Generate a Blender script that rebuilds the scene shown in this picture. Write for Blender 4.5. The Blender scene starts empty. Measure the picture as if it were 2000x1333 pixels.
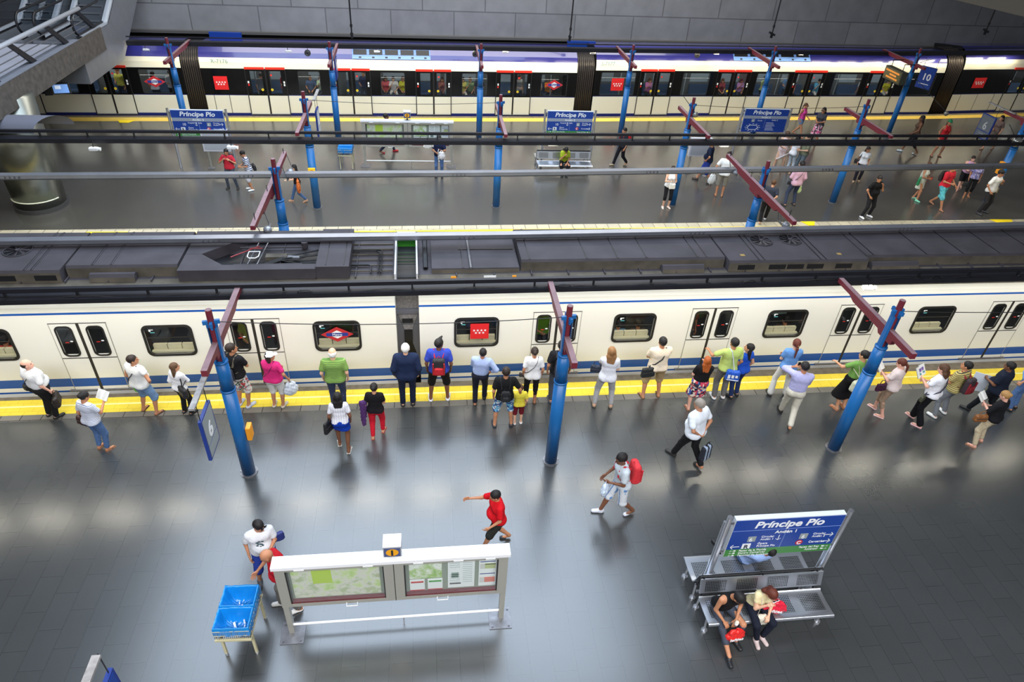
import bpy, math, random
import numpy as np
from mathutils import Vector, Matrix

# ------------------------------------------------------------------ camera
CAM_H = 11.3
FPX = 1317.509
CAM_ROT = ((0.9923993, 0.0214496, -0.1211755),
           (-0.1102633, 0.5922111, -0.7982030),
           (0.0546404, 0.8054973, 0.5900750))
RM = np.array(CAM_ROT)
sc = bpy.context.scene
COL = sc.collection
cd = bpy.data.cameras.new('camera')
cd.sensor_width = 36.0
cd.lens = FPX * 36.0 / 2000.0
cd.clip_start = 0.1
cd.clip_end = 300
cam = bpy.data.objects.new('camera', cd)
COL.objects.link(cam)
cam.matrix_world = Matrix([list(RM[0]) + [0], list(RM[1]) + [0], list(RM[2]) + [CAM_H], [0, 0, 0, 1]])
sc.camera = cam

# ------------------------------------------------------------------ world, light, exposure
w = bpy.data.worlds.new('world')
sc.world = w
w.use_nodes = True
w.node_tree.nodes['Background'].inputs[0].default_value = (0.86, 0.91, 1.0, 1)
w.node_tree.nodes['Background'].inputs[1].default_value = 0.21


def area(name, loc, sx, sy, power, col, rot=(0, 0, 0)):
    l = bpy.data.lights.new(name, 'AREA')
    l.shape = 'RECTANGLE'
    l.size = sx
    l.size_y = sy
    l.energy = power
    l.color = col
    o = bpy.data.objects.new(name, l)
    o.location = loc
    o.rotation_euler = rot
    COL.objects.link(o)
    return o


# daylight entering through the main roof opening, followed by two added fill lights
SKYL = [(-1.5, 20.0, 21.0, 15.0, 1.0)]
area('skylight_daylight', (-1.5, 19.5, 15.9), 20.0, 15.0, 4700, (0.68, 0.82, 1.0))
area('fill_light_island', (3.0, 33.5, 15.9), 30.0, 5.0, 2900, (1.0, 0.97, 0.92))  # added fill, set far back to brighten the back wall
area('fill_light_front', (1.0, -3.5, 15.9), 30.0, 4.5, 6800, (0.97, 0.98, 1.0))  # added fill behind the camera for the map case front and people's backs
sc.view_settings.view_transform = 'Standard'
sc.view_settings.look = 'None'
sc.view_settings.gamma = 1
sc.view_settings.exposure = 0.17
sc.view_settings.use_curve_mapping = False
try:
    cy = sc.cycles
    cy.max_bounces = 6
    cy.diffuse_bounces = 2
    cy.glossy_bounces = 3
    cy.transmission_bounces = 4
    cy.transparent_max_bounces = 8
    cy.caustics_reflective = False
    cy.caustics_refractive = False
    cy.sample_clamp_indirect = 4.0
    cy.use_denoising = True
except Exception:
    pass


# ------------------------------------------------------------------ calibration helpers (picture point -> place)
def ray(px, py):
    return RM @ np.array([px - 1000.0, 666.5 - py, -FPX])


def G(px, py, z=0.0):
    d = ray(px, py)
    t = (z - CAM_H) / d[2]
    return (d[0] * t, d[1] * t, z)


def onY(px, py, y0, s=0.0):
    d = ray(px, py)
    t = y0 / (d[1] - s * d[0])
    return (d[0] * t, d[1] * t, CAM_H + d[2] * t)


# ------------------------------------------------------------------ materials
def lin(c):
    return tuple((v / 255 / 12.92 if v / 255 <= 0.04045 else ((v / 255 + 0.055) / 1.055) ** 2.4) for v in c)


MATS = {}


def mat(name, rgb, rough=0.5, metal=0.0, spec=0.5, emit=0.0, bump=0.0, bscale=20.0, var=0.0, vscale=3.0, coat=0.0, ecol=None):
    key = (name, tuple(rgb), rough, metal, spec, emit, bump, var)
    if key in MATS:
        return MATS[key]
    m = bpy.data.materials.new(name)
    m.use_nodes = True
    nt = m.node_tree
    b = nt.nodes['Principled BSDF']
    c = lin(rgb)
    b.inputs['Base Color'].default_value = (*c, 1)
    b.inputs['Roughness'].default_value = rough
    b.inputs['Metallic'].default_value = metal
    b.inputs['Specular IOR Level'].default_value = spec
    if coat:
        b.inputs['Coat Weight'].default_value = coat
    if emit:
        b.inputs['Emission Color'].default_value = (*(lin(ecol) if ecol else c), 1)
        b.inputs['Emission Strength'].default_value = emit
    if var or bump:
        tc = nt.nodes.new('ShaderNodeTexCoord')
        n = nt.nodes.new('ShaderNodeTexNoise')
        n.inputs['Scale'].default_value = vscale if var else bscale
        n.inputs['Detail'].default_value = 6
        nt.links.new(tc.outputs['Object'], n.inputs['Vector'])
        if var:
            r = nt.nodes.new('ShaderNodeMapRange')
            r.inputs['From Min'].default_value = 0.3
            r.inputs['From Max'].default_value = 0.7
            r.inputs['To Min'].default_value = 1 - var
            r.inputs['To Max'].default_value = 1 + var
            nt.links.new(n.outputs['Fac'], r.inputs['Value'])
            mx = nt.nodes.new('ShaderNodeVectorMath')
            mx.operation = 'SCALE'
            mx.inputs[0].default_value = c
            nt.links.new(r.outputs['Result'], mx.inputs['Scale'])
            nt.links.new(mx.outputs['Vector'], b.inputs['Base Color'])
        if bump:
            n2 = nt.nodes.new('ShaderNodeTexNoise')
            n2.inputs['Scale'].default_value = bscale
            n2.inputs['Detail'].default_value = 4
            nt.links.new(tc.outputs['Object'], n2.inputs['Vector'])
            bp = nt.nodes.new('ShaderNodeBump')
            bp.inputs['Strength'].default_value = bump
            bp.inputs['Distance'].default_value = 0.02
            nt.links.new(n2.outputs['Fac'], bp.inputs['Height'])
            nt.links.new(bp.outputs['Normal'], b.inputs['Normal'])
    MATS[key] = m
    return m


def glass(name, tint, alpha, rough=0.03):
    """see-through pane: mostly transparent, tinted, with a mirror coat"""
    key = ('glass', name)
    if key in MATS:
        return MATS[key]
    m = bpy.data.materials.new(name)
    m.use_nodes = True
    nt = m.node_tree
    nt.nodes.remove(nt.nodes['Principled BSDF'])
    out = nt.nodes['Material Output']
    tr = nt.nodes.new('ShaderNodeBsdfTransparent')
    tr.inputs[0].default_value = (*[v * alpha for v in tint], 1)
    gl = nt.nodes.new('ShaderNodeBsdfGlossy')
    gl.inputs['Roughness'].default_value = rough
    gl.inputs[0].default_value = (0.9, 0.95, 1, 1)
    fr = nt.nodes.new('ShaderNodeFresnel')
    fr.inputs[0].default_value = 1.5
    mx = nt.nodes.new('ShaderNodeMixShader')
    geo = nt.nodes.new('ShaderNodeNewGeometry')
    io = nt.nodes.new('ShaderNodeMapRange')
    io.inputs['To Min'].default_value = 1.5
    io.inputs['To Max'].default_value = 1 / 1.5
    nt.links.new(geo.outputs['Backfacing'], io.inputs['Value'])
    nt.links.new(io.outputs['Result'], fr.inputs[0])
    nt.links.new(fr.outputs[0], mx.inputs[0])
    nt.links.new(tr.outputs[0], mx.inputs[1])
    nt.links.new(gl.outputs[0], mx.inputs[2])
    nt.links.new(mx.outputs[0], out.inputs[0])
    MATS[key] = m
    return m


def stripes(name, c1, c2, freq, duty=0.5, axis=2, rough=0.8):
    key = ('stripes', name, c1, c2, freq)
    if key in MATS:
        return MATS[key]
    m = mat(name + '_' + str(len(MATS)), c1, rough)
    nt = m.node_tree
    b = nt.nodes['Principled BSDF']
    tc = nt.nodes.new('ShaderNodeTexCoord')
    sp = nt.nodes.new('ShaderNodeSeparateXYZ')
    nt.links.new(tc.outputs['Object'], sp.inputs[0])
    ml = nt.nodes.new('ShaderNodeMath'); ml.operation = 'MULTIPLY'; ml.inputs[1].default_value = freq
    nt.links.new(sp.outputs[axis], ml.inputs[0])
    fc = nt.nodes.new('ShaderNodeMath'); fc.operation = 'FRACT'
    nt.links.new(ml.outputs[0], fc.inputs[0])
    gt = nt.nodes.new('ShaderNodeMath'); gt.operation = 'GREATER_THAN'; gt.inputs[1].default_value = duty
    nt.links.new(fc.outputs[0], gt.inputs[0])
    mx = nt.nodes.new('ShaderNodeMix'); mx.data_type = 'RGBA'
    mx.inputs[6].default_value = (*lin(c1), 1)
    mx.inputs[7].default_value = (*lin(c2), 1)
    nt.links.new(gt.outputs[0], mx.inputs[0])
    nt.links.new(mx.outputs[2], b.inputs['Base Color'])
    MATS[key] = m
    return m


def printed(name, cols, scale, rough=0.8):
    """patchy print: voronoi cells through a colour ramp"""
    key = ('print', name, tuple(cols), scale)
    if key in MATS:
        return MATS[key]
    m = mat(name + '_' + str(len(MATS)), cols[0], rough)
    nt = m.node_tree
    b = nt.nodes['Principled BSDF']
    tc = nt.nodes.new('ShaderNodeTexCoord')
    v = nt.nodes.new('ShaderNodeTexVoronoi')
    v.inputs['Scale'].default_value = scale
    nt.links.new(tc.outputs['Object'], v.inputs['Vector'])
    sx = nt.nodes.new('ShaderNodeSeparateColor')
    nt.links.new(v.outputs['Color'], sx.inputs[0])
    r = nt.nodes.new('ShaderNodeValToRGB')
    r.color_ramp.interpolation = 'CONSTANT'
    while len(r.color_ramp.elements) < len(cols):
        r.color_ramp.elements.new(0.5)
    for i, c in enumerate(cols):
        r.color_ramp.elements[i].position = i / len(cols)
        r.color_ramp.elements[i].color = (*lin(c), 1)
    nt.links.new(sx.outputs[0], r.inputs[0])
    nt.links.new(r.outputs[0], b.inputs['Base Color'])
    MATS[key] = m
    return m


def bricked(name, c1, c2, mortar, bw, bh, ms, rough, spec, swap=False, off=0.5, var=0.0, coat=0.0, axes='xy', ior=1.5, wear=0.0):
    m = mat(name, c1, rough, 0, spec)
    nt = m.node_tree
    b = nt.nodes['Principled BSDF']
    b.inputs['IOR'].default_value = ior
    tc = nt.nodes.new('ShaderNodeTexCoord')
    sp = nt.nodes.new('ShaderNodeSeparateXYZ')
    cb = nt.nodes.new('ShaderNodeCombineXYZ')
    nt.links.new(tc.outputs['Object'], sp.inputs[0])
    ax = {'x': 0, 'y': 1, 'z': 2}
    nt.links.new(sp.outputs[ax[axes[0]]], cb.inputs[0])
    nt.links.new(sp.outputs[ax[axes[1]]], cb.inputs[1])
    br = nt.nodes.new('ShaderNodeTexBrick')
    br.offset = off
    br.inputs['Color1'].default_value = (*lin(c1), 1)
    br.inputs['Color2'].default_value = (*lin(c2), 1)
    br.inputs['Mortar'].default_value = (*lin(mortar), 1)
    br.inputs['Scale'].default_value = 1
    br.inputs['Mortar Size'].default_value = ms
    br.inputs['Mortar Smooth'].default_value = 0.1
    br.inputs['Brick Width'].default_value = bw
    br.inputs['Row Height'].default_value = bh
    nt.links.new(cb.outputs[0], br.inputs['Vector'])
    src = br.outputs['Color']
    n = nt.nodes.new('ShaderNodeTexNoise')
    n.inputs['Scale'].default_value = 1.3
    n.inputs['Detail'].default_value = 3
    n.inputs['Roughness'].default_value = 0.5
    nt.links.new(tc.outputs['Object'], n.inputs['Vector'])
    if var:
        r = nt.nodes.new('ShaderNodeMapRange')
        r.inputs['From Min'].default_value = 0.3
        r.inputs['From Max'].default_value = 0.7
        r.inputs['To Min'].default_value = 1 - var
        r.inputs['To Max'].default_value = 1 + var
        nt.links.new(n.outputs['Fac'], r.inputs['Value'])
        mx = nt.nodes.new('ShaderNodeVectorMath')
        mx.operation = 'SCALE'
        nt.links.new(src, mx.inputs[0])
        nt.links.new(r.outputs['Result'], mx.inputs['Scale'])
        src = mx.outputs['Vector']
    nt.links.new(src, b.inputs['Base Color'])
    if wear:
        r2 = nt.nodes.new('ShaderNodeMapRange')
        r2.inputs['From Min'].default_value = 0.3
        r2.inputs['From Max'].default_value = 0.7
        r2.inputs['To Min'].default_value = rough - wear
        r2.inputs['To Max'].default_value = rough + wear
        n3 = nt.nodes.new('ShaderNodeTexNoise')
        n3.inputs['Scale'].default_value = 3.0
        n3.inputs['Detail'].default_value = 2
        nt.links.new(tc.outputs['Object'], n3.inputs['Vector'])
        nt.links.new(n3.outputs['Fac'], r2.inputs['Value'])
        nt.links.new(r2.outputs['Result'], b.inputs['Roughness'])
    return m


# ------------------------------------------------------------------ mesh helpers
class MB:
    def __init__(self):
        self.v = []
        self.f = []
        self.m = []
        self.mats = []

    def mi(self, m):
        if m is None:
            return 0
        if m not in self.mats:
            self.mats.append(m)
        return self.mats.index(m)

    def add(self, vs, fs, m=None):
        o = len(self.v)
        self.v += [tuple(map(float, p)) for p in vs]
        k = self.mi(m)
        for f in fs:
            self.f.append([o + i for i in f])
            self.m.append(k)
        return self

    def box(self, c, s, m=None, rot=None):
        hx, hy, hz = s[0] / 2, s[1] / 2, s[2] / 2
        vs = [Vector((x, y, z)) for z in (-hz, hz) for y in (-hy, hy) for x in (-hx, hx)]
        if rot is not None:
            R = rot if isinstance(rot, Matrix) else Matrix.Rotation(rot, 3, 'Z')
            vs = [R @ p for p in vs]
        vs = [(p.x + c[0], p.y + c[1], p.z + c[2]) for p in vs]
        return self.add(vs, [(0, 2, 3, 1), (4, 5, 7, 6), (0, 1, 5, 4), (2, 6, 7, 3), (0, 4, 6, 2), (1, 3, 7, 5)], m)

    def bb(self, x0, x1, y0, y1, z0, z1, m=None):
        return self.box(((x0 + x1) / 2, (y0 + y1) / 2, (z0 + z1) / 2), (x1 - x0, y1 - y0, z1 - z0), m)

    def quad(self, a, b, c, d, m=None):
        return self.add([a, b, c, d], [(0, 1, 2, 3)], m)

    def cyl(self, p0, p1, r0, r1=None, n=12, m=None, caps=True):
        if r1 is None:
            r1 = r0
        a, b = Vector(p0), Vector(p1)
        d = (b - a)
        if d.length < 1e-6:
            return self
        d.normalize()
        u = d.orthogonal().normalized()
        w_ = d.cross(u)
        vs = []
        for q, r in ((a, r0), (b, r1)):
            for i in range(n):
                t = 2 * math.pi * i / n
                vs.append(q + u * math.cos(t) * r + w_ * math.sin(t) * r)
        fs = [(i, (i + 1) % n, n + (i + 1) % n, n + i) for i in range(n)]
        if caps:
            fs += [tuple(reversed(range(n))), tuple(range(n, 2 * n))]
        return self.add(vs, fs, m)

    def tube(self, pts, r, n=8, m=None, flat=1.0, closed=False):
        """tube along a polyline; flat < 1 squashes it into a strap"""
        pts = [Vector(p) for p in pts]
        N = len(pts)
        rings = []
        u = None
        for i, p in enumerate(pts):
            if closed:
                d = pts[(i + 1) % N] - pts[i - 1]
            else:
                d = pts[min(i + 1, N - 1)] - pts[max(i - 1, 0)]
            if d.length < 1e-7:
                d = Vector((0, 0, 1))
            d.normalize()
            if u is None:
                u = d.orthogonal().normalized()
            u = (u - d * u.dot(d))
            if u.length < 1e-6:
                u = d.orthogonal()
            u.normalize()
            w_ = d.cross(u)
            rings.append([p + u * math.cos(2 * math.pi * k / n) * r + w_ * math.sin(2 * math.pi * k / n) * r * flat for k in range(n)])
        vs = [q for rg in rings for q in rg]
        fs = []
        for i in range(N if closed else N - 1):
            j = (i + 1) % N
            for k in range(n):
                fs.append((i * n + k, i * n + (k + 1) % n, j * n + (k + 1) % n, j * n + k))
        if not closed:
            fs += [tuple(reversed(range(n))), tuple(range((N - 1) * n, N * n))]
        return self.add(vs, fs, m)

    def prism(self, poly, z0, z1, m=None, axis='z'):
        """extrude a 2D outline; axis says which coordinate the extrusion runs along"""
        n = len(poly)

        def P(a, b, c):
            return {'z': (a, b, c), 'y': (a, c, b), 'x': (c, a, b)}[axis]
        vs = [P(a, b, z0) for a, b in poly] + [P(a, b, z1) for a, b in poly]
        fs = [(i, (i + 1) % n, n + (i + 1) % n, n + i) for i in range(n)]
        fs += [tuple(reversed(range(n))), tuple(range(n, 2 * n))]
        return self.add(vs, fs, m)

    def disc(self, c, r, m=None, n=20, axis='y', ry=None):
        ry = ry or r
        vs = []
        for i in range(n):
            t = 2 * math.pi * i / n
            a, b = r * math.cos(t), ry * math.sin(t)
            vs.append({'y': (c[0] + a, c[1], c[2] + b), 'z': (c[0] + a, c[1] + b, c[2]), 'x': (c[0], c[1] + a, c[2] + b)}[axis])
        return self.add(vs, [tuple(range(n))], m)

    def sphere(self, c, r, m=None, nu=12, nv=8, sc_=(1, 1, 1)):
        vs = []
        for j in range(nv + 1):
            ph = math.pi * j / nv
            for i in range(nu):
                t = 2 * math.pi * i / nu
                vs.append((c[0] + r * sc_[0] * math.sin(ph) * math.cos(t), c[1] + r * sc_[1] * math.sin(ph) * math.sin(t), c[2] + r * sc_[2] * math.cos(ph)))
        fs = []
        for j in range(nv):
            for i in range(nu):
                fs.append((j * nu + i, (j + 1) * nu + i, (j + 1) * nu + (i + 1) % nu, j * nu + (i + 1) % nu))
        return self.add(vs, fs, m)

    def strip(self, rows, m=None):
        """grid of points rows[i][j] -> quads"""
        n = len(rows[0])
        vs = [p for r in rows for p in r]
        fs = []
        for i in range(len(rows) - 1):
            for j in range(n - 1):
                fs.append((i * n + j, i * n + j + 1, (i + 1) * n + j + 1, (i + 1) * n + j))
        return self.add(vs, fs, m)

    def build(self, name, m=None, parent=None, smooth=False, bevel=0.0, tag=None):
        me = bpy.data.meshes.new(name)
        me.from_pydata(self.v, [], self.f)
        if self.mats:
            for q in self.mats:
                me.materials.append(q)
            if len(self.mats) > 1:
                me.polygons.foreach_set('material_index', self.m)
        elif m is not None:
            me.materials.append(m)
        if smooth:
            me.polygons.foreach_set('use_smooth', [True] * len(me.polygons))
        me.update()
        o = bpy.data.objects.new(name, me)
        COL.objects.link(o)
        if parent is not None:
            o.parent = parent
        if bevel:
            bm_ = o.modifiers.new('bevel', 'BEVEL')
            bm_.width = bevel
            bm_.segments = 2
            bm_.limit_method = 'ANGLE'
        return o


def tag(o, label=None, cat=None, group=None, kind=None):
    if label:
        o['label'] = label
    if cat:
        o['category'] = cat
    if group:
        o['group'] = group
    if kind:
        o['kind'] = kind
    return o


def thing(name, label, cat, loc=(0, 0, 0), rz=0.0, group=None):
    o = bpy.data.objects.new(name, None)
    o.empty_display_size = 0.2
    COL.objects.link(o)
    o.location = loc
    o.rotation_euler = (0, 0, rz)
    return tag(o, label, cat, group)


def copy_tree(o, parent=None):
    c = o.copy()
    COL.objects.link(c)
    c.parent = parent
    for ch in list(o.children):
        copy_tree(ch, c)
    return c


def text(s, size, loc, m, parent, rot=(math.pi / 2, 0, 0), name='lettering', align='LEFT', shear=0.0, bold=0.0, ext=0.002, sx=1.0):
    cu = bpy.data.curves.new(name, 'FONT')
    cu.body = s
    cu.size = size
    cu.align_x = align
    cu.extrude = ext
    cu.shear = shear
    cu.offset = bold
    cu.space_line = 1.0
    cu.resolution_u = 3
    cu.materials.append(m)
    tmp = bpy.data.objects.new(name, cu)
    me = bpy.data.meshes.new_from_object(tmp)
    bpy.data.objects.remove(tmp)
    if not me.materials:
        me.materials.append(m)
    o = bpy.data.objects.new(name, me)
    COL.objects.link(o)
    o.location = loc
    o.rotation_euler = rot
    o.scale = (sx, 1, 1)
    o.parent = parent
    return o


def structure(o):
    o['kind'] = 'structure'
    return o


R_ = math.radians

# ------------------------------------------------------------------ palette
M_FLOOR = bricked('floor_tiles', (60, 62, 63), (58, 60, 61), (44, 45, 46), 0.72, 0.40, 0.004, 0.25, 0.5, var=0.04, axes='yx', ior=1.92)
M_FLOOR2 = bricked('island_floor_tiles', (76, 74, 69), (73, 71, 67), (60, 58, 55), 0.72, 0.40, 0.004, 0.24, 0.5, var=0.03, axes='yx', ior=2.3)
M_EDGE = bricked('edge_tiles', (128, 122, 112), (112, 108, 100), (60, 56, 52), 0.45, 0.6, 0.012, 0.5, 0.4, var=0.15, axes='xy')
M_EDGE2 = bricked('pale_edge_tiles', (196, 186, 160), (184, 176, 154), (110, 104, 92), 0.45, 0.6, 0.012, 0.5, 0.4, var=0.1, axes='xy')
M_COPING = mat('coping_stone', (112, 102, 86), 0.7, var=0.25, vscale=6, bump=0.3, bscale=60)
M_YEL = bricked('tactile_yellow', (240, 212, 66), (236, 207, 60), (222, 192, 56), 0.30, 0.30, 0.008, 0.55, 0.4, var=0.08, axes='xy')
M_YELP = mat('pale_guide_line', (246, 240, 160), 0.5)
M_YFAR = mat('yellow_band_far', (226, 192, 84), 0.6, var=0.06)
M_BALLAST = mat('track_bed', (52, 48, 44), 0.95, var=0.3, vscale=14, bump=0.6, bscale=30)
M_RAIL = mat('rail_steel', (120, 112, 104), 0.35, 0.9)
M_DARKSTEEL = mat('dark_trunking', (38, 38, 44), 0.42, 0.35, 0.5, var=0.15, vscale=3)
M_BLACK = mat('black_steel', (22, 22, 25), 0.45)
M_ALU = mat('aluminium_rail', (168, 170, 178), 0.32, 0.75, var=0.08, vscale=2)
M_BLUE = mat('pole_blue', (22, 98, 162), 0.38, 0.0, 0.5, var=0.05, vscale=2)
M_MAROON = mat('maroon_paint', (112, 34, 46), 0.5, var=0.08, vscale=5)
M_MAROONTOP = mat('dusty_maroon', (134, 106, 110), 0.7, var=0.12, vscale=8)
M_GALV = mat('galvanised_steel', (128, 128, 132), 0.45, 0.7, var=0.15, vscale=12)
M_STEEL = mat('stainless_steel', (190, 192, 198), 0.28, 0.75)
M_CONC = mat('concrete', (122, 122, 122), 0.85, var=0.10, vscale=2.0, bump=0.15, bscale=25)
M_CONCD = mat('board_marked_concrete', (80, 74, 68), 0.9, var=0.3, vscale=5, bump=0.5, bscale=9)
M_LAMP = mat('fluorescent_tube', (255, 248, 228), 0.5, emit=22.0)
M_LAMP2 = mat('fluorescent_tube_far', (255, 242, 208), 0.5, emit=36.0)
M_ORANGE = mat('orange_box', (244, 160, 40), 0.5)
M_WHITE = mat('white_paint', (232, 232, 232), 0.4)

# ------------------------------------------------------------------ lines of the tracks
def lp(pts, x):
    for (a, b), (c, d) in zip(pts, pts[1:]):
        if x <= c:
            return b + (d - b) * (x - a) / (c - a)
    (a, b), (c, d) = pts[-2:]
    return b + (d - b) * (x - a) / (c - a)


def y_near(x):
    return 13.67 + 0.0125 * x


def y_isl(x):
    return 22.48 + 0.022 * x


FARP = [(-45, 32.56), (8.3, 35.31), (28.6, 36.83), (46, 39.1)]


def y_far(x):
    return lp(FARP, x)


def band(name, x0, x1, ya, yb, z0, z1, m, n=24):
    """slab between two y(x) lines"""
    mb = MB()
    xs = [x0 + (x1 - x0) * i / n for i in range(n + 1)]
    top = [[(x, ya(x), z1) for x in xs], [(x, yb(x), z1) for x in xs]]
    mb.strip(top, m)
    mb.strip([[(x, ya(x), z0) for x in xs], [(x, ya(x), z1) for x in xs]], m)
    mb.strip([[(x, yb(x), z1) for x in xs], [(x, yb(x), z0) for x in xs]], m)
    mb.strip([[(x, yb(x), z0) for x in xs], [(x, ya(x), z0) for x in xs]], m)
    return structure(mb.build(name))


K = lambda c, s=0.0: (lambda x: c + s * x)
EX0, EX1 = -42, 44
band('floor', EX0, EX1, K(-2), K(12.62, .005), -1.2, 0, M_FLOOR, 1)
band('trim_1', EX0, EX1, K(12.62, .005), K(12.83, .005), -1.2, 0.0, M_EDGE, 1)
band('trim_2', EX0, EX1, K(12.83, .005), K(13.37, .005), -1.2, 0.004, M_YEL, 1)
band('trim_3', EX0, EX1, K(13.10, .005), K(13.15, .005), -.1, 0.009, M_YELP, 1)
band('trim_4', EX0, EX1, K(13.37, .005), K(13.58, .0125), -1.2, -0.01, M_COPING, 1)
band('floor_track', EX0, EX1, K(13.2), K(45), -1.6, -1.15, M_BALLAST, 1)
band('floor_island', EX0, EX1, y_isl, lambda x: y_far(x) - .95, -1.2, 0, M_FLOOR2)
band('trim_5', EX0, EX1, lambda x: y_isl(x) - .36, y_isl, -1.2, 0.0, M_EDGE2)
band('trim_6', EX0, EX1, lambda x: y_isl(x) - .85, lambda x: y_isl(x) - .36, -1.2, 0.004, M_YEL)
band('trim_7', EX0, EX1, lambda x: y_far(x) - .95, lambda x: y_far(x) - .42, -1.2, 0.004, M_YFAR)
band('trim_8', EX0, EX1, lambda x: y_far(x) - .42, lambda x: y_far(x) - .10, -1.2, -0.01, M_COPING)
for yr in (14.4, 15.85, 19.5, 20.95):
    mb = MB()
    mb.box((1, yr + .02, -1.08), (84, .07, .15), M_RAIL, Matrix.Rotation(0.0125, 3, 'Z'))
    structure(mb.build('trim_rail'))

# far wall of the hall, panelled; dark service recess below it
M_PANEL = bricked('wall_panels', (134, 134, 135), (125, 125, 127), (98, 98, 100), 3.25, 1.42, 0.03, 0.62, 0.35, var=0.10, axes='xz', off=0.5)
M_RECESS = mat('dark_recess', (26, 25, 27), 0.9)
mb = MB()
xs = [-45 + i * 4.5 for i in range(21)]
wy = lambda x: 38.3 + 0.05 * x
ZB = 3.05
rows = [[(x, wy(x) + .9, 17) for x in xs], [(x, wy(x), ZB) for x in xs]]
mb.strip(rows, M_PANEL)
mb.strip([[(x, wy(x), ZB) for x in xs], [(x, wy(x) + .5, ZB - .02) for x in xs]], M_PANEL)
structure(mb.build('wall_back'))
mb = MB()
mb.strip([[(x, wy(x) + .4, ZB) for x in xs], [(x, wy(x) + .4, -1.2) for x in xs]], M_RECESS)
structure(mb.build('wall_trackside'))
M_LIP = mat('slab_lip', (88, 86, 84), 0.7)
mb = MB()
mb.strip([[(x, wy(x) - .10, ZB + .02) for x in xs], [(x, wy(x) - .10, ZB - .10) for x in xs]], M_LIP)
mb.strip([[(x, wy(x) + .0, ZB + .05) for x in xs], [(x, wy(x) - .10, ZB + .02) for x in xs]], M_LIP)
mb.strip([[(x, wy(x) - .10, ZB - .10) for x in xs], [(x, wy(x) + .3, ZB - .14) for x in xs]], M_LIP)
structure(mb.build('trim_9'))
mb = MB()
mb.strip([[(x, wy(x) - .16, ZB - .36) for x in xs], [(x, wy(x) - .16, ZB - .46) for x in xs]], M_DARKSTEEL)
mb.strip([[(x, wy(x) + .2, ZB - .34) for x in xs], [(x, wy(x) - .16, ZB - .36) for x in xs]], M_DARKSTEEL)
structure(mb.build('trim_10'))
# hall roof above the picture; floor mirrors the main opening, others cut for fill lights
mb = MB()
M_CEIL = mat('roof_concrete', (74, 72, 70), 0.9)
for x0, x1, y0, y1 in [(-45, 45, -9, -6), (-45, -14, -6, -1), (16, 45, -6, -1), (-45, 45, -1, 12), (-45, -11.5, 12, 27), (8.5, 45, 12, 27), (-45, 45, 27, 31), (-45, -12, 31, 36), (18, 45, 31, 36), (-45, 45, 36, 43)]:
    mb.bb(x0, x1, y0, y1, 16.0, 16.6, M_CEIL)
structure(mb.build('ceiling'))

# ------------------------------------------------------------------ blue posts with maroon arms
def post(loc, reach, label, group, h=4.25, arm_z=3.42, haunch=True, cat='post'):
    """reach = (y from, y to) of the arm seen from the post"""
    t = thing('station_post', label, cat, (loc[0], loc[1], 0), 0, group)
    mb = MB()
    mb.cyl((0, 0, 0.0), (0, 0, 2.35), .138, .138, 20, M_BLUE)
    mb.cyl((0, 0, 2.35), (0, 0, 2.39), .148, .148, 20, M_BLUE)
    mb.cyl((0, 0, 2.39), (0, 0, 3.05), .132, .122, 20, M_BLUE)
    mb.cyl((0, 0, 3.05), (0, 0, 3.08), .131, .131, 20, M_BLUE)
    mb.build('pole', None, t, True)
    mb = MB()
    for s in (-1, 1):
        mb.prism([(s * .06, -.09), (s * .085, -.05), (s * .085, .05), (s * .06, .09)], 3.05, 3.88, M_BLUE)
    mb.build('clamp_plate', None, t)
    mb = MB()
    for i in range(6):
        a = math.pi * i / 3
        mb.cyl((math.cos(a) * .17, math.sin(a) * .17, 0), (math.cos(a) * .17, math.sin(a) * .17, .03), .014, .014, 8, M_GALV)
    mb.cyl((0, 0, 0), (0, 0, .015), .19, .19, 20, M_GALV)
    mb.build('base_plate', None, t)
    mb = MB()
    mb.cyl((0, 0, 3.1), (0, 0, h), .062, .062, 8, M_MAROON)
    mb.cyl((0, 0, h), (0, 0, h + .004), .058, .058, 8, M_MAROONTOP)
    mb.build('stub', None, t)
    mb = MB()
    for a in (0, math.pi / 2):
        mb.box((0, 0, 3.98), (.30, .05, .08), M_BLUE, Matrix.Rotation(a + .2, 3, 'Z'))
        mb.box((0, 0, 3.90), (.20, .04, .08), M_BLUE, Matrix.Rotation(a + .2, 3, 'Z'))
    mb.build('collar', None, t)
    a, b = reach
    mb = MB()
    # outline of the arm in (y, z): thin at the tip, deep by the post
    z1 = arm_z + .13
    lo = arm_z
    if haunch:
        s = 1 if b > -a else -1
        tip, tail = (b, a) if s > 0 else (a, b)
        out = [(tail, z1), (tail, lo), (-.28 * s, lo), (-.24 * s, lo - .13), (.20 * s, lo - .13), (.26 * s, lo - .05), (tip - s * .75, lo - .05), (tip - s * .55, lo + .02), (tip, lo + .02), (tip, z1)]
    else:
        out = [(a, z1), (a, lo + .02), (a + .8, lo + .0), (a + .95, lo - .07), (b - .95, lo - .07), (b - .8, lo), (b, lo + .02), (b, z1)]
        out = [(a, z1), (a, lo + .02), (a + 1.0, lo), (a + 1.1, lo - .08), (-.3, lo - .08), (-.3, lo - .2), (.3, lo - .2), (.3, lo - .08), (b - 1.1, lo - .08), (b - 1.0, lo), (b, lo + .02), (b, z1)]
    ox = -.16 if not haunch else 0.0
    mb.prism(out, -.056 + ox, .056 + ox, M_MAROON, 'x')
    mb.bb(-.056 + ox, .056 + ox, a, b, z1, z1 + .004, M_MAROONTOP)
    mb.build('arm', None, t)
    return t


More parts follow.
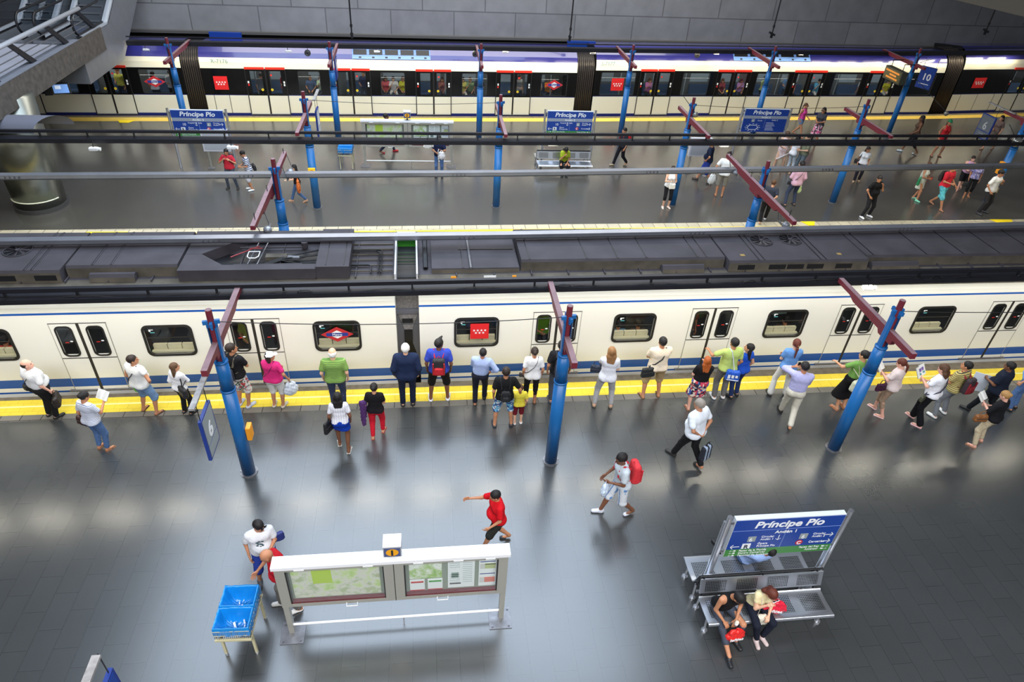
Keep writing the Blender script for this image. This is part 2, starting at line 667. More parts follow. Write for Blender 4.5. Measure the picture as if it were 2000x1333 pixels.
ROW1 = [((-10.45, 10.55), 'leftmost'), ((-3.97, 10.69), ''), ((2.70, 10.64), ''), ((9.65, 10.65), '')]
L1 = {1: 'blue steel post on the near platform beside the six sign, left of the three', 2: 'blue steel post in the middle of the near platform, nearly upright',
      3: 'strongly slanted blue steel post of the near platform, right of the sky blue tee'}
for i, (p, s) in enumerate(ROW1):
    if i == 0:
        continue
    post(p, (-.90, 2.05), L1[i], 'blue posts of the near platform')
ROW2 = [(-4.08, 24.0), (2.68, 24.15), (9.85, 24.35), (16.95, 24.65), (24.2, 24.75)]
L2 = ['blue post on the island platform with a yellow call box, left of the far bin', 'blue post on the island platform below the centre of the far train',
      'blue post on the island platform behind the woman in white top', 'slanted blue post on the island platform beside the woman in a white polo',
      'blue post at the right edge of the island platform with an orange box']
for p, l in zip(ROW2, L2):
    post(p, (-2.05, 1.30), l, 'blue posts along the near side of the island platform')
ROW3 = [(-10.42, 30.9), (-3.95, 31.1), (2.54, 31.6), (9.64, 32.3), (16.9, 33.0), (24.9, 33.6)]
L3 = ['blue post by the far yellow line left of the R-7176 car number, before the bellows', 'blue post before the far train between its first two door pairs right of the bellows',
      'blue post before the far train at the picture centre', 'blue post before the far train beside the red flag right of the second bellows',
      'blue post before the far train behind the rightmost station name sign', 'blue post before the far train carrying the ten sign and display']
for p, l in zip(ROW3, L3):
    post(p, (-.85, 2.9), l, 'blue posts along the far side of the island platform')
for p, l in zip([(-4.05, 17.95), (10.05, 18.2)], ['blue post with a long maroon cross arm between the tracks, left one', 'blue post with a long maroon cross arm between the tracks, right one']):
    t = post(p, (-2.55, 2.4), l, 'catenary posts between the two near tracks', haunch=False)
    for s in (-1, 1):
        mb = MB()
        for yy in (.5, 2.2):
            mb.cyl((-.16, s * yy, 3.5), (-.16, s * yy, 3.72), .012, .012, 6, M_BLACK)
        mb.build('bolt_pin', None, t)
        # drop bracket and insulator that hold the rail
        mb = MB()
        mb.cyl((-.10, s * 2.35, 3.44), (.02, s * 2.3, 3.02), .012, .012, 6, M_GALV)
        mb.cyl((-.10, s * 1.45, 3.44), (-.02, s * 1.5, 3.06), .012, .012, 6, M_GALV)
        mb.box((0, s * 1.9, 3.04), (.05, .95, .04), M_GALV)
        mb.build('hanger_bracket', None, t)
        mb = MB()
        mb.sphere((0.02, s * 1.88, 3.12), .11, mat('insulator', (150, 152, 158), .15, .3), 12, 8, (1, 1, .8))
        mb.build('insulator', None, t, True)

# ------------------------------------------------------------------ overhead beams and rails
def beam(name, label, cat, pts, sections, group=None, brackets=None):
    t = thing(name, label, cat, (0, 0, 0), 0, group)
    for nm, dy, z0, z1, wd, m in sections:
        mb = MB()
        rows = []
        for q in [(-wd / 2, z0), (-wd / 2, z1), (wd / 2, z1), (wd / 2, z0)] + ([(-wd / 2, z0)] if nm != 'trunk_body' else [(wd / 2 - .02, z0), (wd / 2 - .02, z1 - .02), (-wd / 2 + .02, z1 - .02), (-wd / 2 + .02, z0), (-wd / 2, z0)]):
            rows.append([(x, y + dy + q[0], q[1]) for x, y in pts])
        mb.strip(rows, m)
        mb.build(nm, None, t)
    if brackets:
        x = pts[0][0] + .7
        while x < pts[-1][0]:
            y = lp(pts, x)
            mb = MB()
            mb.bb(x - .018, x + .018, y - .03, y + .03, brackets[0], brackets[1], M_BLACK)
            mb.bb(x - .018, x + .05, y - .12, y + .02, brackets[0] - .005, brackets[0] + .03, M_BLACK)
            mb.build('bracket', None, t)
            x += 1.35
    return t


def luminaires(par, pts, z, dy, x0, x1, step, length, hwid=.10, lm=None):
    lm = lm or M_LAMP
    x = x0
    k = 0
    while x < x1:
        y = lp(pts, x) + dy
        mb = MB()
        ya, yb = lp(pts, x - length / 2) + dy, lp(pts, x + length / 2) + dy
        for zz in (z, z + .02):
            mb.quad((x - length / 2, ya - hwid, zz), (x + length / 2, yb - hwid, zz), (x + length / 2, yb + hwid, zz), (x - length / 2, ya + hwid, zz), lm)
        mb.build('light_diffuser', None, par)
        x += step
        k += 1


B1 = [(-24, 12.66 - .48), (0, 12.66), (24, 12.66 + .48)]
B2 = [(-30, 21.35), (-9, 22.0), (3, 22.3), (17, 22.75), (34, 23.4)]
B3 = [(-12.95, 33.42), (-10.5, 33.6), (3, 34.4), (9.6, 34.85), (17, 35.5), (25, 36.1), (36, 37.6)]
TR = {}
for nm, P_, lb in [('near', B1, 'long dark lighting trunking over the near train edge, lowest in the picture'),
                   ('mid', B2, 'long dark double trunking over the near edge of the island platform'),
                   ('far', B3, 'thin dark trunking over the far train roof edge')]:
    far = nm == 'far'
    sec = {'near': [('top_rail', .03, 3.53, 3.62, .09, M_DARKSTEEL), ('trunk_body', 0, 3.33, 3.44, .27, M_DARKSTEEL)],
           'mid': [('top_rail', .03, 3.45, 3.53, .09, M_DARKSTEEL), ('trunk_body', -.05, 3.19, 3.32, .32, M_DARKSTEEL)],
           'far': [('top_rail', .0, 3.66, 3.70, .05, M_DARKSTEEL), ('trunk_body', 0, 3.34, 3.52, .30, M_DARKSTEEL)]}[nm]
    TR[nm] = beam('lighting_trunking', lb, 'trunking', P_, sec, 'dark lighting trunkings', {'near': (3.42, 3.55), 'mid': (3.30, 3.47), 'far': None}[nm])
luminaires(TR['near'], B1, 3.38, 0, -11.4, 19, 1.62, 1.15)
luminaires(TR['mid'], B2, 3.25, -.05, -15, 26, 1.62, 1.15)
luminaires(TR['far'], B3, 3.42, 0, -12, 34, 1.62, 1.15, lm=M_LAMP2)


def rigid_rail(label, pts, z):
    t = thing('overhead_rail', label, 'rail', (0, 0, 0), 0, 'silver overhead conductor rails')
    mb = MB()
    sect = [(-.02, 0), (-.055, .05), (-.06, .13), (-.10, .15), (-.10, .17), (.10, .17), (.10, .15), (.06, .13), (.055, .05), (.02, 0), (-.02, 0)]
    mb.strip([[(x, y + a, z + b) for x, y in pts] for a, b in sect], M_ALU)
    mb.build('profile', None, t)
    mb = MB()
    x = pts[0][0] + 2
    while x < pts[-1][0]:
        y = lp(pts, x)
        for k in range(4):
            mb.bb(x + k * .12, x + k * .12 + .03, y - .075, y + .075, z + .06, z + .11, M_GALV)
        x += 6.2
    mb.build('joint_plate', None, t)
    return t


rigid_rail('silver overhead rail along the near train roof', [(-26, 14.88), (-9.6, 15.24), (2, 15.50), (16, 15.98), (24, 16.38)], 3.13)
rigid_rail('silver overhead rail above the empty track by the island platform', [(-26, 18.9), (-11.4, 19.22), (2.6, 19.75), (20.4, 20.8), (30, 21.4)], 3.06)

# thin span wires between the stubs
def wire(a, b, sag, label, group='thin wires between the post tops'):
    mb = MB()
    pts = []
    for i in range(13):
        t_ = i / 12
        pts.append((a[0] + (b[0] - a[0]) * t_, a[1] + (b[1] - a[1]) * t_, a[2] + (b[2] - a[2]) * t_ - sag * 4 * t_ * (1 - t_)))
    mb.tube(pts, .009, 5, M_BLACK)
    tag(mb.build('wire'), label, 'wire', group)


wire((-3.97, 10.75, 3.95), (2.70, 10.7, 3.95), .12, 'thin dark wire from the post by the six sign to the middle near post')
wire((9.65, 10.7, 3.95), (17.2, 10.8, 3.95), .12, 'thin dark wire running right from the slanted near post')
wire((-4.08, 24.0, 3.98), (2.68, 24.15, 3.98), .10, 'thin dark wire between the two left island posts')
wire((9.85, 24.35, 3.98), (16.95, 24.65, 3.98), .10, 'thin dark wire between the two right island posts')
mb = MB()
pts = []
for i in range(60):
    x = -9 + i * .45
    pts.append((x, lp(B1, x) - .06, 3.47 - .07 * math.sin(i * .7) ** 2))
mb.tube(pts, .012, 5, M_BLACK)
for k, cx in enumerate((-2.6, 3.0, 7.4, 12.2, 14.6)):
    y = lp(B1, cx)
    mb.tube([(cx + .16 * math.cos(q * .6 + k), y - .10 + .02 * math.sin(q), 3.44 + .07 * math.sin(q * .6 + k)) for q in range(18)], .008, 5, M_BLACK)
tag(mb.build('cable'), 'loose dark cable looped along the trunking over the near train', 'cable')

# hanging rods in front of the back wall
for (px, pyb), l in zip([(687, 66), (1113, 72), (1508, 66), (1926, 60)], ['dark hanging rod before the wall, left of the four', 'dark hanging rod before the wall above the second bellows', 'dark hanging rod before the wall above the right trains, with a wide foot', 'dim hanging rod in the dark upper right corner']):
    p = onY(px, pyb, 35.2, .05)
    mb = MB()
    mb.cyl((0, 0, 0), (0, 0, 16.0 - p[2]), .035, .035, 8, M_BLACK)
    mb.box((0, 0, 0), (.34 if px > 1400 else .14, .14, .1), M_BLACK, Matrix.Rotation(.4, 3, 'Y'))
    mb.box((0, 0, -.12), (.1, .1, .16), M_BLACK)
    mb.cyl((0, 0, .3), (0, 0, .42), .06, .06, 8, M_BLACK)
    o = mb.build('hanging_rod')
    o.location = p
    tag(o, l, 'rod', 'rods hanging before the back wall')
# small floodlights and speakers on the trunkings
def spot(px, py, y0, label, kind='lamp', s=1.0):
    p = onY(px, py, y0, .03)
    t = thing('floodlight' if kind == 'lamp' else 'loudspeaker', None, None, p)
    t.parent = TR['near'] if y0 < 15 else TR['mid'] if y0 < 26 else TR['far']
    mb = MB()
    if kind == 'lamp':
        mb.box((0, 0, 0), (.26 * s, .14 * s, .10 * s), M_WHITE)
        mb.build('housing', None, t, bevel=.02)
        mb = MB()
        mb.cyl((.14 * s, 0, 0), (.20 * s, 0, -.01), .05 * s, .06 * s, 10, M_WHITE)
        mb.build('snout', None, t)
    else:
        mb.cyl((0, -.02, 0), (0, -.10, 0), .14 * s, .14 * s, 18, M_BLACK)
        mb.build('cone', None, t)
        mb = MB()
        for r in (.11, .06):
            mb.tube([(r * s * math.cos(a / 8 * math.pi), -.105, r * s * math.sin(a / 8 * math.pi)) for a in range(16)], .008, 5, M_GALV, closed=True)
        mb.build('ring', None, t)
    mb = MB()
    mb.cyl((0, 0, .03), (0, .06, .24), .012, .012, 6, M_BLACK)
    mb.build('stem', None, t)


for a in [(183, 291, 21.9, 'pale lamp under the middle trunking near the round column'), (452, 288, 22.0, 'white lamp above the man in the red tee', ),
          (835, 284, 22.1, 'white lamp under the middle trunking before the far map case'), (1078, 282, 22.2, 'white lamp under the middle trunking over the far bench'),
          (1412, 284, 22.6, 'white lamp under the middle trunking above the man in white'), (1650, 279, 22.8, 'white lamp under the middle trunking by the slanted post'),
          (1695, 562, 12.7, 'pale lamp under the near trunking beside the right arm')]:
    spot(*a)
for a in [(284, 97, 33.4, 'small lamp under the far trunking above the metro diamond'), (562, 100, 33.6, 'small lamp under the far trunking above the second doors'),
          (735, 101, 34.0, 'small lamp under the far trunking above the grille'), (986, 102, 34.3, 'small lamp under the far trunking at the centre'), (1157, 104, 34.5, 'small lamp under the far trunking at the bellows'),
          (1398, 105, 35.0, 'small lamp under the far trunking right of centre'), (1563, 106, 35.4, 'small lamp above the second roof grille'),
          (1966, 98, 37.2, 'small glowing lamp at the upper right over the far train')]:
    spot(*a, s=.8)
for a in [(601, 103, 33.7, 'round loudspeaker before the blue roof, left one'), (928, 105, 34.2, 'round loudspeaker before the blue roof at the centre'), (1361, 107, 34.9, 'round loudspeaker before the blue roof right of the red flag')]:
    spot(*a, kind='spk')
for a in [(1358, 224, 24.3, 'ball lamp on a thin rod beside the island post'), (1848, 222, 30.0, 'ball lamp on a long rod before the last bellows'), (1985, 277, 23.0, 'shiny ball camera at the right edge')]:
    p = onY(a[0], a[1], a[2])
    mb = MB()
    mb.sphere((0, 0, 0), .11 if a[0] < 1900 else .2, mat('dome', (140, 138, 130), .15, .4), 14, 10)
    tgt = (24.9 - p[0], 33.5 - p[1], 3.0 - p[2]) if a[0] == 1848 else (-.55, .1, .62)
    mb.cyl((0, 0, .05), tgt, .012, .012, 6, M_BLACK)
    o = mb.build('ball_lamp', None, None, True)
    o.location = p
    tag(o, a[3], 'lamp', 'ball lamps on thin rods')


# ------------------------------------------------------------------ hanging platform number signs
M_SIGNBLUE = mat('sign_blue', (20, 62, 148), 0.4)
M_SIGNNAVY = mat('sign_frame_blue', (26, 52, 130), 0.4)
M_SIGNGREY = mat('sign_grey', (150, 158, 160), 0.45)
M_SIGNWHITE = mat('sign_white', (240, 242, 244), 0.5)
M_SIGNGREEN = mat('sign_green', (64, 132, 62), 0.45)


def number_sign(loc, label, num, h=.95, wd=.62, face=M_SIGNGREY, txt=M_SIGNWHITE, frame=M_SIGNNAVY, rz=0.0, strip=(-.46, .86)):
    """sign plate in the y-z plane, seen from +x and -x; loc = top centre"""
    t = thing('platform_number_sign', label, 'sign', loc, rz)
    mb = MB()
    mb.bb(-.03, .03, -wd / 2, wd / 2, -h, 0, frame)
    mb.build('frame', None, t)
    mb = MB()
    for s in (-1, 1):
        mb.bb(s * .032 - .003, s * .032 + .003, -wd / 2 + .04, wd / 2 - .04, -h * .66, -.04, face)
        mb.bb(s * .032 - .003, s * .032 + .003, -wd / 2 + .04, wd / 2 - .04, -h + .04, -h * .69, face)
    mb.build('face_plate', None, t)
    text(num, .46, (-.038, .12 if len(num) < 2 else .2, -h * .60), txt, t, (math.pi / 2, 0, -math.pi / 2), name='numeral', bold=.01)
    text(num, .46, (.038, -.12 if len(num) < 2 else -.2, -h * .60), txt, t, (math.pi / 2, 0, math.pi / 2), name='numeral', bold=.01)
    if num == '10':
        MB().bb(-.040, -.036, -.26, .26, -h * .80, -h * .77, txt).build('text_line', None, t)
    else:
        text('Circular', .09, (-.038, .18, -h * .82), txt, t, (math.pi / 2, 0, -math.pi / 2))
    mb = MB()
    if strip:
        mb.bb(-.05, .05, strip[0], strip[1], .42, .46, mat('weathered_strip', (150, 146, 144), .6, .2, var=.3, vscale=9))
    for s in (-1, 1):
        mb.cyl((0, s * wd * .4, 0), (0, s * wd * .4, .44), .008, .008, 6, M_BLACK)
    if num == '10' and wd > .75:
        mb.cyl((0, 0, .42), (-1.6, -.1, .42), .015, .015, 6, M_BLACK)
    mb.build('hanger', None, t)
    return t


number_sign((-4.06, 9.55, 2.82), 'hanging grey sign with a white 6 in a blue frame beside the left near post', '6')
number_sign((-3.92, 25.5, 3.2), 'grey hanging sign turned edge on beside the island post left of centre', '6', face=mat('pale_sign', (196, 202, 206), .5))
_p = onY(1817, 131, 34.6)
number_sign((_p[0], 34.6, _p[2]), 'dark blue hanging sign with a white 10 before the far train', '10', 1.1, .8, M_SIGNBLUE, rz=R_(30), strip=None)
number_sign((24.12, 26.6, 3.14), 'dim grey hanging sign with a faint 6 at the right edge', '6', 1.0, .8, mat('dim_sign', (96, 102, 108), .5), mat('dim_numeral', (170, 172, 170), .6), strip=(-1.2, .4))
number_sign((-3.92, 32.4, 3.3), 'blue hanging sign edge on before the far train window, beside its post', '10', .9, .7, M_SIGNBLUE, strip=None)
number_sign((-4.02, 4.52, 2.82), 'top corner of a blue hanging sign at the bottom left edge', '6', .95, .62, M_SIGNBLUE, strip=(-1.4, .22))

# LED display before the far train
t = thing('train_display', 'dark slanted display with glowing amber lines hung before the far train', 'display', (24.3, 34.0, 3.15), 0)
mb = MB()
mb.bb(-.14, .14, -.75, .75, -.62, 0, mat('display_case', (70, 72, 60), .5))
mb.build('case', None, t)
mb = MB()
mb.bb(-.15, -.142, -.68, .68, -.56, -.06, mat('display_screen', (86, 80, 50), .4, emit=.25))
mb.build('screen', None, t)
mb = MB()
for r_, (ya, yb) in enumerate([(-.55, .55), (-.35, .25), (-.5, .5)]):
    y_ = ya
    while y_ < yb:
        mb.bb(-.157, -.153, y_, y_ + .07, -.20 - r_ * .15, -.12 - r_ * .15, mat('amber_led', (240, 150, 60), .5, emit=.6))
        y_ += .10
mb.build('led_line', None, t)
mb = MB()
for s in (-.5, .5):
    mb.cyl((0, s, 0), (0, s, .33), .02, .02, 6, M_BLACK)
    mb.bb(-.02, .62, s - .02, s + .02, .31, .35, M_BLACK)
mb.build('hanger', None, t)


# orange and yellow call boxes on posts
for p, l, dx, m_, z in [((-3.97, 10.69), 'orange call box on the left near post', .19, M_ORANGE, 1.15), ((-4.08, 24.0), 'yellow call box on the island post near the far bin', -.0, mat('yellow_box', (246, 190, 30), .5), 1.5),
                        ((24.2, 24.75), 'orange call box on the rightmost island post', -.2, M_ORANGE, 1.55)]:
    mb = MB()
    if dx > 0:
        mb.box((dx, .06, 0), (.10, .22, .34), m_)
    elif dx < 0:
        mb.box((dx, -.02, 0), (.14, .18, .52), m_)
    else:
        mb.box((0, -.18, 0), (.25, .08, .22), m_)
        mb.box((0, -.225, 0), (.10, .01, .10), mat('amber_dot', (200, 120, 20), .5))
    o = mb.build('call_box', bevel=.015)
    o.location = (p[0], p[1], z)
    tag(o, l, 'call box', 'call boxes on the posts')

# yellow marker plates on the platform edges
for (px, py, wd, l) in [(245, 237, .75, 'bright yellow marker plate on the far platform line'), (207, 457, 1.35, 'bright yellow marker plate on the island edge near the round column'),
                        (1580, 436, .6, 'small yellow marker plate on the island edge by the cross arm'), (1958, 432, 1.0, 'yellow marker plate on the island edge at the right')]:
    p = G(px, py)
    mb = MB()
    mb.prism([(-wd / 2, .12), (-wd / 2 + .18, -.22), (wd / 2 - .18, -.22), (wd / 2, .12)], 0.004, .016, mat('marker_yellow', (255, 224, 20), .5))
    o = mb.build('marker_plate')
    o.location = (p[0], p[1], 0)
    tag(o, l, 'marker', 'yellow marker plates')

# ------------------------------------------------------------------ near train
M_CREAM = mat('train_cream', (240, 238, 229), 0.33, 0, 0.5, coat=.25)
M_TBLUE = mat('train_blue', (16, 82, 166), 0.35)
M_TDARK = mat('train_seam', (42, 38, 34), 0.6)
M_TROOF = mat('train_roof', (60, 56, 61), 0.75, var=0.22, vscale=1.6, bump=.1, bscale=12)
M_TROOF2 = mat('train_roof_side', (84, 78, 68), 0.8, var=0.3, vscale=2.5)
M_RUBBER = mat('window_rubber', (30, 29, 28), 0.5)
M_SILL = mat('seat_back_cream', (250, 240, 200), 0.5)
M_SEAT = mat('seat_green', (70, 110, 60), 0.6)
G_NEAR = glass('near_train_glass', (0.70, 0.72, 0.73), 1.0)
G_FAR = glass('far_train_glass', (0.75, 0.78, 0.80), 1.0)
M_INT = mat('car_interior', (92, 96, 100), 0.7)
M_INTB = mat('car_interior_pale', (150, 168, 184), 0.6)
M_INTD = mat('car_interior_dark', (44, 46, 50), 0.7)


def rrect(x0, x1, z0, z1, r, n=5):
    pts = []
    for cx, cz, a0 in ((x1 - r, z1 - r, 0), (x0 + r, z1 - r, 90), (x0 + r, z0 + r, 180), (x1 - r, z0 + r, 270)):
        for i in range(n + 1):
            a = R_(a0 + 90 * i / n)
            pts.append((cx + r * math.cos(a), cz + r * math.sin(a)))
    return pts


def ring(mb, x0, x1, z0, z1, r, wd, y0, y1, m):
    """rounded frame in the x-z plane"""
    o = rrect(x0, x1, z0, z1, r)
    i = rrect(x0 + wd, x1 - wd, z0 + wd, z1 - wd, max(r - wd * .6, .01))
    n = len(o)
    vs = [(a, y0, b) for a, b in o] + [(a, y0, b) for a, b in i] + [(a, y1, b) for a, b in o] + [(a, y1, b) for a, b in i]
    fs = []
    for k in range(n):
        q = (k + 1) % n
        fs += [(k, q, n + q, n + k), (2 * n + q, 2 * n + k, 3 * n + k, 3 * n + q), (k, 2 * n + k, 2 * n + q, q), (n + q, 3 * n + q, 3 * n + k, n + k)]
    mb.add(vs, fs, m)


def wall_with_holes(mb, x0, x1, zs, holes, prof, m_of, extra_x=()):
    """vertical skin in x-z cut by rectangular holes; prof(z) gives the y set-back; m_of(x,z) the material"""
    X = sorted(set([x0, x1] + [h[0] for h in holes] + [h[1] for h in holes] + list(extra_x)))
    Z = sorted(set(list(zs) + [h[2] for h in holes] + [h[3] for h in holes]))
    for a, b in zip(X, X[1:]):
        if b - a < 1e-5:
            continue
        for c, d in zip(Z, Z[1:]):
            if d - c < 1e-5:
                continue
            cx, cz = (a + b) / 2, (c + d) / 2
            if any(h[0] < cx < h[1] and h[2] < cz < h[3] for h in holes):
                continue
            mb.add([(a, prof(c), c), (b, prof(c), c), (b, prof(d), d), (a, prof(d), d)], [(0, 1, 2, 3)], m_of(cx, cz))


def nprof(z):
    pts = [(-1, .02), (.0, .0), (2.25, .0), (2.45, .03), (2.58, .09), (2.70, .22), (2.78, .42), (2.82, .8)]
    return lp(pts, z)


def near_car(x0, x1, wins, doors, label):
    t = thing('train_car', label, 'train', (0, 13.67, 0), math.atan(.0125), 'cars of the cream train with the blue stripe')
    W = 2.85
    holes = []
    for c in wins:
        holes.append((c - .50, c + .50, 1.10, 1.87))
    for c in doors:
        for s in (-1, 1):
            cc = c + s * .335
            holes.append((cc - .15, cc + .15, 1.17, 1.93))

    def mo(x, z):
        if .19 < z < .44:
            return M_TBLUE
        if 2.27 < z < 2.32:
            return M_TBLUE
        if .02 < z < .07:
            return M_TBLUE
        if z > 2.60:
            return M_TROOF2
        return M_CREAM
    mb = MB()
    zs = [-.30, .02, .07, .19, .44, 1.0, 2.05, 2.27, 2.32, 2.45, 2.52, 2.58, 2.64, 2.70, 2.74, 2.78, 2.80]
    wall_with_holes(mb, x0, x1, zs, holes, nprof, mo)
    # far side skin, ends, floor
    mb.add([(x0, W, -.3), (x1, W, -.3), (x1, W, 2.5), (x0, W, 2.5)], [(0, 1, 2, 3)], M_CREAM)
    for x in (x0, x1):
        mb.add([(x, 0, -.3), (x, W, -.3), (x, W, 2.5), (x, W - .4, 2.8), (x, .5, 2.8), (x, .09, 2.58), (x, 0, 2.25)], [tuple(range(7))], M_CREAM)
    body = mb.build('body', None, t)
    mb = MB()
    mb.add([(x0, .42, 2.78), (x1, .42, 2.78), (x1, .62, 2.80), (x0, .62, 2.80)], [(0, 1, 2, 3)], M_TROOF2)
    mb.add([(x0, .62, 2.80), (x1, .62, 2.80), (x1, W - .03, 2.83), (x0, W - .03, 2.83)], [(0, 1, 2, 3)], M_TROOF)
    mb.add([(x0, W - .03, 2.83), (x1, W - .03, 2.83), (x1, W, 2.5), (x0, W, 2.5)], [(0, 1, 2, 3)], M_TROOF)
    n = int((x1 - x0) / .9)
    for i in range(n + 1):
        x = x0 + (x1 - x0) * i / n
        mb.bb(x - .015, x + .015, .5, W - .45, 2.80, 2.845, M_TROOF)
    mb.build('roof', None, t)
    mb = MB()
    mb.bb(x0 + .1, x1 - .1, .12, W - .12, -.05, 0.0, M_INTD)
    mb.bb(x0 + .1, x1 - .1, W - .16, W - .12, 0, 2.3, M_INT)
    mb.bb(x0 + .1, x1 - .1, .25, W - .2, 2.28, 2.32, M_INT)
    mb.build('interior', None, t)
    mb = MB()
    mb.bb(x0 + .6, x1 - .6, 1.0, 1.14, 2.24, 2.27, mat('near_car_light', (255, 246, 225), .5, emit=8.0))
    mb.build('ceiling_light', None, t)
    for c in wins:
        mb = MB()
        ring(mb, c - .56, c + .56, 1.04, 1.93, .15, .055, -.022, .03, M_RUBBER)
        mb.bb(c - .5, c + .5, -.005, .012, 1.56, 1.58, M_RUBBER)
        f = mb.build('window', None, t)
        mb = MB()
        mb.quad((c - .51, .01, 1.09), (c + .51, .01, 1.09), (c + .51, .01, 1.88), (c - .51, .01, 1.88), G_NEAR)
        mb.build('pane', None, f)
        mb = MB()
        mb.bb(c - .50, c + .50, .06, .14, 1.08, 1.135, M_SILL)
        for k in (-.33, .0, .33):
            mb.bb(c + k - .155, c + k + .155, .17, .25, .95, 1.245, M_SILL)
        mb.bb(c - .50, c + .50, .25, .65, .42, .48, mat('bench_wood', (176, 140, 84), .5))
        mb.build('seat_row', None, t)
        mb = MB()
        mb.bb(c - .40, c - .30, -.006, -.002, 1.79, 1.81, M_SIGNWHITE)
        mb.bb(c - .40, c - .36, -.006, -.002, 1.75, 1.79, M_SIGNWHITE)
        mb.bb(c - .38, c - .28, -.006, -.002, 1.71, 1.735, mat('teal_sticker', (90, 170, 176), .5))
        mb.build('sticker', None, f)
    for c in doors:
        for s in (-1, 1):
            mb = MB()
            xa, xb = (c - .60, c - .018) if s < 0 else (c + .018, c + .60)
            cc = c + s * .335
            wall_with_holes(mb, xa, xb, [.10, .19, .44, 1.0, 2.03], [(cc - .15, cc + .15, 1.17, 1.93)], lambda z: -.012, lambda x, z: M_TBLUE if .19 < z < .44 else M_CREAM)
            mb.bb(xa, xb, -.018, -.012, 1.045, 1.065, M_TDARK)
            d = mb.build('door', None, t)
            mb = MB()
            ring(mb, cc - .19, cc + .19, 1.11, 1.97, .12, .035, -.03, .02, M_RUBBER)
            mb.build('window_frame', None, d)
            mb = MB()
            mb.quad((cc - .17, -.005, 1.13), (cc + .17, -.005, 1.13), (cc + .17, -.005, 1.95), (cc - .17, -.005, 1.95), G_NEAR)
            mb.build('pane', None, d)
            mb = MB()
            mb.bb(cc - .06 , cc + .02, -.012, -.008, 1.50, 1.52, mat('red_sticker', (206, 40, 36), .5))
            mb.disc((cc + .08, -.011, 1.54), .035, M_SIGNWHITE, 10, 'y', .02)
            mb.build('sticker', None, d)
        mb = MB()
        mb.bb(c - .032, c + .032, -.018, .0, .10, 2.03, M_TDARK)
        mb.bb(c - .62, c + .62, -.012, .0, 2.03, 2.045, M_TDARK)
        mb.bb(c - .615, c - .60, -.012, .0, .10, 2.04, mat('door_gap', (150, 148, 138), .5))
        mb.bb(c + .60, c + .615, -.012, .0, .10, 2.04, mat('door_gap', (150, 148, 138), .5))
        mb.build('door_frame', None, t)
        mb = MB()
        mb.bb(c - .72, c + .72, -.06, .0, .07, .10, M_GALV)
        mb.build('threshold', None, t)
    mb = MB()
    for c in [x0 + 2.5, x1 - 3]:
        for s in (-.95, .95):
            mb.cyl((c + s, .45, -.72), (c + s, .6, -.72), .42, .42, 20, M_BLACK)
            mb.cyl((c + s, W - .6, -.72), (c + s, W - .45, -.72), .42, .42, 20, M_BLACK)
        mb.bb(c - 1.4, c + 1.4, .4, .5, -.8, -.5, M_BLACK)
    mb.bb(x0 + 5, x1 - 6, .3, W - .3, -.85, -.32, M_BLACK)
    mb.build('undercarriage', None, t)
    return t


def near_roof_box(t, name, x0, x1, y0, y1, z1, seams=(), front=M_TROOF2, ch=.06, z0=2.80):
    mb = MB()
    # chamfered long edges
    pr = [(y0, z0), (y0 + .02, z1 - ch), (y0 + ch, z1), (y1 - ch, z1), (y1, z1 - ch), (y1, z0)]
    n = len(pr)
    vs = [(x0, a, b) for a, b in pr] + [(x1, a, b) for a, b in pr]
    for k in range(n - 1):
        mb.add([vs[k], vs[n + k], vs[n + k + 1], vs[k + 1]], [(0, 1, 2, 3)], front if k == 0 else M_TROOF)
    mb.add(vs[:n], [tuple(reversed(range(n)))], M_TROOF)
    mb.add(vs[n:], [tuple(range(n))], M_TROOF)
    for s in seams:
        mb.bb(s - .012, s + .012, y0 + ch, y1 - ch, z1, z1 + .006, M_BLACK)
        mb.bb(s + .012, s + .04, y0 + ch, y1 - ch, z1, z1 + .012, M_TROOF)
    return mb.build(name, None, t)


def fan(t, x, y, z, r=.33):
    mb = MB()
    mb.cyl((x, y, z - .01), (x, y, z + .006), r, r, 28, M_BLACK)
    mb.tube([(x + r * math.cos(a * math.pi / 14), y + r * math.sin(a * math.pi / 14), z + .012) for a in range(28)], .014, 6, M_TROOF, closed=True)
    o = mb.build('roof_fan', None, t)
    mb = MB()
    for k in range(9):
        a = k * 2 * math.pi / 9
        mb.add([(x + .05 * math.cos(a), y + .05 * math.sin(a), z + .012), (x + r * .9 * math.cos(a - .12), y + r * .9 * math.sin(a - .12), z + .012), (x + r * .9 * math.cos(a + .14), y + r * .9 * math.sin(a + .14), z + .022), (x + .05 * math.cos(a + .5), y + .05 * math.sin(a + .5), z + .022)], [(0, 1, 2, 3)], mat('fan_blade', (58, 52, 56), .6))
    mb.cyl((x, y, z + .01), (x, y, z + .035), .05, .05, 12, M_TROOF)
    mb.build('fan_blade', None, o)


CB = near_car(-.24, 20.2, [1.17, 5.225, 9.39, 13.70, 18.0], [3.19, 7.32, 11.42, 15.89], 'cream train car right of the gap, with the red flag in its first window')
CA = near_car(-21.0, -.80, [-2.22, -6.08, -10.0, -14.2], [-4.13, -7.955, -12.1], 'cream train car left of the gap, with the red diamond in its last window')
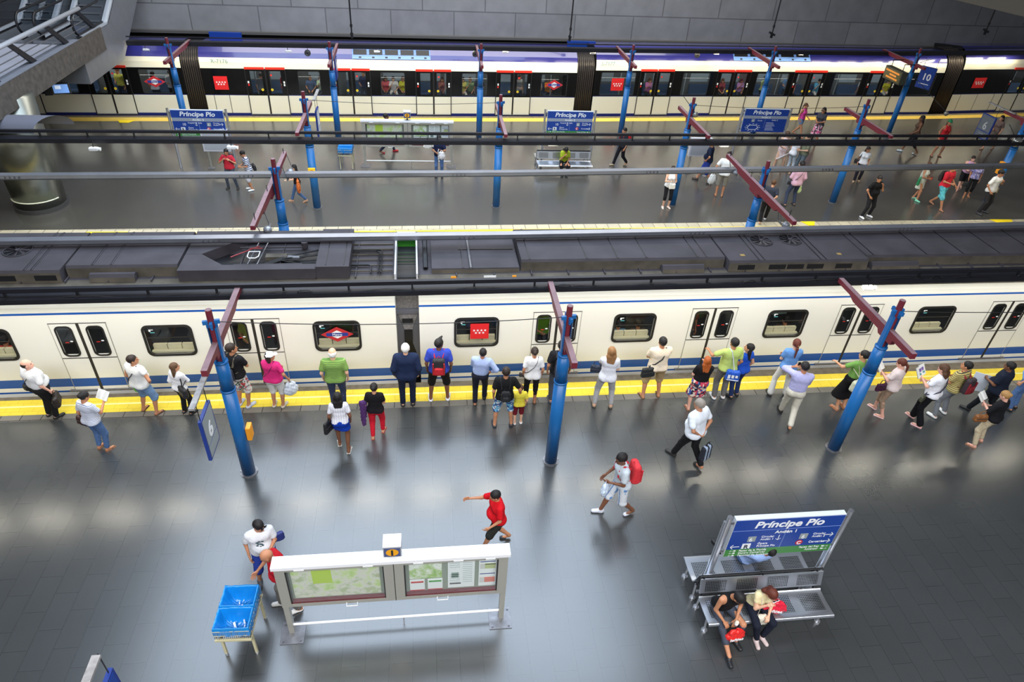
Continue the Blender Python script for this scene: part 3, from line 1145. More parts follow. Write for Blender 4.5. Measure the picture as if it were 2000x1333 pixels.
# right car roof
near_roof_box(CB, 'roof_box', .10, 2.25, .66, 2.35, 2.93, [.85], ch=.03)
near_roof_box(CB, 'roof_box', 2.30, 7.60, .72, 2.45, 3.10, [2.5, 3.95, 4.75, 5.5, 6.85, 7.1])
near_roof_box(CB, 'cooling_unit', 7.65, 11.5, .52, 2.45, 3.10, [8.45, 8.6, 10.15, 10.3])
near_roof_box(CB, 'roof_box', 11.55, 20.0, .72, 2.45, 3.10, [11.75, 13.3, 14.4, 15.5, 16.6])
near_roof_box(CB, 'roof_bump', 5.9, 7.0, .50, .72, 2.98, [], ch=.08)
near_roof_box(CB, 'roof_bump', 11.65, 13.0, .50, .72, 2.98, [], ch=.08)
fan(CB, 8.95, 1.62, 3.10, .30)
fan(CB, 9.80, 1.66, 3.10, .30)
for x in (7.9, 8.75, 9.25, 9.8, 10.6):
    MB().bb(x, x + .45, .515, .53, 2.86, 2.99, M_BLACK).build('vent_grille', None, CB)
for x in (8.05, 10.75):
    MB().bb(x, x + .12, .8, .9, 3.10, 3.105, mat('ochre_patch', (150, 124, 70), .7)).build('label_plate', None, CB)
# left car roof: cooling unit, long cover, pantograph well
near_roof_box(CA, 'cooling_unit', -13.0, -8.2, .52, 2.45, 3.10, [-8.95, -8.8, -10.9])
near_roof_box(CA, 'roof_box', -8.15, -5.75, .72, 2.45, 3.10, [-7.6, -7.2])
near_roof_box(CA, 'roof_bump', -7.62, -6.65, .50, .72, 2.98, [], ch=.07)
fan(CA, -9.45, 1.5, 3.10, .30)
for x in (-11.3, -9.6, -8.75):
    MB().bb(x, x + .45, .515, .53, 2.86, 2.99, M_BLACK).build('vent_grille', None, CA)
mb = MB()
# pantograph well: walls round a sunk deck with a pointed left end
mb.prism([(-5.7, .50), (-5.7, 1.27), (-5.33, 1.27), (-4.75, .74), (-2.62, .74), (-2.62, .50)], 2.8, 3.08, M_TROOF)
mb.prism([(-5.7, 2.45), (-5.7, 1.28), (-5.33, 1.28), (-4.6, 1.95), (-4.4, 2.2), (-2.62, 2.2), (-2.62, 2.45)], 2.8, 3.08, M_TROOF)
mb.bb(-2.62, -1.85, .52, 2.45, 2.8, 3.12, M_TROOF)
mb.bb(-2.40, -2.38, .6, 2.4, 3.12, 3.13, M_BLACK)
mb.bb(-1.98, -1.96, .6, 2.4, 3.12, 3.13, M_BLACK)
mb.build('roof_well', None, CA)
mb = MB()
mb.bb(-5.2, -2.62, .76, 2.2, 2.8, 2.815, M_BLACK)
mb.build('well_deck', None, CA)
mb = MB()
red = mat('red_arm', (150, 56, 60), .5)
for yy in (1.05, 1.9):
    mb.cyl((-4.6, yy, 2.90), (-3.0, yy, 2.90), .022, .022, 8, M_TROOF)
for dx in (0, .22):
    mb.cyl((-4.25 + dx, .95, 2.96), (-4.15 + dx, 2.1, 2.98), .016, .016, 8, M_GALV)
mb.cyl((-4.7, 1.3, 2.97), (-4.1, 1.75, 3.02), .016, .016, 8, red)
mb.cyl((-4.3, 1.62, 3.03), (-4.0, 1.62, 3.03), .016, .016, 8, red)
mb.tube([(-4.28, 1.18, 3.05), (-4.28, 1.42, 3.05), (-4.02, 1.42, 3.05), (-4.02, 1.18, 3.05), (-4.08, 1.10, 3.05), (-4.22, 1.10, 3.05)], .014, 6, M_WHITE, closed=True)
mb.bb(-3.9, -3.4, 1.30, 1.48, 2.86, 2.96, M_TROOF2)
mb.cyl((-3.5, 1.4, 2.9), (-3.1, 1.35, 2.9), .05, .05, 10, M_GALV)
mb.cyl((-3.05, 1.95, 2.86), (-3.05, 1.95, 3.02), .08, .08, 12, M_TROOF)
for k in range(4):
    mb.tube([(-3.9, 1.0 + k * .05, 2.88), (-3.5, 1.15 + k * .05, 2.95), (-3.0, 1.05 + k * .20, 2.88), (-2.65, 1.0 + k * .26, 2.88)], .018, 6, M_BLACK)
mb.build('pantograph', None, CA)
mb = MB()
for k in range(6):
    mb.bb(-1.85, -.85, .75 + k * .27, .77 + k * .27, 2.83, 2.86, M_TROOF2)
mb.tube([(-1.85, 1.75, 2.88), (-1.2, 1.75, 2.88), (-1.12, 1.68, 2.88), (-1.12, .6, 2.88)], .02, 6, M_BLACK)
mb.tube([(-1.85, 1.68, 2.88), (-1.27, 1.68, 2.88), (-1.19, 1.6, 2.88), (-1.19, .6, 2.88)], .02, 6, M_BLACK)
mb.tube([(-1.85, 1.0, 2.88), (-1.45, 1.0, 2.88), (-1.36, .94, 2.88), (-1.36, .6, 2.88)], .02, 6, M_BLACK)
mb.build('roof_pipe', None, CA)
mb = MB()
for k in range(5):
    mb.cyl((-.05, .85 + k * .33, 2.84), (-.05, 1.05 + k * .33, 2.92), .06, .06, 8, M_BLACK)
mb.cyl((1.05, .62, 2.96), (1.05, 2.3, 2.96), .03, .03, 8, M_GALV)
mb.build('roof_pipe', None, CB)
MB().bb(.8, 2.2, 1.6, 1.64, 2.93, 2.95, M_BLACK).build('roof_strip', None, CB)
for a, b, m_ in ((.55, .68, M_ORANGE), (1.35, 1.65, M_WHITE), (2.05, 2.15, M_ORANGE)):
    MB().bb(a, b, .44, .455, 2.785, 2.845, m_).build('marker_lamp', None, CB)

# gap between the cars
t = thing('car_coupling', 'grey bellows and coupling between the two cream train cars', 'coupling', (0, 13.67, 0), math.atan(.0125))
M_MOT = mat('mottled_grey', (128, 124, 122), .8, var=.3, vscale=20, bump=.4, bscale=60)
mb = MB()
mb.bb(-.80, -.24, .45, 2.3, 2.25, 2.50, M_MOT)
mb.bb(-.80, -.24, .45, 2.3, 1.95, 2.25, M_MOT)
mb.build('bellows', None, t)
mb = MB()
mb.add([(-.8, .40, 1.9), (-.24, .40, 1.9), (-.42, .38, 1.35), (-.62, .38, 1.35)], [(0, 1, 2, 3)], M_MOT)
mb.add([(-.8, .35, 1.9), (-.62, .35, 1.35), (-.62, .35, .95), (-.8, .35, .3)], [(0, 1, 2, 3)], mat('gap_grey', (92, 92, 98), .6))
mb.add([(-.24, .35, 1.9), (-.42, .35, 1.35), (-.42, .35, .95), (-.24, .35, .3)], [(0, 1, 2, 3)], mat('gap_grey', (92, 92, 98), .6))
mb.bb(-.8, -.24, .30, .44, 1.88, 1.96, mat('gap_grey', (92, 92, 98), .6))
mb.bb(-.66, -.4, .28, .4, 1.62, 1.68, M_BLACK)
mb.bb(-.62, -.42, .30, .42, 1.05, 1.35, M_BLACK)
mb.bb(-.8, -.24, .5, 2.4, -.6, 1.0, M_BLACK)
mb.build('coupling_plate', None, t)
mb = MB()
mb.bb(-.80, -.76, .42, 2.6, 2.56, 2.95, mat('frame_white', (206, 208, 212), .4))
mb.bb(-.28, -.24, .42, 2.6, 2.56, 2.95, mat('frame_white', (206, 208, 212), .4))
mb.bb(-.80, -.24, 2.56, 2.62, 2.3, 2.95, mat('frame_cream', (216, 208, 170), .4))
mb.bb(-.76, -.28, 2.50, 2.55, 2.55, 2.90, mat('green_panel', (58, 140, 40), .5))
mb.bb(-.76, -.28, .9, 2.5, 2.553, 2.562, M_BLACK)
for k in range(4):
    mb.cyl((-.76, 1.6 + k * .16, 2.6), (-.28, 1.6 + k * .16, 2.6), .012, .012, 6, mat('dark_green', (40, 70, 30), .6))
mb.build('frame', None, t)


# decals in the near train windows
def metro_diamond(parent, x, z, w_, h_, y=-.03):
    red = mat('diamond_red', (190, 44, 52), .5)
    blu = mat('diamond_blue', (40, 56, 140), .5)
    mb = MB()
    mb.add([(x - w_ / 2, y, z), (x, y, z - h_ / 2), (x + w_ / 2, y, z), (x, y, z + h_ / 2)], [(0, 1, 2, 3)], red)
    k = .55
    mb.add([(x - w_ / 2 * k, y - .003, z), (x, y - .003, z - h_ / 2 * k), (x + w_ / 2 * k, y - .003, z), (x, y - .003, z + h_ / 2 * k)], [(0, 1, 2, 3)], M_SIGNWHITE)
    mb.add([(x - w_ * .33, y - .006, z - h_ * .11), (x + w_ * .33, y - .006, z - h_ * .11), (x + w_ * .33, y - .006, z + h_ * .11), (x - w_ * .33, y - .006, z + h_ * .11)], [(0, 1, 2, 3)], blu)
    o = mb.build('diamond_emblem', None, parent)
    text('Metro', h_ * .21, (x, y - .008, z - h_ * .075), M_SIGNWHITE, o, align='CENTER')
    return o


def star_flag(parent, x, z, w_, h_, y=-.03):
    red = mat('flag_red', (222, 36, 40), .5)
    mb = MB()
    mb.quad((x - w_ / 2, y, z - h_ / 2), (x + w_ / 2, y, z - h_ / 2), (x + w_ / 2, y, z + h_ / 2), (x - w_ / 2, y, z + h_ / 2), red)
    o = mb.build('flag_emblem', None, parent)
    mb = MB()
    for row, n, dz in ((0, 4, .06), (1, 3, -.10)):
        for k in range(n):
            cx = x + (k - (n - 1) / 2) * w_ * .2
            cz = z + dz * h_
            r = w_ * .085
            vs = [(cx + (r if i % 2 == 0 else r * .42) * math.sin(i * math.pi / 5), y - .004, cz + (r if i % 2 == 0 else r * .42) * math.cos(i * math.pi / 5)) for i in range(10)]
            vs.append((cx, y - .004, cz))
            mb.add(vs, [(10, i, (i + 1) % 10) for i in range(10)], M_SIGNWHITE)
    mb.build('star', None, o)
    return o


metro_diamond(CA, -2.22, 1.55, .78, .44)
star_flag(CB, 1.24, 1.53, .46, .46)


# ------------------------------------------------------------------ far train
M_FWHITE = mat('far_train_white', (232, 230, 214), 0.28, 0, 0.5, coat=.3)
M_FBLUE = mat('far_train_roof_blue', (52, 52, 130), 0.22, 0, 0.6, coat=.5)
M_FBLACK = mat('far_train_black', (14, 14, 15), 0.12, 0, 0.4)
M_SEATB = mat('seat_blue', (60, 84, 120), .6)
M_FRED = mat('door_header_red', (222, 50, 36), 0.4)
M_FNAVY = mat('far_train_sill', (30, 40, 110), 0.4)


def far_car(x0, x1, doors, wins, label, zs=1.0, flag=None, num=None, diamond=None, lowseams=(), origin=None, slope=0.0515, grille=None, darkwins=()):
    """origin (x,y) at world; local x measured along the line from world x = 0"""
    t = thing('metro_car', label, 'train', (0, origin, 0), math.atan(slope), 'cars of the white train with the black window band')
    k = math.sqrt(1 + slope * slope)
    L = lambda x: x * k
    x0, x1 = L(x0), L(x1)
    doors = [(L(a), L(b)) for a, b in doors]
    wins = [(L(a), L(b)) for a, b in wins]
    Z = lambda z: z * zs
    holes = []
    for a, b in wins:
        holes.append((a, b, Z(1.02), Z(2.08)))
    for a, b in doors:
        m_ = (a + b) / 2
        holes.append((a + .22, m_ - .16, Z(1.00), Z(2.08)))
        holes.append((m_ + .16, b - .22, Z(1.00), Z(2.08)))

    def prof(z):
        return lp([(-1, .0), (Z(2.2), .0), (Z(2.45), .03), (Z(2.65), .10), (Z(2.85), .24), (Z(3.05), .48), (Z(3.15), .8)], z)

    def mo(x, z):
        if z < Z(.10):
            return M_FNAVY
        if z < Z(.94):
            return M_FWHITE
        if z < Z(.97):
            return M_FNAVY
        if z < Z(2.18):
            return M_FBLACK
        if z < Z(2.64):
            return M_FWHITE
        return M_FBLUE
    mb = MB()
    wall_with_holes(mb, x0, x1, [Z(q) for q in (-.3, .10, .94, .97, 1.02, 2.08, 2.18, 2.3, 2.45, 2.55, 2.64, 2.74, 2.85, 2.95, 3.05, 3.15)], holes, prof, mo)
    for x in (x0, x1):
        mb.add([(x, 0, -.3), (x, 2.8, -.3), (x, 2.8, Z(2.9)), (x, .8, Z(3.15)), (x, .10, Z(2.65)), (x, 0, Z(2.2))], [tuple(range(6))], M_BLACK)
    mb.add([(x0, 2.8, -.3), (x1, 2.8, -.3), (x1, 2.8, Z(2.9)), (x0, 2.8, Z(2.9))], [(0, 1, 2, 3)], M_FWHITE)
    mb.build('body', None, t)
    mb = MB()
    mb.add([(x0, .8, Z(3.15)), (x1, .8, Z(3.15)), (x1, 2.8, Z(2.9)), (x0, 2.8, Z(2.9))], [(0, 1, 2, 3)], M_FBLUE)
    mb.build('roof', None, t)
    mb = MB()
    mb.bb(x0 + .1, x1 - .1, .08, 2.7, -.05, 0.0, M_INTD)
    mb.bb(x0 + .1, x1 - .1, 2.6, 2.66, 0, Z(2.2), M_INT)
    mb.bb(x0 + .1, x1 - .1, .2, 2.6, Z(2.22), Z(2.26), M_INT)
    x = x0 + .8
    while x < x1 - 1.4:
        mb.bb(x, x + 1.1, 2.58, 2.60, Z(1.0), Z(1.9), M_INTB)
        mb.cyl((x + 1.3, 1.9, 0), (x + 1.3, 1.9, Z(2.2)), .025, .025, 6, M_INTB)
        mb.bb(x, x + 1.4, 2.15, 2.58, .40, .46, M_SEATB)
        mb.bb(x, x + 1.4, 2.50, 2.56, .46, .95, M_SEATB)
        x += 1.9
    mb.build('interior', None, t)
    mb = MB()
    mb.bb(x0 + .6, x1 - .6, 1.3, 1.42, Z(2.19), Z(2.215), mat('car_ceiling_light', (255, 250, 235), .5, emit=15.0))
    mb.build('ceiling_light', None, t)
    for a, b in wins:
        mb = MB()
        mb.quad((a - .01, .02, Z(1.01)), (b + .01, .02, Z(1.01)), (b + .01, .02, Z(2.09)), (a - .01, .02, Z(2.09)), G_FAR)
        f = mb.build('window', None, t)
        mb = MB()
        mb.bb(a, b, -.004, .02, Z(1.82), Z(1.84), M_FBLACK)
        ring(mb, a - .02, b + .02, Z(1.0), Z(2.10), .08, .03, -.006, .02, mat('far_window_rim', (40, 42, 46), .3))
        mb.build('window_frame', None, f)
    for a, b in doors:
        m_ = (a + b) / 2
        for s, (c, d) in ((-1, (a, m_)), (1, (m_, b))):
            mb = MB()
            hx0, hx1 = (c + .22, d - .16) if s < 0 else (c + .16, d - .22)
            wall_with_holes(mb, c + .02, d - .02, [Z(.06), Z(.94), Z(2.16)], [(hx0, hx1, Z(1.0), Z(2.08))], lambda z: -.02, lambda x, z: M_FWHITE if z < Z(.94) else M_FBLACK)
            dr = mb.build('door', None, t)
            mb = MB()
            mb.quad((hx0 - .01, -.01, Z(.99)), (hx1 + .01, -.01, Z(.99)), (hx1 + .01, -.01, Z(2.09)), (hx0 - .01, -.01, Z(2.09)), G_FAR)
            mb.build('pane', None, dr)
            mb = MB()
            xx = hx1 - .06 if s < 0 else hx0 + .06
            mb.disc((xx, -.03, Z(1.22)), .06, mat('button_yellow', (236, 206, 50), .4, emit=.2), 12)
            mb.disc((xx, -.033, Z(1.22)), .02, M_BLACK, 8)
            if s > 0:
                mb.disc((hx0 + .10, -.03, Z(1.90)), .045, mat('button_red', (226, 50, 40), .4, emit=.3), 12)
            mb.build('door_button', None, dr)
            mb = MB()
            xx = c + .10 if s < 0 else d - .10
            mb.bb(xx - .035, xx + .035, -.03, -.025, Z(1.52), Z(1.62), M_SIGNWHITE)
            mb.bb(xx - .035, xx + .035, -.03, -.025, Z(1.40), Z(1.49), mat('red_sticker', (206, 40, 36), .5) if s < 0 else M_SIGNWHITE)
            mb.build('sticker', None, dr)
        mb = MB()
        mb.bb(a, m_ - .03, -.05, .0, Z(2.16), Z(2.26), M_FRED)
        mb.bb(m_ + .03, b, -.05, .0, Z(2.16), Z(2.26), M_FRED)
        mb.build('door_header', None, t)
        mb = MB()
        for x in (a, m_, b):
            wd = .04 if x == m_ else .02
            mb.bb(x - wd, x + wd, -.024, .0, Z(.04), Z(2.18), M_BLACK)
        mb.bb(a, b, -.05, -.0, Z(.02), Z(.06), M_GALV)
        mb.build('door_frame', None, t)
    mb = MB()
    for x in [L(q) for q in lowseams]:
        mb.bb(x - .012, x + .012, -.004, .0, Z(.10), Z(.94), M_TDARK)
    x = x0 + 2.4
    while x < x1:
        mb.add([(x, prof(Z(2.66)) - .006, Z(2.66)), (x + .02, prof(Z(2.66)) - .006, Z(2.66)), (x + .02, prof(Z(3.0)) - .006, Z(3.0)), (x, prof(Z(3.0)) - .006, Z(3.0))], [(0, 1, 2, 3)], M_FNAVY)
        x += 2.4
    mb.build('panel_seam', None, t)
    if flag:
        star_flag(t, L(flag[0]), flag[1], flag[2], flag[3])
    if diamond:
        metro_diamond(t, L(diamond[0]), diamond[1], .95, .52)
    if num:
        text(num[0], .26, (L(num[1]), -.02, Z(2.42)), mat('car_number', (90, 140, 140), .5), t)
    if grille:
        g0, g1 = L(grille[0]), L(grille[1])
        mb = MB()
        pale = mat('grille_blue', (112, 150, 214), .4)
        zl, zu = Z(2.68), Z(3.06)
        yl, yu = prof(zl) - .05, prof(zu) - .06
        mb.add([(g0, yl, zl), (g1, yl, zl), (g1, yu, zu), (g0, yu, zu)], [(0, 1, 2, 3)], pale)
        n = 5
        for i in range(n):
            a = g0 + (g1 - g0) * (i + .08) / n
            b = g0 + (g1 - g0) * (i + .92) / n
            q = lambda f: (yl + (yu - yl) * f - .01, zl + (zu - zl) * f)
            (ya, za), (yb, zb) = q(.42), q(.95)
            mb.add([(a, ya, za), (b, ya, za), (b, yb, zb), (a, yb, zb)], [(0, 1, 2, 3)], M_BLACK)
        for i in range(6):
            a = g0 + (g1 - g0) * (i + .5) / 6
            (ya, za), (yb, zb) = q(.10), q(.25)
            mb.add([(a, ya, za), (a + .12, ya, za), (a + .12, yb, zb), (a, yb, zb)], [(0, 1, 2, 3)], M_BLACK)
        mb.build('roof_grille', None, t)
    return t


FC1 = far_car(-10.38, 7.78, [(-8.42, -6.58), (-4.38, -2.61), (-.40, 1.34), (3.62, 5.42)], [(-6.0, -5.0), (-2.1, -.95), (1.9, 3.15), (5.95, 7.3)],
              'white train car with the number R-7176 and four door pairs', 1.0, (-9.57, 1.52, .62, .62), ('R-7176', -9.85), (6.62, 1.58), (-10.0, -9.3), 34.88, .0515, (-3.4, .35))
FC2 = far_car(8.76, 29.35, [(11.2, 13.05), (15.52, 17.44), (20.0, 21.94), (24.6, 26.4)], [(9.1, 10.95), (13.6, 15.1), (17.85, 19.7), (22.5, 24.2), (27.0, 28.9)],
              'white train car right of the second bellows with the number S-7177', 1.06, (10.0, 1.62, .66, .62), ('S-7177', 9.0), None, (), 34.69, .075, (16.3, 20.8))
FC3 = far_car(30.6, 48, [(34.2, 36.4), (39, 41)], [(37, 38.6)], 'white train car at the right edge after the last bellows, with a small red flag', 1.13, (32.1, 1.72, .85, .58), None, None, (31.2, 32.4, 33.6), 33.2, .128)
FC0 = far_car(-29.5, -11.22, [(-15.4, -13.6), (-19.4, -17.6), (-23.4, -21.6)], [(-13.1, -11.8), (-17.2, -15.9), (-21, -20)], 'white train car behind the concrete stair at the left, with a red diamond', 1.0, None, None, (-12.5, 1.55), (), 34.88, .0515)


def bellows(xa, xb, y0, s, zsc, label):
    t = thing('bellows', label, 'bellows', (0, y0, 0), math.atan(s), 'ribbed black bellows of the white train')
    k = math.sqrt(1 + s * s)
    xa, xb = xa * k, xb * k
    n = 9
    mb = MB()
    pr = [(.12, -.3), (.12, 2.25 * zsc), (.18, 2.5 * zsc), (.35, 2.75 * zsc), (.6, 2.95 * zsc), (1.0, 3.05 * zsc), (1.6, 3.05 * zsc)]
    mb.strip([[(xa, a, b) for a, b in pr], [(xb, a, b) for a, b in pr]], M_BLACK)
    mb.build('skin', None, t)
    mb = MB()
    for i in range(n):
        x = xa + (xb - xa) * (i + .5) / n
        mb.tube([(x, a - .04, b) for a, b in pr], .028, 6, mat('bellows_rib', (74, 66, 62), .3, .4))
    mb.build('rib', None, t, True)


bellows(-11.22, -10.38, 34.88, .0515, 1.0, 'ribbed black bellows left of the R-7176 car')
bellows(7.80, 8.72, 34.88, .0515, 1.0, 'ribbed black bellows near the picture centre right')
bellows(29.5, 30.5, 34.4, .085, 1.1, 'ribbed black bellows between the last two white cars')
# blue gap plates above the bellows
for (x, y, l) in [(-9.6, 35.6, 'blue panel in the dark recess above the first bellows'), (8.3, 36.2, 'blue panel in the dark recess above the second bellows')]:
    mb = MB()
    mb.bb(-.75, .75, -.1, .1, 2.95, 3.25, M_SIGNBLUE)
    o = mb.build('blue_panel')
    o.location = (x, y + 1.2, 0)
    tag(o, l, 'panel', 'blue panels above the bellows')

# ------------------------------------------------------------------ concrete landing, escalators, column (upper left)
t = thing('concrete_landing', 'raised concrete landing with sloping steel railing at the upper left', 'landing', (-13.0, 24, 0))
mb = MB()
mb.bb(-.35, .02, -9, 5.05, 3.65, 4.5, M_CONCD)
mb.bb(-.03, .02, 5.05, 7.25, 3.65, 4.5, M_CONCD)
mb.build('edge_beam', None, t)
mb = MB()
mb.bb(-.37, .03, -9, 5.05, 4.5, 4.52, mat('beam_cap', (112, 116, 126), .7, var=.1))
mb.build('beam_cap', None, t)
mb = MB()
mb.bb(-10, -.35, -9, 5.05, 3.9, 4.3, mat('landing_floor', (176, 178, 190), .35, var=.1, vscale=1.0))
mb.build('landing_floor', None, t)
mb = MB()
mb.cyl((-.12, -9, 5.4), (-.12, 6.1, 5.4), .075, .075, 14, mat('bright_handrail', (206, 210, 218), .3, .4))
mb.build('handrail', None, t, True)
for y in (-4.4, -1.9, .6, 3.25, 5.9):
    mb = MB()
    mb.add([(-.2, y + .98, 4.52), (-.2, y + 1.32, 4.52), (-.2, y + .14, 5.34), (-.2, y - .12, 5.34)], [(0, 1, 2, 3)], M_BLACK)
    mb.add([(-.12, y + .98, 4.52), (-.12, y + 1.32, 4.52), (-.12, y + .14, 5.34), (-.12, y - .12, 5.34)], [(0, 1, 2, 3)], M_BLACK)
    mb.strip([[(-.2, y + .98, 4.52), (-.2, y + 1.32, 4.52), (-.2, y + .14, 5.34), (-.2, y - .12, 5.34), (-.2, y + .98, 4.52)], [(-.12, y + .98, 4.52), (-.12, y + 1.32, 4.52), (-.12, y + .14, 5.34), (-.12, y - .12, 5.34), (-.12, y + .98, 4.52)]], mat('rail_post', (58, 60, 66), .5))
    mb.build('railing_post', None, t)
mb = MB()
for z in (4.72, 4.92, 5.12):
    dy = (5.4 - z) / .9 * .9
    mb.cyl((-.17, -9, z), (-.17, 6.1 + dy * .6, z), .018, .018, 6, M_GALV)
mb.build('railing_wire', None, t)


def escalator(x0, x1, label, cladding=True):
    t = thing('escalator', label, 'escalator', ((x0 + x1) / 2, 31.0, 0), 0, 'escalators at the upper left')
    hw = (x1 - x0) / 2
    tan = math.tan(R_(30))
    M_CLAD = mat('escalator_cladding', (136, 138, 142), .45, .5, var=.06)
    top = lambda y: 4.42 if y < 1.2 else 4.42 + (y - 1.2) * tan
    bot = lambda y: 2.85 if y < 1.9 else 2.85 + (y - 1.9) * tan
    ys = [-1.9, -1, 0, 1.2, 1.9, 4, 8, 12]
    mb = MB()
    for x in (-hw, hw):
        mb.strip([[(x, y, bot(y)) for y in ys], [(x, y, top(y)) for y in ys]], M_CLAD)
    mb.strip([[(-hw, y, bot(y)) for y in ys], [(hw, y, bot(y)) for y in ys]], M_CLAD)
    mb.quad((-hw, -1.9, 2.85), (hw, -1.9, 2.85), (hw, -1.9, 4.42), (-hw, -1.9, 4.42), M_CLAD)
    mb.build('cladding', None, t)
    mb = MB()
    M_STEP = mat('escalator_step', (104, 108, 114), .5, .4)
    mb.bb(-hw + .3, hw - .3, -1.6, 1.0, 4.3, 4.36, M_STEP)
    y, z = 1.0, 4.3
    while y < 11:
        mb.bb(-hw + .3, hw - .3, y, y + .42, z, z + .23, M_STEP)
        mb.bb(-hw + .3, hw - .3, y - .01, y + .03, z + .2, z + .235, M_BLACK)
        y += .38
        z += .38 * tan
    mb.build('step_band', None, t)
    for s in (-1, 1):
        mb = MB()
        yy = [-1.4, -.6, 0.4, 1.2, 2.0, 4, 8, 12]
        dz = lambda y: top(y)
        mb.strip([[(s * (hw - .02), y, dz(y) + .0) for y in yy], [(s * (hw - .02), y, dz(y) + .09) for y in yy], [(s * (hw - .24), y, dz(y) + .09) for y in yy], [(s * (hw - .24), y, dz(y)) for y in yy]], mat('deck_white', (216, 222, 232), .25, .5))
        mb.build('deck', None, t)
        mb = MB()
        gy = [-1.55, -1.2, -.4, 1.2, 2.0, 4, 8, 12]
        mb.strip([[(s * (hw - .13), y, dz(y) + .09) for y in gy], [(s * (hw - .13), y, dz(y) + (.84 if y > -1.5 else .5)) for y in gy]], glass('balustrade_glass', (.8, .84, .88), 1.0))
        mb.build('balustrade_glass', None, t)
        mb = MB()
        pts = [(s * (hw - .13), 1.0, dz(0) + .12), (s * (hw - .13), -1.2, dz(0) + .12)]
        for k in range(9):
            a = R_(-90 - 180 * k / 8)
            pts.append((s * (hw - .13), -1.3 + .38 * math.cos(a), dz(0) + .50 + .38 * math.sin(a)))
        pts += [(s * (hw - .13), y, dz(y) + .88) for y in (-.4, .4, 1.0, 1.5, 2.2, 4, 8, 12)]
        mb.tube(pts, .045, 8, M_BLACK)
        mb.build('handrail', None, t, True)
    return t


escalator(-14.65, -13.05, 'right one of two escalators rising from the concrete landing, with smooth grey side cladding')
escalator(-16.6, -15.0, 'left one of two escalators at the upper left corner')
mb = MB()
for k in range(16):
    mb.bb(-3.2, 3.2, k * .34, k * .34 + .36, -.1 + k * .17, .07 + k * .17, mat('stair_grey', (120, 122, 128), .6))
o = mb.build('stair_flight')
o.location = (-20.2, 29.15, 4.3)
tag(o, 'grey stair flight left of the escalators in the upper left corner', 'stairs')

mb = MB()
mb.cyl((0, 0, 0), (0, 0, 3.9), .80, .92, 40, mat('column_steel', (128, 130, 122), .30, .85, var=.2, vscale=1.2))
col = mb.build('steel_column', None, None, True)
col.location = (-13.72, 24.15, 0)
tag(col, 'thick round polished steel column under the landing at the left edge', 'column')
mb = MB()
mb.tube([(.83 * math.cos(a), .83 * math.sin(a), .42) for a in [R_(-150 + i * 10) for i in range(14)]], .022, 6, mat('pale_strip', (236, 240, 214), .4))
mb.build('pale_band', None, col)
mb = MB()
mb.cyl((0, 0, 0), (0, 0, .14), .86, .86, 40, mat('plinth', (60, 60, 60), .5))
mb.build('plinth', None, col)
mb = MB()
n = 14
for a0, r in ((0, .46),):
    rows = []
    for x in (-2.2, 1.15):
        rows.append([(x + (.42 if x > 0 else 0) * math.cos(R_(180 - 180 * i / n)) * -1, r * math.cos(R_(180 * i / n)), .40 * math.sin(R_(180 * i / n))) for i in range(n + 1)])
    mb.strip(rows, mat('duct_grey', (120, 122, 134), .5, .3))
o = mb.build('duct_cover', None, None, True)
o.location = (-12.85, 22.75, 3.28)
tag(o, 'curved grey duct cover sticking out under the landing at the left edge', 'duct')
# hanging screen
t = thing('hanging_screen', 'small bright screen in a black case hung under the landing before the train', 'screen', (-13.4, 27.2, 2.75), R_(14))
mb = MB()
mb.bb(-.45, .45, -.0, .22, 0, .62, M_BLACK)
mb.build('case', None, t)
mb = MB()
mb.bb(-.40, .40, -.012, -.004, .06, .56, mat('screen_glow', (120, 160, 220), .3, emit=.45))
mb.build('screen', None, t)
mb = MB()
mb.bb(-.28, .02, -.018, -.012, .3, .5, mat('screen_white', (220, 232, 250), .3, emit=.45))
mb.bb(-.9, -.5, .0, .2, -.05, .6, M_BLACK)
mb.cyl((.15, .1, .6), (.15, .1, .93), .03, .03, 8, M_BLACK)
mb.build('bracket', None, t)
t.scale = (.62, .62, .62)
t.location = (-13.25, 27.1, 3.05)
# dim soffit at the upper right
mb = MB()
mb.prism([(25.6, 33.9), (26.4, 29.6), (38, 26), (38, 37)], 6.5, 7.4, mat('dim_concrete', (92, 88, 80), .9))
o = mb.build('concrete_soffit')
tag(o, 'dim sloping concrete edge in the upper right corner', 'soffit')


# ------------------------------------------------------------------ arrows
def arrow(mb, x, z, s, d, m, y=-.004):
    dx, dz = {'L': (-1, 0), 'R': (1, 0), 'D': (0, -1), 'U': (0, 1)}[d]

    def P(a, b):
        return (x + a * dx * s - b * dz * s, y, z + a * dz * s + b * dx * s)
    mb.add([P(-.5, -.05), P(.4, -.05), P(.4, .05), P(-.5, .05)], [(0, 1, 2, 3)], m)
    for q in (-1, 1):
        mb.add([P(.5, 0), P(.42, .0 - q * .02), P(.14, q * .30), P(.22, q * .34)], [(0, 1, 2, 3)], m)


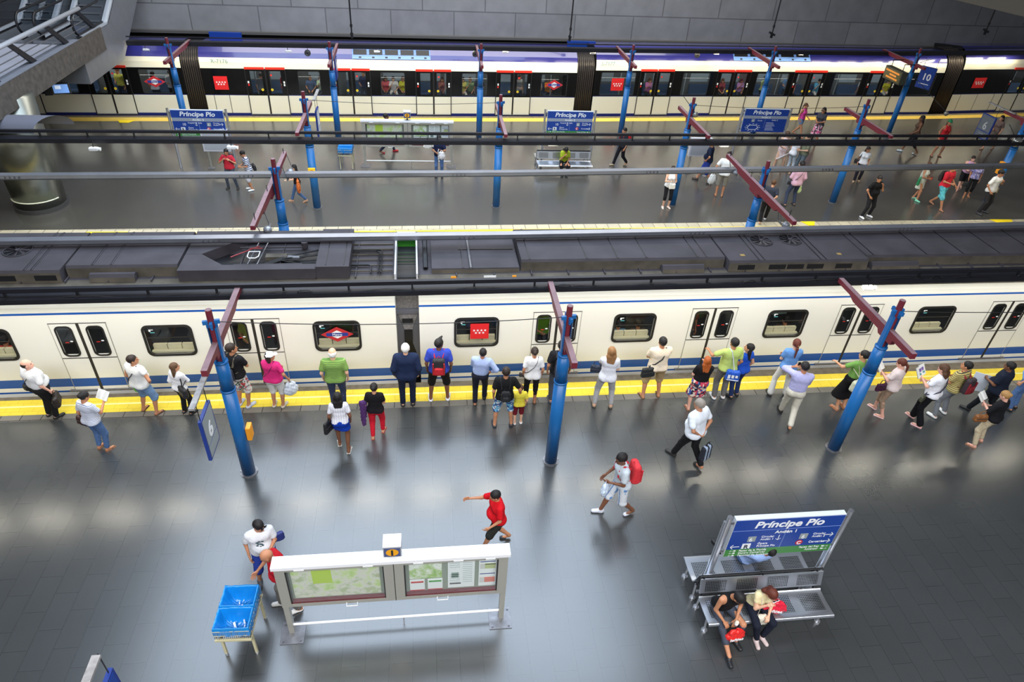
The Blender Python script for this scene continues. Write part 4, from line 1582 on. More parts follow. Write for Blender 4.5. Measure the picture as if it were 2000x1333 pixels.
# ------------------------------------------------------------------ station name signs
def name_sign(cx, y, ztop, width, height, label, title_sub, left, right, green, variant=0, rz=0.0, band_grey=False, group=None):
    t = thing('station_name_sign', label, 'sign', (cx, y, 0), rz, group)
    hw = width / 2
    for s in (-1, 1):
        mb = MB()
        mb.cyl((s * (hw + .10), .0, 0), (s * (hw + .10), .0, ztop + .03), .045, .045, 14, M_STEEL)
        mb.cyl((s * (hw + .10), .09, 0), (s * (hw + .10), .09, ztop - .2), .03, .03, 10, M_STEEL)
        mb.cyl((s * (hw + .10), .0, ztop + .03), (s * (hw + .10), 0, ztop + .036), .047, .047, 14, M_GALV)
        mb.build('post', None, t, False)
        mb = MB()
        for z in (ztop - .12, ztop - height + .12):
            mb.bb(min(s * hw, s * (hw + .08)), max(s * hw, s * (hw + .08)), -.02, .02, z - .03, z + .03, M_GALV)
        mb.build('clamp', None, t)
    mb = MB()
    mb.bb(-hw, hw, -.05, .05, ztop - height, ztop, mat('sign_case', (200, 206, 212), .4))
    panel = mb.build('sign_panel', None, t)
    mb = MB()
    F = lambda v: ztop - height * v
    mb.bb(-hw + .01, hw - .01, -.056, -.05, F(.80) if green else F(1), F(.0) - .02, M_SIGNBLUE)
    if green:
        mb.bb(-hw + .01, hw - .01, -.056, -.05, F(1) + .01, F(.80), M_SIGNGREEN)
    if band_grey:
        mb.bb(-hw + .01, hw - .01, -.060, -.056, F(.42), F(.30), mat('sign_band_grey', (150, 158, 172), .5))
    mb.bb(-.004, .004, -.060, -.056, F(.82), F(.43), mat('sign_line', (140, 160, 205), .5))
    mb.bb(-hw, hw, -.060, -.056, F(.295), F(.29), mat('sign_line', (140, 160, 205), .5))
    mb.build('face', None, panel)
    ts = height * .235
    text('Príncipe Pío', ts, (0, -.062, F(.225)), M_SIGNWHITE, panel, align='CENTER', shear=.18, bold=.006, name='title_lettering', sx=1.12)
    text(title_sub, height * .105, (0 if not band_grey else 0, -.064, F(.395)), M_SIGNWHITE, panel, align='CENTER', bold=.002, name='platform_lettering', sx=1.15)
    W = M_SIGNWHITE
    q = height
    if variant == 0:
        for (bx, num, lines, arr, ax) in ((-.72, left, '', 'D', -.06), (.18, right, '', 'R', hw - .12)):
            pass
        mb = MB()
        sq = mat('line_grey', (150, 158, 158), .5)
        lx = -hw * .64
        if left[0] != '10':
            mb.bb(lx - .02, lx + .13, -.061, -.057, F(.60), F(.46), sq)
        mb.bb(hw * .30, hw * .30 + .15, -.061, -.057, F(.60), F(.46), sq)
        mb.bb(-hw * .72, -hw * .72 + .16, -.061, -.057, F(.79), F(.65), W)
        mb.disc((hw * .32 + .02, -.060, F(.70)), .07, mat('rail_red', (196, 30, 44), .5), 16)
        mb.build('line_badge', None, panel)
        text(left[0], q * .14, (lx, -.066, F(.585)), W, panel)
        text('6', q * .14, (hw * .30 + .03, -.066, F(.585)), W, panel)
        text('R', q * .14, (-hw * .72 + .035, -.066, F(.775)), mat('dark_letter', (30, 40, 60), .5), panel, bold=.003)
        text('C', q * .12, (hw * .32 - .03, -.066, F(.742)), W, panel, bold=.003)
        text(left[1], q * .072, (lx + .22, -.062, F(.50)), W, panel)
        text('Ópera\nPríncipe Pío', q * .072, (-hw * .72 + .28, -.062, F(.685)), W, panel)
        text(right, q * .072, (hw * .30 + .24, -.062, F(.50)), W, panel)
        text('Cercanías', q * .078, (hw * .32 + .20, -.062, F(.725)), W, panel)
        mb = MB()
        arrow(mb, -.10, F(.52), .15, 'D', W, -.062)
        arrow(mb, -hw + .15, F(.72), .18, 'L', W, -.062)
        arrow(mb, hw - .16, F(.52), .18, 'R', W, -.062)
        arrow(mb, hw - .16, F(.70), .18, 'R', W, -.062)
        if green:
            for v in (.84, .905, .97):
                arrow(mb, -hw + .12, F(v), .07, 'L', W, -.062)
                mb.bb(-hw + .16, -hw + .20, -.061, -.057, F(v) - .015, F(v) + .015, W)
            for v in (.85, .92):
                arrow(mb, hw - .10, F(v), .07, 'R', W, -.062)
                mb.bb(hw - .19, hw - .14, -.061, -.057, F(v) - .015, F(v) + .015, W)
        mb.build('arrow', None, panel)
        if green:
            text('Paseo de la Florida\nCentro Comercial\nTerminal de Autobuses', q * .068, (-hw + .26, -.062, F(.862)), W, panel)
            text('Paseo del Rey\nAscensor', q * .068, (hw - .24, -.062, F(.865)), W, panel, align='RIGHT')
    else:
        mb = MB()
        sq = mat('line_grey', (150, 158, 158), .5)
        mb.bb(-hw * .62, -hw * .62 + .16, -.061, -.057, F(.56), F(.44), sq)
        cx_, cz_ = -hw * .5, F(.80)
        pts = [(cx_ - .26, cz_), (cx_ - .16, cz_ + .10), (cx_ + .16, cz_ + .10), (cx_ + .26, cz_), (cx_ + .16, cz_ - .10), (cx_ - .16, cz_ - .10)]
        for a, b in zip(pts, pts[1:] + pts[:1]):
            mb.cyl((a[0], -.062, a[1]), (b[0], -.062, b[1]), .012, .012, 6, W)
        for k in range(12):
            a = k * math.pi / 6
            mb.bb(cx_ + .33 * math.cos(a) - .04, cx_ + .33 * math.cos(a) + .04, -.061, -.057, cz_ + .17 * math.sin(a) - .008, cz_ + .17 * math.sin(a) + .008, W)
        mb.build('line_diagram', None, panel)
        text('6', q * .12, (-hw * .62 + .04, -.066, F(.545)), W, panel)
        text('Circular', q * .07, (-hw * .35, -.062, F(.52)), W, panel)
        text('Andén 3', q * .08, (hw * .30, -.062, F(.50)), W, panel)
        for k in range(6):
            MB().bb(.08, .08 + .34 + .05 * (k % 3), -.061, -.057, F(.60 + k * .062), F(.585 + k * .062), W).build('text_line', None, panel)
    return t


name_sign(6.23, 7.10, 2.12, 2.05, 1.02, 'large blue and green station name sign on steel posts over the near bench', 'Andén 1', ('6', 'Circular\nAndén 1'), 'Circular\nAndén 2', True, group='station name signs')
name_sign(-8.85, 27.75, 2.36, 1.98, 1.05, 'blue and green station name sign at the left of the island platform', 'Andén 3', ('10', 'Hospital Inf. Sofía\n'), 'Circular\nAndén 1', True, band_grey=True, group='station name signs')
name_sign(6.15, 28.35, 2.42, 1.98, 1.05, 'blue and green station name sign over the far bench', 'Andén 3', ('10', 'Hospital Inf. Sofía\n'), 'Circular\nAndén 1', True, band_grey=True, group='station name signs')
name_sign(15.4, 29.3, 2.40, 2.1, 1.05, 'blue station name sign with a line diagram at the right of the island platform', 'Andén 2', None, None, False, variant=1, band_grey=True, group='station name signs')


# ------------------------------------------------------------------ benches
def perforated(zz=1):
    m = mat('perforated_seat_steel' + str(zz), (196, 200, 206), 0.28, 0.9)
    nt = m.node_tree
    b = nt.nodes['Principled BSDF']
    tc = nt.nodes.new('ShaderNodeTexCoord')
    mp = nt.nodes.new('ShaderNodeVectorMath'); mp.operation = 'SCALE'; mp.inputs['Scale'].default_value = 30.0
    nt.links.new(tc.outputs['Object'], mp.inputs[0])
    fr = nt.nodes.new('ShaderNodeVectorMath'); fr.operation = 'FRACTION'
    nt.links.new(mp.outputs[0], fr.inputs[0])
    sp = nt.nodes.new('ShaderNodeSeparateXYZ')
    nt.links.new(fr.outputs[0], sp.inputs[0])
    outs = []
    for i in (0, zz):
        g = nt.nodes.new('ShaderNodeMath'); g.operation = 'GREATER_THAN'; g.inputs[1].default_value = 0.40
        nt.links.new(sp.outputs[i], g.inputs[0])
        outs.append(g)
    ml = nt.nodes.new('ShaderNodeMath'); ml.operation = 'MULTIPLY'
    nt.links.new(outs[0].outputs[0], ml.inputs[0]); nt.links.new(outs[1].outputs[0], ml.inputs[1])
    mx = nt.nodes.new('ShaderNodeMix'); mx.data_type = 'RGBA'
    mx.inputs[6].default_value = (*lin((196, 200, 206)), 1)
    mx.inputs[7].default_value = (*lin((24, 25, 27)), 1)
    nt.links.new(ml.outputs[0], mx.inputs[0])
    nt.links.new(mx.outputs[2], b.inputs['Base Color'])
    return m


M_PERF = perforated()
M_PERFZ = perforated(2)
M_BENCH = mat('bench_steel', (200, 204, 212), 0.30, 0.85)


def bench(cx, cy, label, rz=0.0, length=2.37):
    t = thing('double_bench', label, 'bench', (cx, cy, 0), rz, 'steel double benches')
    hl = length / 2
    for s in (-1, 1):     # -1 faces the camera side, +1 the far side
        pr = [(.16, .44), (.20, .415), (.40, .405), (.60, .42), (.69, .435), (.715, .425), (.72, .40)]
        mb = MB()
        mb.strip([[(-hl, s * a, b) for a, b in pr], [(hl, s * a, b) for a, b in pr]], M_BENCH)
        mb.strip([[(-hl, s * a, b - .02) for a, b in pr], [(hl, s * a, b - .02) for a, b in pr]], M_BENCH)
        for x in (-hl, hl):
            mb.strip([[(x, s * a, b) for a, b in pr], [(x, s * a, b - .02) for a, b in pr]], M_BENCH)
        mb.build('seat', None, t, True)
        mb = MB()
        for k in range(4):
            xa = -hl + .10 + k * length / 4
            mb.strip([[(xa, s * .24, .419), (xa, s * .40, .409), (xa, s * .58, .421)], [(xa + .40, s * .24, .419), (xa + .40, s * .40, .409), (xa + .40, s * .58, .421)]], M_PERF)
        mb.build('perforated_panel', None, t)
        # back rest, leaning
        mb = MB()
        mb.add([(-hl, s * .14, .50), (hl, s * .14, .50), (hl, s * .05, .80), (-hl, s * .05, .80)], [(0, 1, 2, 3)], M_BENCH)
        mb.add([(-hl, s * .125, .50), (hl, s * .125, .50), (hl, s * .035, .80), (-hl, s * .035, .80)], [(0, 1, 2, 3)], M_BENCH)
        mb.strip([[(-hl, s * .14, .50), (-hl, s * .05, .80), (hl, s * .05, .80), (hl, s * .14, .50), (-hl, s * .14, .50)], [(-hl, s * .125, .50), (-hl, s * .035, .80), (hl, s * .035, .80), (hl, s * .125, .50), (-hl, s * .125, .50)]], M_BENCH)
        mb.build('backrest', None, t)
        mb = MB()
        for k in range(4):
            xa = -hl + .10 + k * length / 4
            mb.add([(xa, s * .134, .54), (xa + .40, s * .134, .54), (xa + .40, s * .068, .76), (xa, s * .068, .76)], [(0, 1, 2, 3)], M_PERFZ)
        mb.build('perforated_panel', None, t)
        for x in (-hl + .06, hl - .12):
            mb = MB()
            mb.cyl((x, s * .56, 0.02), (x, s * .52, .41), .022, .022, 10, M_STEEL)
            mb.cyl((x, s * .56, 0.0), (x, s * .56, .025), .055, .055, 14, M_STEEL)
            mb.build('leg', None, t, False)
            mb = MB()
            mb.cyl((x, s * .10, 0.02), (x, s * .13, .41), .022, .022, 10, M_STEEL)
            mb.cyl((x, s * .10, 0.0), (x, s * .10, .025), .055, .055, 14, M_STEEL)
            mb.build('leg', None, t, False)
        mb = MB()
        for x in (-hl + .06, hl - .12, 0):
            mb.tube([(x, s * .70, .40), (x, s * .4, .375), (x, s * .12, .40), (x, s * .03, .80)], .02, 8, M_BLACK)
        mb.build('support_frame', None, t)
    mb = MB()
    mb.cyl((-hl, 0, .82), (hl, 0, .82), .022, .022, 10, M_BLACK)
    mb.cyl((-hl + .1, .1, .2), (hl - .1, .1, .2), .03, .03, 10, M_STEEL)
    mb.build('top_rail', None, t)
    return t


bench(5.97, 6.86, 'perforated steel double bench on the near platform under the large name sign')
bench(5.95, 27.98, 'perforated steel double bench on the island platform with one woman sitting')


# ------------------------------------------------------------------ map cases
def poster_map(name, seed, greens, scale):
    m = mat(name, (170, 180, 150), .6)
    nt = m.node_tree
    b = nt.nodes['Principled BSDF']
    tc = nt.nodes.new('ShaderNodeTexCoord')
    n = nt.nodes.new('ShaderNodeTexNoise'); n.noise_dimensions = '4D'
    n.inputs['W'].default_value = seed
    n.inputs['Scale'].default_value = scale
    n.inputs['Detail'].default_value = 8
    n.inputs['Roughness'].default_value = .65
    nt.links.new(tc.outputs['Object'], n.inputs['Vector'])
    r = nt.nodes.new('ShaderNodeValToRGB')
    while len(r.color_ramp.elements) < len(greens):
        r.color_ramp.elements.new(.5)
    for i, (p, c) in enumerate(greens):
        r.color_ramp.elements[i].position = p
        r.color_ramp.elements[i].color = (*lin(c), 1)
    nt.links.new(n.outputs['Fac'], r.inputs[0])
    nt.links.new(r.outputs[0], b.inputs['Base Color'])
    return m


MAP1 = poster_map('city_map_print', 1.0, [(.30, (150, 196, 80)), (.42, (196, 214, 150)), (.50, (214, 212, 200)), (.58, (172, 190, 140)), (.68, (196, 168, 162))], 3.2)
MAP2 = poster_map('area_map_print', 5.0, [(.3, (90, 120, 150)), (.42, (150, 190, 90)), (.52, (206, 218, 186)), (.60, (236, 238, 232)), (.72, (120, 176, 70))], 4.0)
M_CASE = mat('case_frame', (176, 174, 164), .4, .5)
M_CASETOP = mat('case_top_white', (236, 236, 238), .35)
M_PAPER = mat('paper', (232, 236, 232), .6)
M_FRAMED = mat('case_inner_dark', (136, 146, 130), .6)
M_MAR2 = mat('inner_edge_maroon', (92, 28, 36), .5)


def map_case(cx, cy, label, wd=3.75, zt=1.92, zb=.86, rz=0.0):
    t = thing('map_case', label, 'notice board', (cx, cy, 0), rz, 'map cases on the platforms')
    hw = wd / 2
    mb = MB()
    mb.bb(-hw - .03, hw + .03, -.13, .10, zt - .02, zt + .05, M_CASETOP)
    mb.bb(-hw, hw, -.10, .07, zt + .05, zt + .053, mat('case_top_inset', (222, 222, 222), .5))
    for x in (-hw * .5, hw * .5):
        mb.bb(x - .02, x + .02, -.10, .07, zt + .05, zt + .062, M_WHITE)
    mb.build('top_cover', None, t, bevel=.012)
    mb = MB()
    mb.bb(-hw, hw, .0, .08, zb, zt, M_CASE)
    mb.bb(-hw + .16, hw - .16, -.10, .0, zb, zb + .075, M_CASE)
    mb.bb(-hw + .16, hw - .16, -.10, .0, zt - .10, zt, M_CASE)
    for a, b in ((-hw + .002, -hw + .16), (-.16, .16), (hw - .16, hw - .002)):
        mb.bb(a, b, -.104, .0, zb + .002, zt - .002, M_CASE)
    mb.bb(-.006, .006, -.108, -.1, zb + .003, zt - .003, M_BLACK)
    for x in (-hw + .4, -.4, .4, 1.05, hw - .3):
        mb.bb(x - .08, x + .08, -.135, -.10, zt - .045, zt - .02, M_WHITE)
    frame = mb.build('frame', None, t)
    mb = MB()
    for a, b in ((-hw + .16, -.16), (.16, hw - .16)):
        mb.bb(a, b, -.012, -.002, zb + .075, zt - .10, M_FRAMED)
        mb.bb(a, b, -.09, -.012, zb + .075, zb + .10, M_MAR2)
        mb.bb(b - .02, b, -.09, -.012, zb + .075, zt - .1, M_BLACK)
        mb.bb(a, a + .02, -.09, -.012, zb + .075, zt - .1, M_BLACK)
    mb.build('display_field', None, t)
    mb = MB()
    mb.bb(-hw + .22, -.24, -.02, -.013, zb + .13, zt - .14, MAP1)
    mb.bb(-hw + .55, -hw + .86, -.024, -.02, zb + .5, zt - .16, mat('map_park', (176, 206, 60), .6))
    mb.build('city_map', None, t)
    mb = MB()
    mb.bb(.24, .78, -.02, -.013, zb + .45, zt - .15, MAP2)
    mb.build('area_map', None, t)
    for k, (a, c) in enumerate([(.24, (186, 44, 44)), (.54, (64, 150, 60))]):
        mb = MB()
        mb.bb(a, a + .25, -.022, -.013, zb + .12, zb + .42, M_PAPER)
        mb.bb(a + .02, a + .23, -.026, -.022, zb + .34, zb + .38, mat('notice_head', c, .6))
        mb.bb(a, a + .25, -.024, -.021, zb + .12, zb + .145, mat('notice_foot', (170, 30, 40), .6))
        mb.build('notice', None, t)
    mb = MB()
    mb.bb(.88, 1.28 + .05, -.02, -.013, zb + .14, zt - .14, M_PAPER)
    for i in range(12):
        z = zt - .2 - i * .052
        for (a, b) in ((.91, 1.08), (1.13, 1.29)):
            if i in (4, 5, 6) and a < 1:
                continue
            mb.bb(a, b, -.023, -.02, z, z + .018, mat('print_grey', (176, 186, 186), .6))
    mb.bb(.94, 1.06, -.023, -.02, zb + .42, zb + .56, mat('photo_green', (120, 146, 130), .6))
    mb.bb(.91, 1.10, -.024, -.02, zb + .24, zb + .27, mat('print_dark', (50, 50, 52), .6))
    mb.build('poster', None, t)
    mb = MB()
    mb.bb(1.40, 1.80 - (.1 if hw < 1.9 else 0), -.02, -.013, zb + .14, zt - .14, M_PAPER)
    for z0_, c in ((.62, (180, 190, 130)), (.24, (214, 120, 100))):
        mb.bb(1.42, 1.68, -.023, -.02, zb + z0_, zb + z0_ + .14, mat('chart', c, .6))
        mb.bb(1.42, 1.50, -.025, -.022, zb + z0_, zb + z0_ + .14, mat('chart_pale', (206, 206, 200), .6))
    for z0_ in (.80, .47, .73):
        mb.bb(1.42, 1.68, -.023, -.02, zb + z0_, zb + z0_ + .02, mat('print_blue', (44, 60, 130), .6))
    mb.build('timetable', None, t)
    for a, b in ((-hw + .16, -.16), (.16, hw - .16)):
        mb = MB()
        mb.quad((a, -.085, zb + .075), (b, -.085, zb + .075), (b, -.085, zt - .10), (a, -.085, zt - .10), glass('case_glass', (.93, .95, .95), 1.0, .02))
        mb.build('glass_pane', None, t)
    mb = MB()
    for x in (-hw * .55 + .3, hw * .42):
        mb.tube([(x - .09, -.10, zb + .02), (x - .09, -.15, zb + .0), (x + .09, -.15, zb + .0), (x + .09, -.10, zb + .02)], .010, 6, M_WHITE)
    mb.build('handle', None, t)
    for s in (-1, 1):
        mb = MB()
        mb.bb(s * (hw - .04) - .045, s * (hw - .04) + .045, -.06, .04, 0, zb, M_CASE)
        mb.build('post', None, t)
        mb = MB()
        mb.bb(s * (hw - .06) - .2, s * (hw - .06) + .2, -.26, .16, 0, .015, M_GALV)
        for dx in (-.15, .15):
            for dy in (-.21, .11):
                mb.cyl((s * (hw - .06) + dx, dy, .015), (s * (hw - .06) + dx, dy, .035), .018, .018, 8, M_GALV)
        mb.build('base_plate', None, t)
    mb = MB()
    mb.cyl((-hw, -.02, .22), (hw - .04, -.02, .22), .022, .022, 10, M_WHITE)
    mb.cyl((0.1, -.02, 0), (.1, -.02, .22), .012, .012, 8, M_STEEL)
    mb.build('foot_rail', None, t)
    # info cube on the top
    mb = MB()
    mb.bb(-.14, .14, -.12, .12, zt + .16, zt + .40, mat('cube_grey', (150, 152, 156), .5))
    mb.bb(-.145, .145, -.125, .125, zt + .40, zt + .43, M_CASETOP)
    mb.cyl((0, 0, zt + .05), (0, 0, zt + .16), .03, .03, 10, M_BLACK)
    cube = mb.build('info_cube', None, t, bevel=.006)
    mb = MB()
    mb.bb(-.125, .125, -.126, -.122, zt + .18, zt + .38, mat('cube_blue', (74, 84, 130), .5))
    mb.disc((0, -.128, zt + .28), .10, mat('info_yellow', (238, 166, 30), .5), 20, 'y', .085)
    mb.build('info_badge', None, cube)
    text('i', .19, (-.022, -.131, zt + .215), M_BLACK, cube, bold=.008, name='info_letter')
    return t


map_case(-.66, 6.87, 'long white-topped map case with an info cube on the near platform')
map_case(-.72, 28.15, 'map case with an info cube on the island platform behind the middle trunking')


# partly seen cases on the island (white glazed boxes on two legs)
def small_case(cx, cy, label, wd=1.0, zb=.55, zt=1.6):
    t = thing('notice_case', label, 'notice board', (cx, cy, 0), 0, 'small notice cases on the island platform')
    mb = MB()
    mb.bb(-wd / 2, wd / 2, -.06, .12, zb, zt, mat('pale_case', (206, 206, 212), .4))
    mb.bb(-wd / 2 + .06, wd / 2 - .06, -.066, -.06, zb + .08, zt - .06, mat('case_field', (176, 178, 184), .3))
    mb.build('case', None, t, bevel=.02)
    for s in (-1, 1):
        mb = MB()
        mb.bb(s * wd * .36 - .03, s * wd * .36 + .03, -.03, .05, 0, zb, M_CASE)
        mb.bb(s * wd * .36 - .14, s * wd * .36 + .14, -.12, .12, 0, .02, M_GALV)
        mb.build('leg', None, t)
    return t


small_case(-8.35, 27.7, 'pale glazed notice case on two legs left of the man in red', 1.05, .72, 1.6)
small_case(11.9, 27.6, 'pale notice case on the island behind the man in the white tee', .95, .8, 1.6)
mb = MB()
mb.cyl((-1.4, 0, .22), (1.4, 0, .22), .02, .02, 8, M_STEEL)
for s in (-1, 1):
    mb.cyl((s * 1.35, 0, 0), (s * 1.35, 0, .24), .02, .02, 8, M_STEEL)
    mb.cyl((s * 1.35, 0, 0), (s * 1.35, 0, .02), .10, .10, 12, M_STEEL)
o = mb.build('foot_rail')
o.location = (13.6, 27.3, 0)
tag(o, 'thin steel foot rail on the island left of the pink dress', 'rail')


# ------------------------------------------------------------------ blue recycling bins
def bag_surface(x0, x1, y0, y1, zr, depth, m, seed, skirt=.20):
    """liner bag with wrinkled rim, outer skirt and inner pocket"""
    rnd = random.Random(seed)
    n = 14
    rim = []
    for i in range(n):
        rim.append((x0 + (x1 - x0) * i / n, y0))
    for i in range(n):
        rim.append((x1, y0 + (y1 - y0) * i / n))
    for i in range(n):
        rim.append((x1 - (x1 - x0) * i / n, y1))
    for i in range(n):
        rim.append((x0, y1 - (y1 - y0) * i / n))
    cx, cy = (x0 + x1) / 2, (y0 + y1) / 2

    def lvl(f, z, j, zj=0.0):
        out = []
        for k, (x, y) in enumerate(rim):
            q = 1 + rnd.uniform(-j, j)
            out.append((cx + (x - cx) * f * q, cy + (y - cy) * f * q, z + rnd.uniform(-zj, zj)))
        out.append(out[0])
        return out
    rows = [lvl(1.06, zr - skirt, .03, .02), lvl(1.07, zr - skirt * .5, .03, .01), lvl(1.05, zr, .01, .008), lvl(1.0, zr + .025, .012, .012), lvl(.93, zr - .03, .02, .01),
            lvl(.84, zr - depth * .4, .05, .02), lvl(.74, zr - depth * .75, .07, .03), lvl(.5, zr - depth, .1, .02), lvl(.02, zr - depth - .01, .0, .0)]
    mb = MB()
    mb.strip(rows, m)
    return mb


def recycling_bin(cx, cy, label, rz=0.0, m=None, wd=.56, ln=.80):
    t = thing('recycling_bin', label, 'bin', (cx, cy, 0), rz, 'blue bagged bins')
    hw, hl = wd / 2, ln / 2
    M_LEG = mat('bin_leg_cream', (206, 198, 160), .4)
    for x in (-hw + .03, hw - .03):
        for y in (-hl + .12, hl - .05):
            mb = MB()
            mb.bb(x - .02, x + .02, y - .02, y + .02, .02, .62, M_LEG)
            mb.cyl((x, y, 0), (x, y, .03), .028, .028, 10, M_STEEL)
            mb.build('leg', None, t)
    mb = MB()
    for z in (.62, .74, .86):
        mb.tube([(-hw, -hl, z), (hw, -hl, z), (hw, hl, z), (-hw, hl, z)], .010, 6, M_LEG, closed=True)
    for i in range(19):
        x = -hw + wd * i / 18
        for y in (-hl, hl):
            mb.cyl((x, y, .58), (x, y, .86), .004, .004, 5, M_GALV)
        mb.cyl((x, -hl, .60), (x, hl, .60), .004, .004, 5, M_GALV)
    for i in range(25):
        y = -hl + ln * i / 24
        for x in (-hw, hw):
            mb.cyl((x, y, .58), (x, y, .86), .004, .004, 5, M_GALV)
    mb.bb(-hw - .01, hw + .01, -hl - .02, -hl + .02, .60, .64, M_LEG)
    mb.bb(-hw - .01, hw + .01, hl - .02, hl + .02, .60, .64, M_LEG)
    mb.build('wire_basket', None, t)
    for k, (a, b) in enumerate(((-hl + .01, -.015), (.015, hl - .01))):
        o = bag_surface(-hw + .01, hw - .01, a, b, .93, .30, m, 3 + k).build('liner_bag', None, t, True)
    mb = MB()
    rnd = random.Random(5)
    for (x, y, s) in ((.02, .16, .05), (-.02, -.18, .07), (.12, -.12, .05), (.14, -.2, .04), (-.04, .22, .03)):
        mb.box((x, y, .665 + rnd.uniform(0, .02)), (s * .5, s * 1.5, .02), mat('litter_white', (214, 220, 232), .6), Matrix.Rotation(rnd.uniform(-.5, .5), 3, 'Z') @ Matrix.Rotation(.3, 3, 'X'))
    tag(mb.build('litter', None, t), None, None, None, 'stuff')
    return t


M_BAGBLUE = mat('bin_bag_blue', (18, 132, 208), 0.25, 0, .6)
recycling_bin(-3.27, 6.80, 'blue bagged bin on cream legs left of the near map case', R_(-2), M_BAGBLUE)
recycling_bin(-3.30, 28.0, 'blue bagged bin on the island platform behind the post with the yellow box', 0, M_BAGBLUE)

# ------------------------------------------------------------------ smooth solids (surface nets over a distance field)
V3 = lambda *a: np.array(a if len(a) == 3 else a[0], float)


class Field:
    def __init__(self, h):
        self.h = h
        self.prims = []      # (kind, params, k)
        self.cuts = []
        self.lo = V3(9, 9, 9)
        self.hi = V3(-9, -9, -9)
        self.wr = 0.0

    def _ext(self, p, r):
        self.lo = np.minimum(self.lo, np.array(p) - r)
        self.hi = np.maximum(self.hi, np.array(p) + r)

    def cap(self, a, b, r1, r2=None, k=.02, flat=None):
        r2 = r1 if r2 is None else r2
        a, b = V3(a), V3(b)
        self.prims.append(('cap', (a, b, r1, r2, flat), k))
        self._ext(a, r1 * 1.1)
        self._ext(b, r2 * 1.1)
        return self

    def ell(self, c, r, k=.02, R=None):
        c, r = V3(c), V3(r)
        self.prims.append(('ell', (c, r, R), k))
        self._ext(c, max(r) if R is not None else r)
        return self

    def sub(self, c, r, k=.01, R=None):
        self.prims.append(('sub', (V3(c), V3(r), R), k))
        return self

    def box(self, c, s, rr, k=.01, R=None):
        c, s = V3(c), V3(s)
        self.prims.append(('box', (c, s, rr, R), k))
        self._ext(c, np.linalg.norm(s) if R is not None else s + 0)
        return self

    def cut(self, p, n):
        """keep the side the normal n points away from"""
        self.cuts.append((V3(p), V3(n) / np.linalg.norm(n)))
        return self

    def mesh(self):
        h = self.h
        lo, hi = self.lo - 2.5 * h, self.hi + 2.5 * h
        ax = [np.arange(lo[i], hi[i] + h, h) for i in range(3)]
        X, Y, Z = np.meshgrid(*ax, indexing='ij')
        D = np.full(X.shape, 1.0)
        for kind, p, k in self.prims:
            if kind == 'cap':
                a, b, r1, r2, flat = p
                ba = b - a
                l2 = max(ba @ ba, 1e-9)
                px, py, pz = X - a[0], Y - a[1], Z - a[2]
                t = np.clip((px * ba[0] + py * ba[1] + pz * ba[2]) / l2, 0, 1)
                dx, dy, dz = px - t * ba[0], py - t * ba[1], pz - t * ba[2]
                if flat is not None:
                    dx, dy, dz = dx / flat[0], dy / flat[1], dz / flat[2]
                d = np.sqrt(dx * dx + dy * dy + dz * dz) - (r1 + (r2 - r1) * t)
            elif kind in ('ell', 'sub'):
                c, r, R = p
                dx, dy, dz = X - c[0], Y - c[1], Z - c[2]
                if R is not None:
                    dx, dy, dz = (R[0][0] * dx + R[1][0] * dy + R[2][0] * dz, R[0][1] * dx + R[1][1] * dy + R[2][1] * dz, R[0][2] * dx + R[1][2] * dy + R[2][2] * dz)
                q = np.sqrt((dx / r[0]) ** 2 + (dy / r[1]) ** 2 + (dz / r[2]) ** 2)
                d = (q - 1) * min(r)
            else:
                c, s, rr, R = p
                dx, dy, dz = X - c[0], Y - c[1], Z - c[2]
                if R is not None:
                    dx, dy, dz = (R[0][0] * dx + R[1][0] * dy + R[2][0] * dz, R[0][1] * dx + R[1][1] * dy + R[2][1] * dz, R[0][2] * dx + R[1][2] * dy + R[2][2] * dz)
                qx, qy, qz = np.abs(dx) - s[0] + rr, np.abs(dy) - s[1] + rr, np.abs(dz) - s[2] + rr
                d = np.sqrt(np.maximum(qx, 0) ** 2 + np.maximum(qy, 0) ** 2 + np.maximum(qz, 0) ** 2) + np.minimum(np.maximum(qx, np.maximum(qy, qz)), 0) - rr
            if kind == 'sub':
                hh = np.clip(.5 - .5 * (D + d) / k, 0, 1)
                D = D + (-d - D) * hh + k * hh * (1 - hh)
            else:
                hh = np.clip(.5 + .5 * (D - d) / k, 0, 1)
                D = D + (d - D) * hh - k * hh * (1 - hh)
        if self.wr:
            D = D + self.wr * (np.sin(X * 47 + Z * 21) * np.sin(Z * 33 + Y * 40) + .6 * np.sin(X * 90 - Z * 60 + Y * 50))
        for p, n in self.cuts:
            D = np.maximum(D, (X - p[0]) * n[0] + (Y - p[1]) * n[1] + (Z - p[2]) * n[2])
        return surfnet(D, ax)


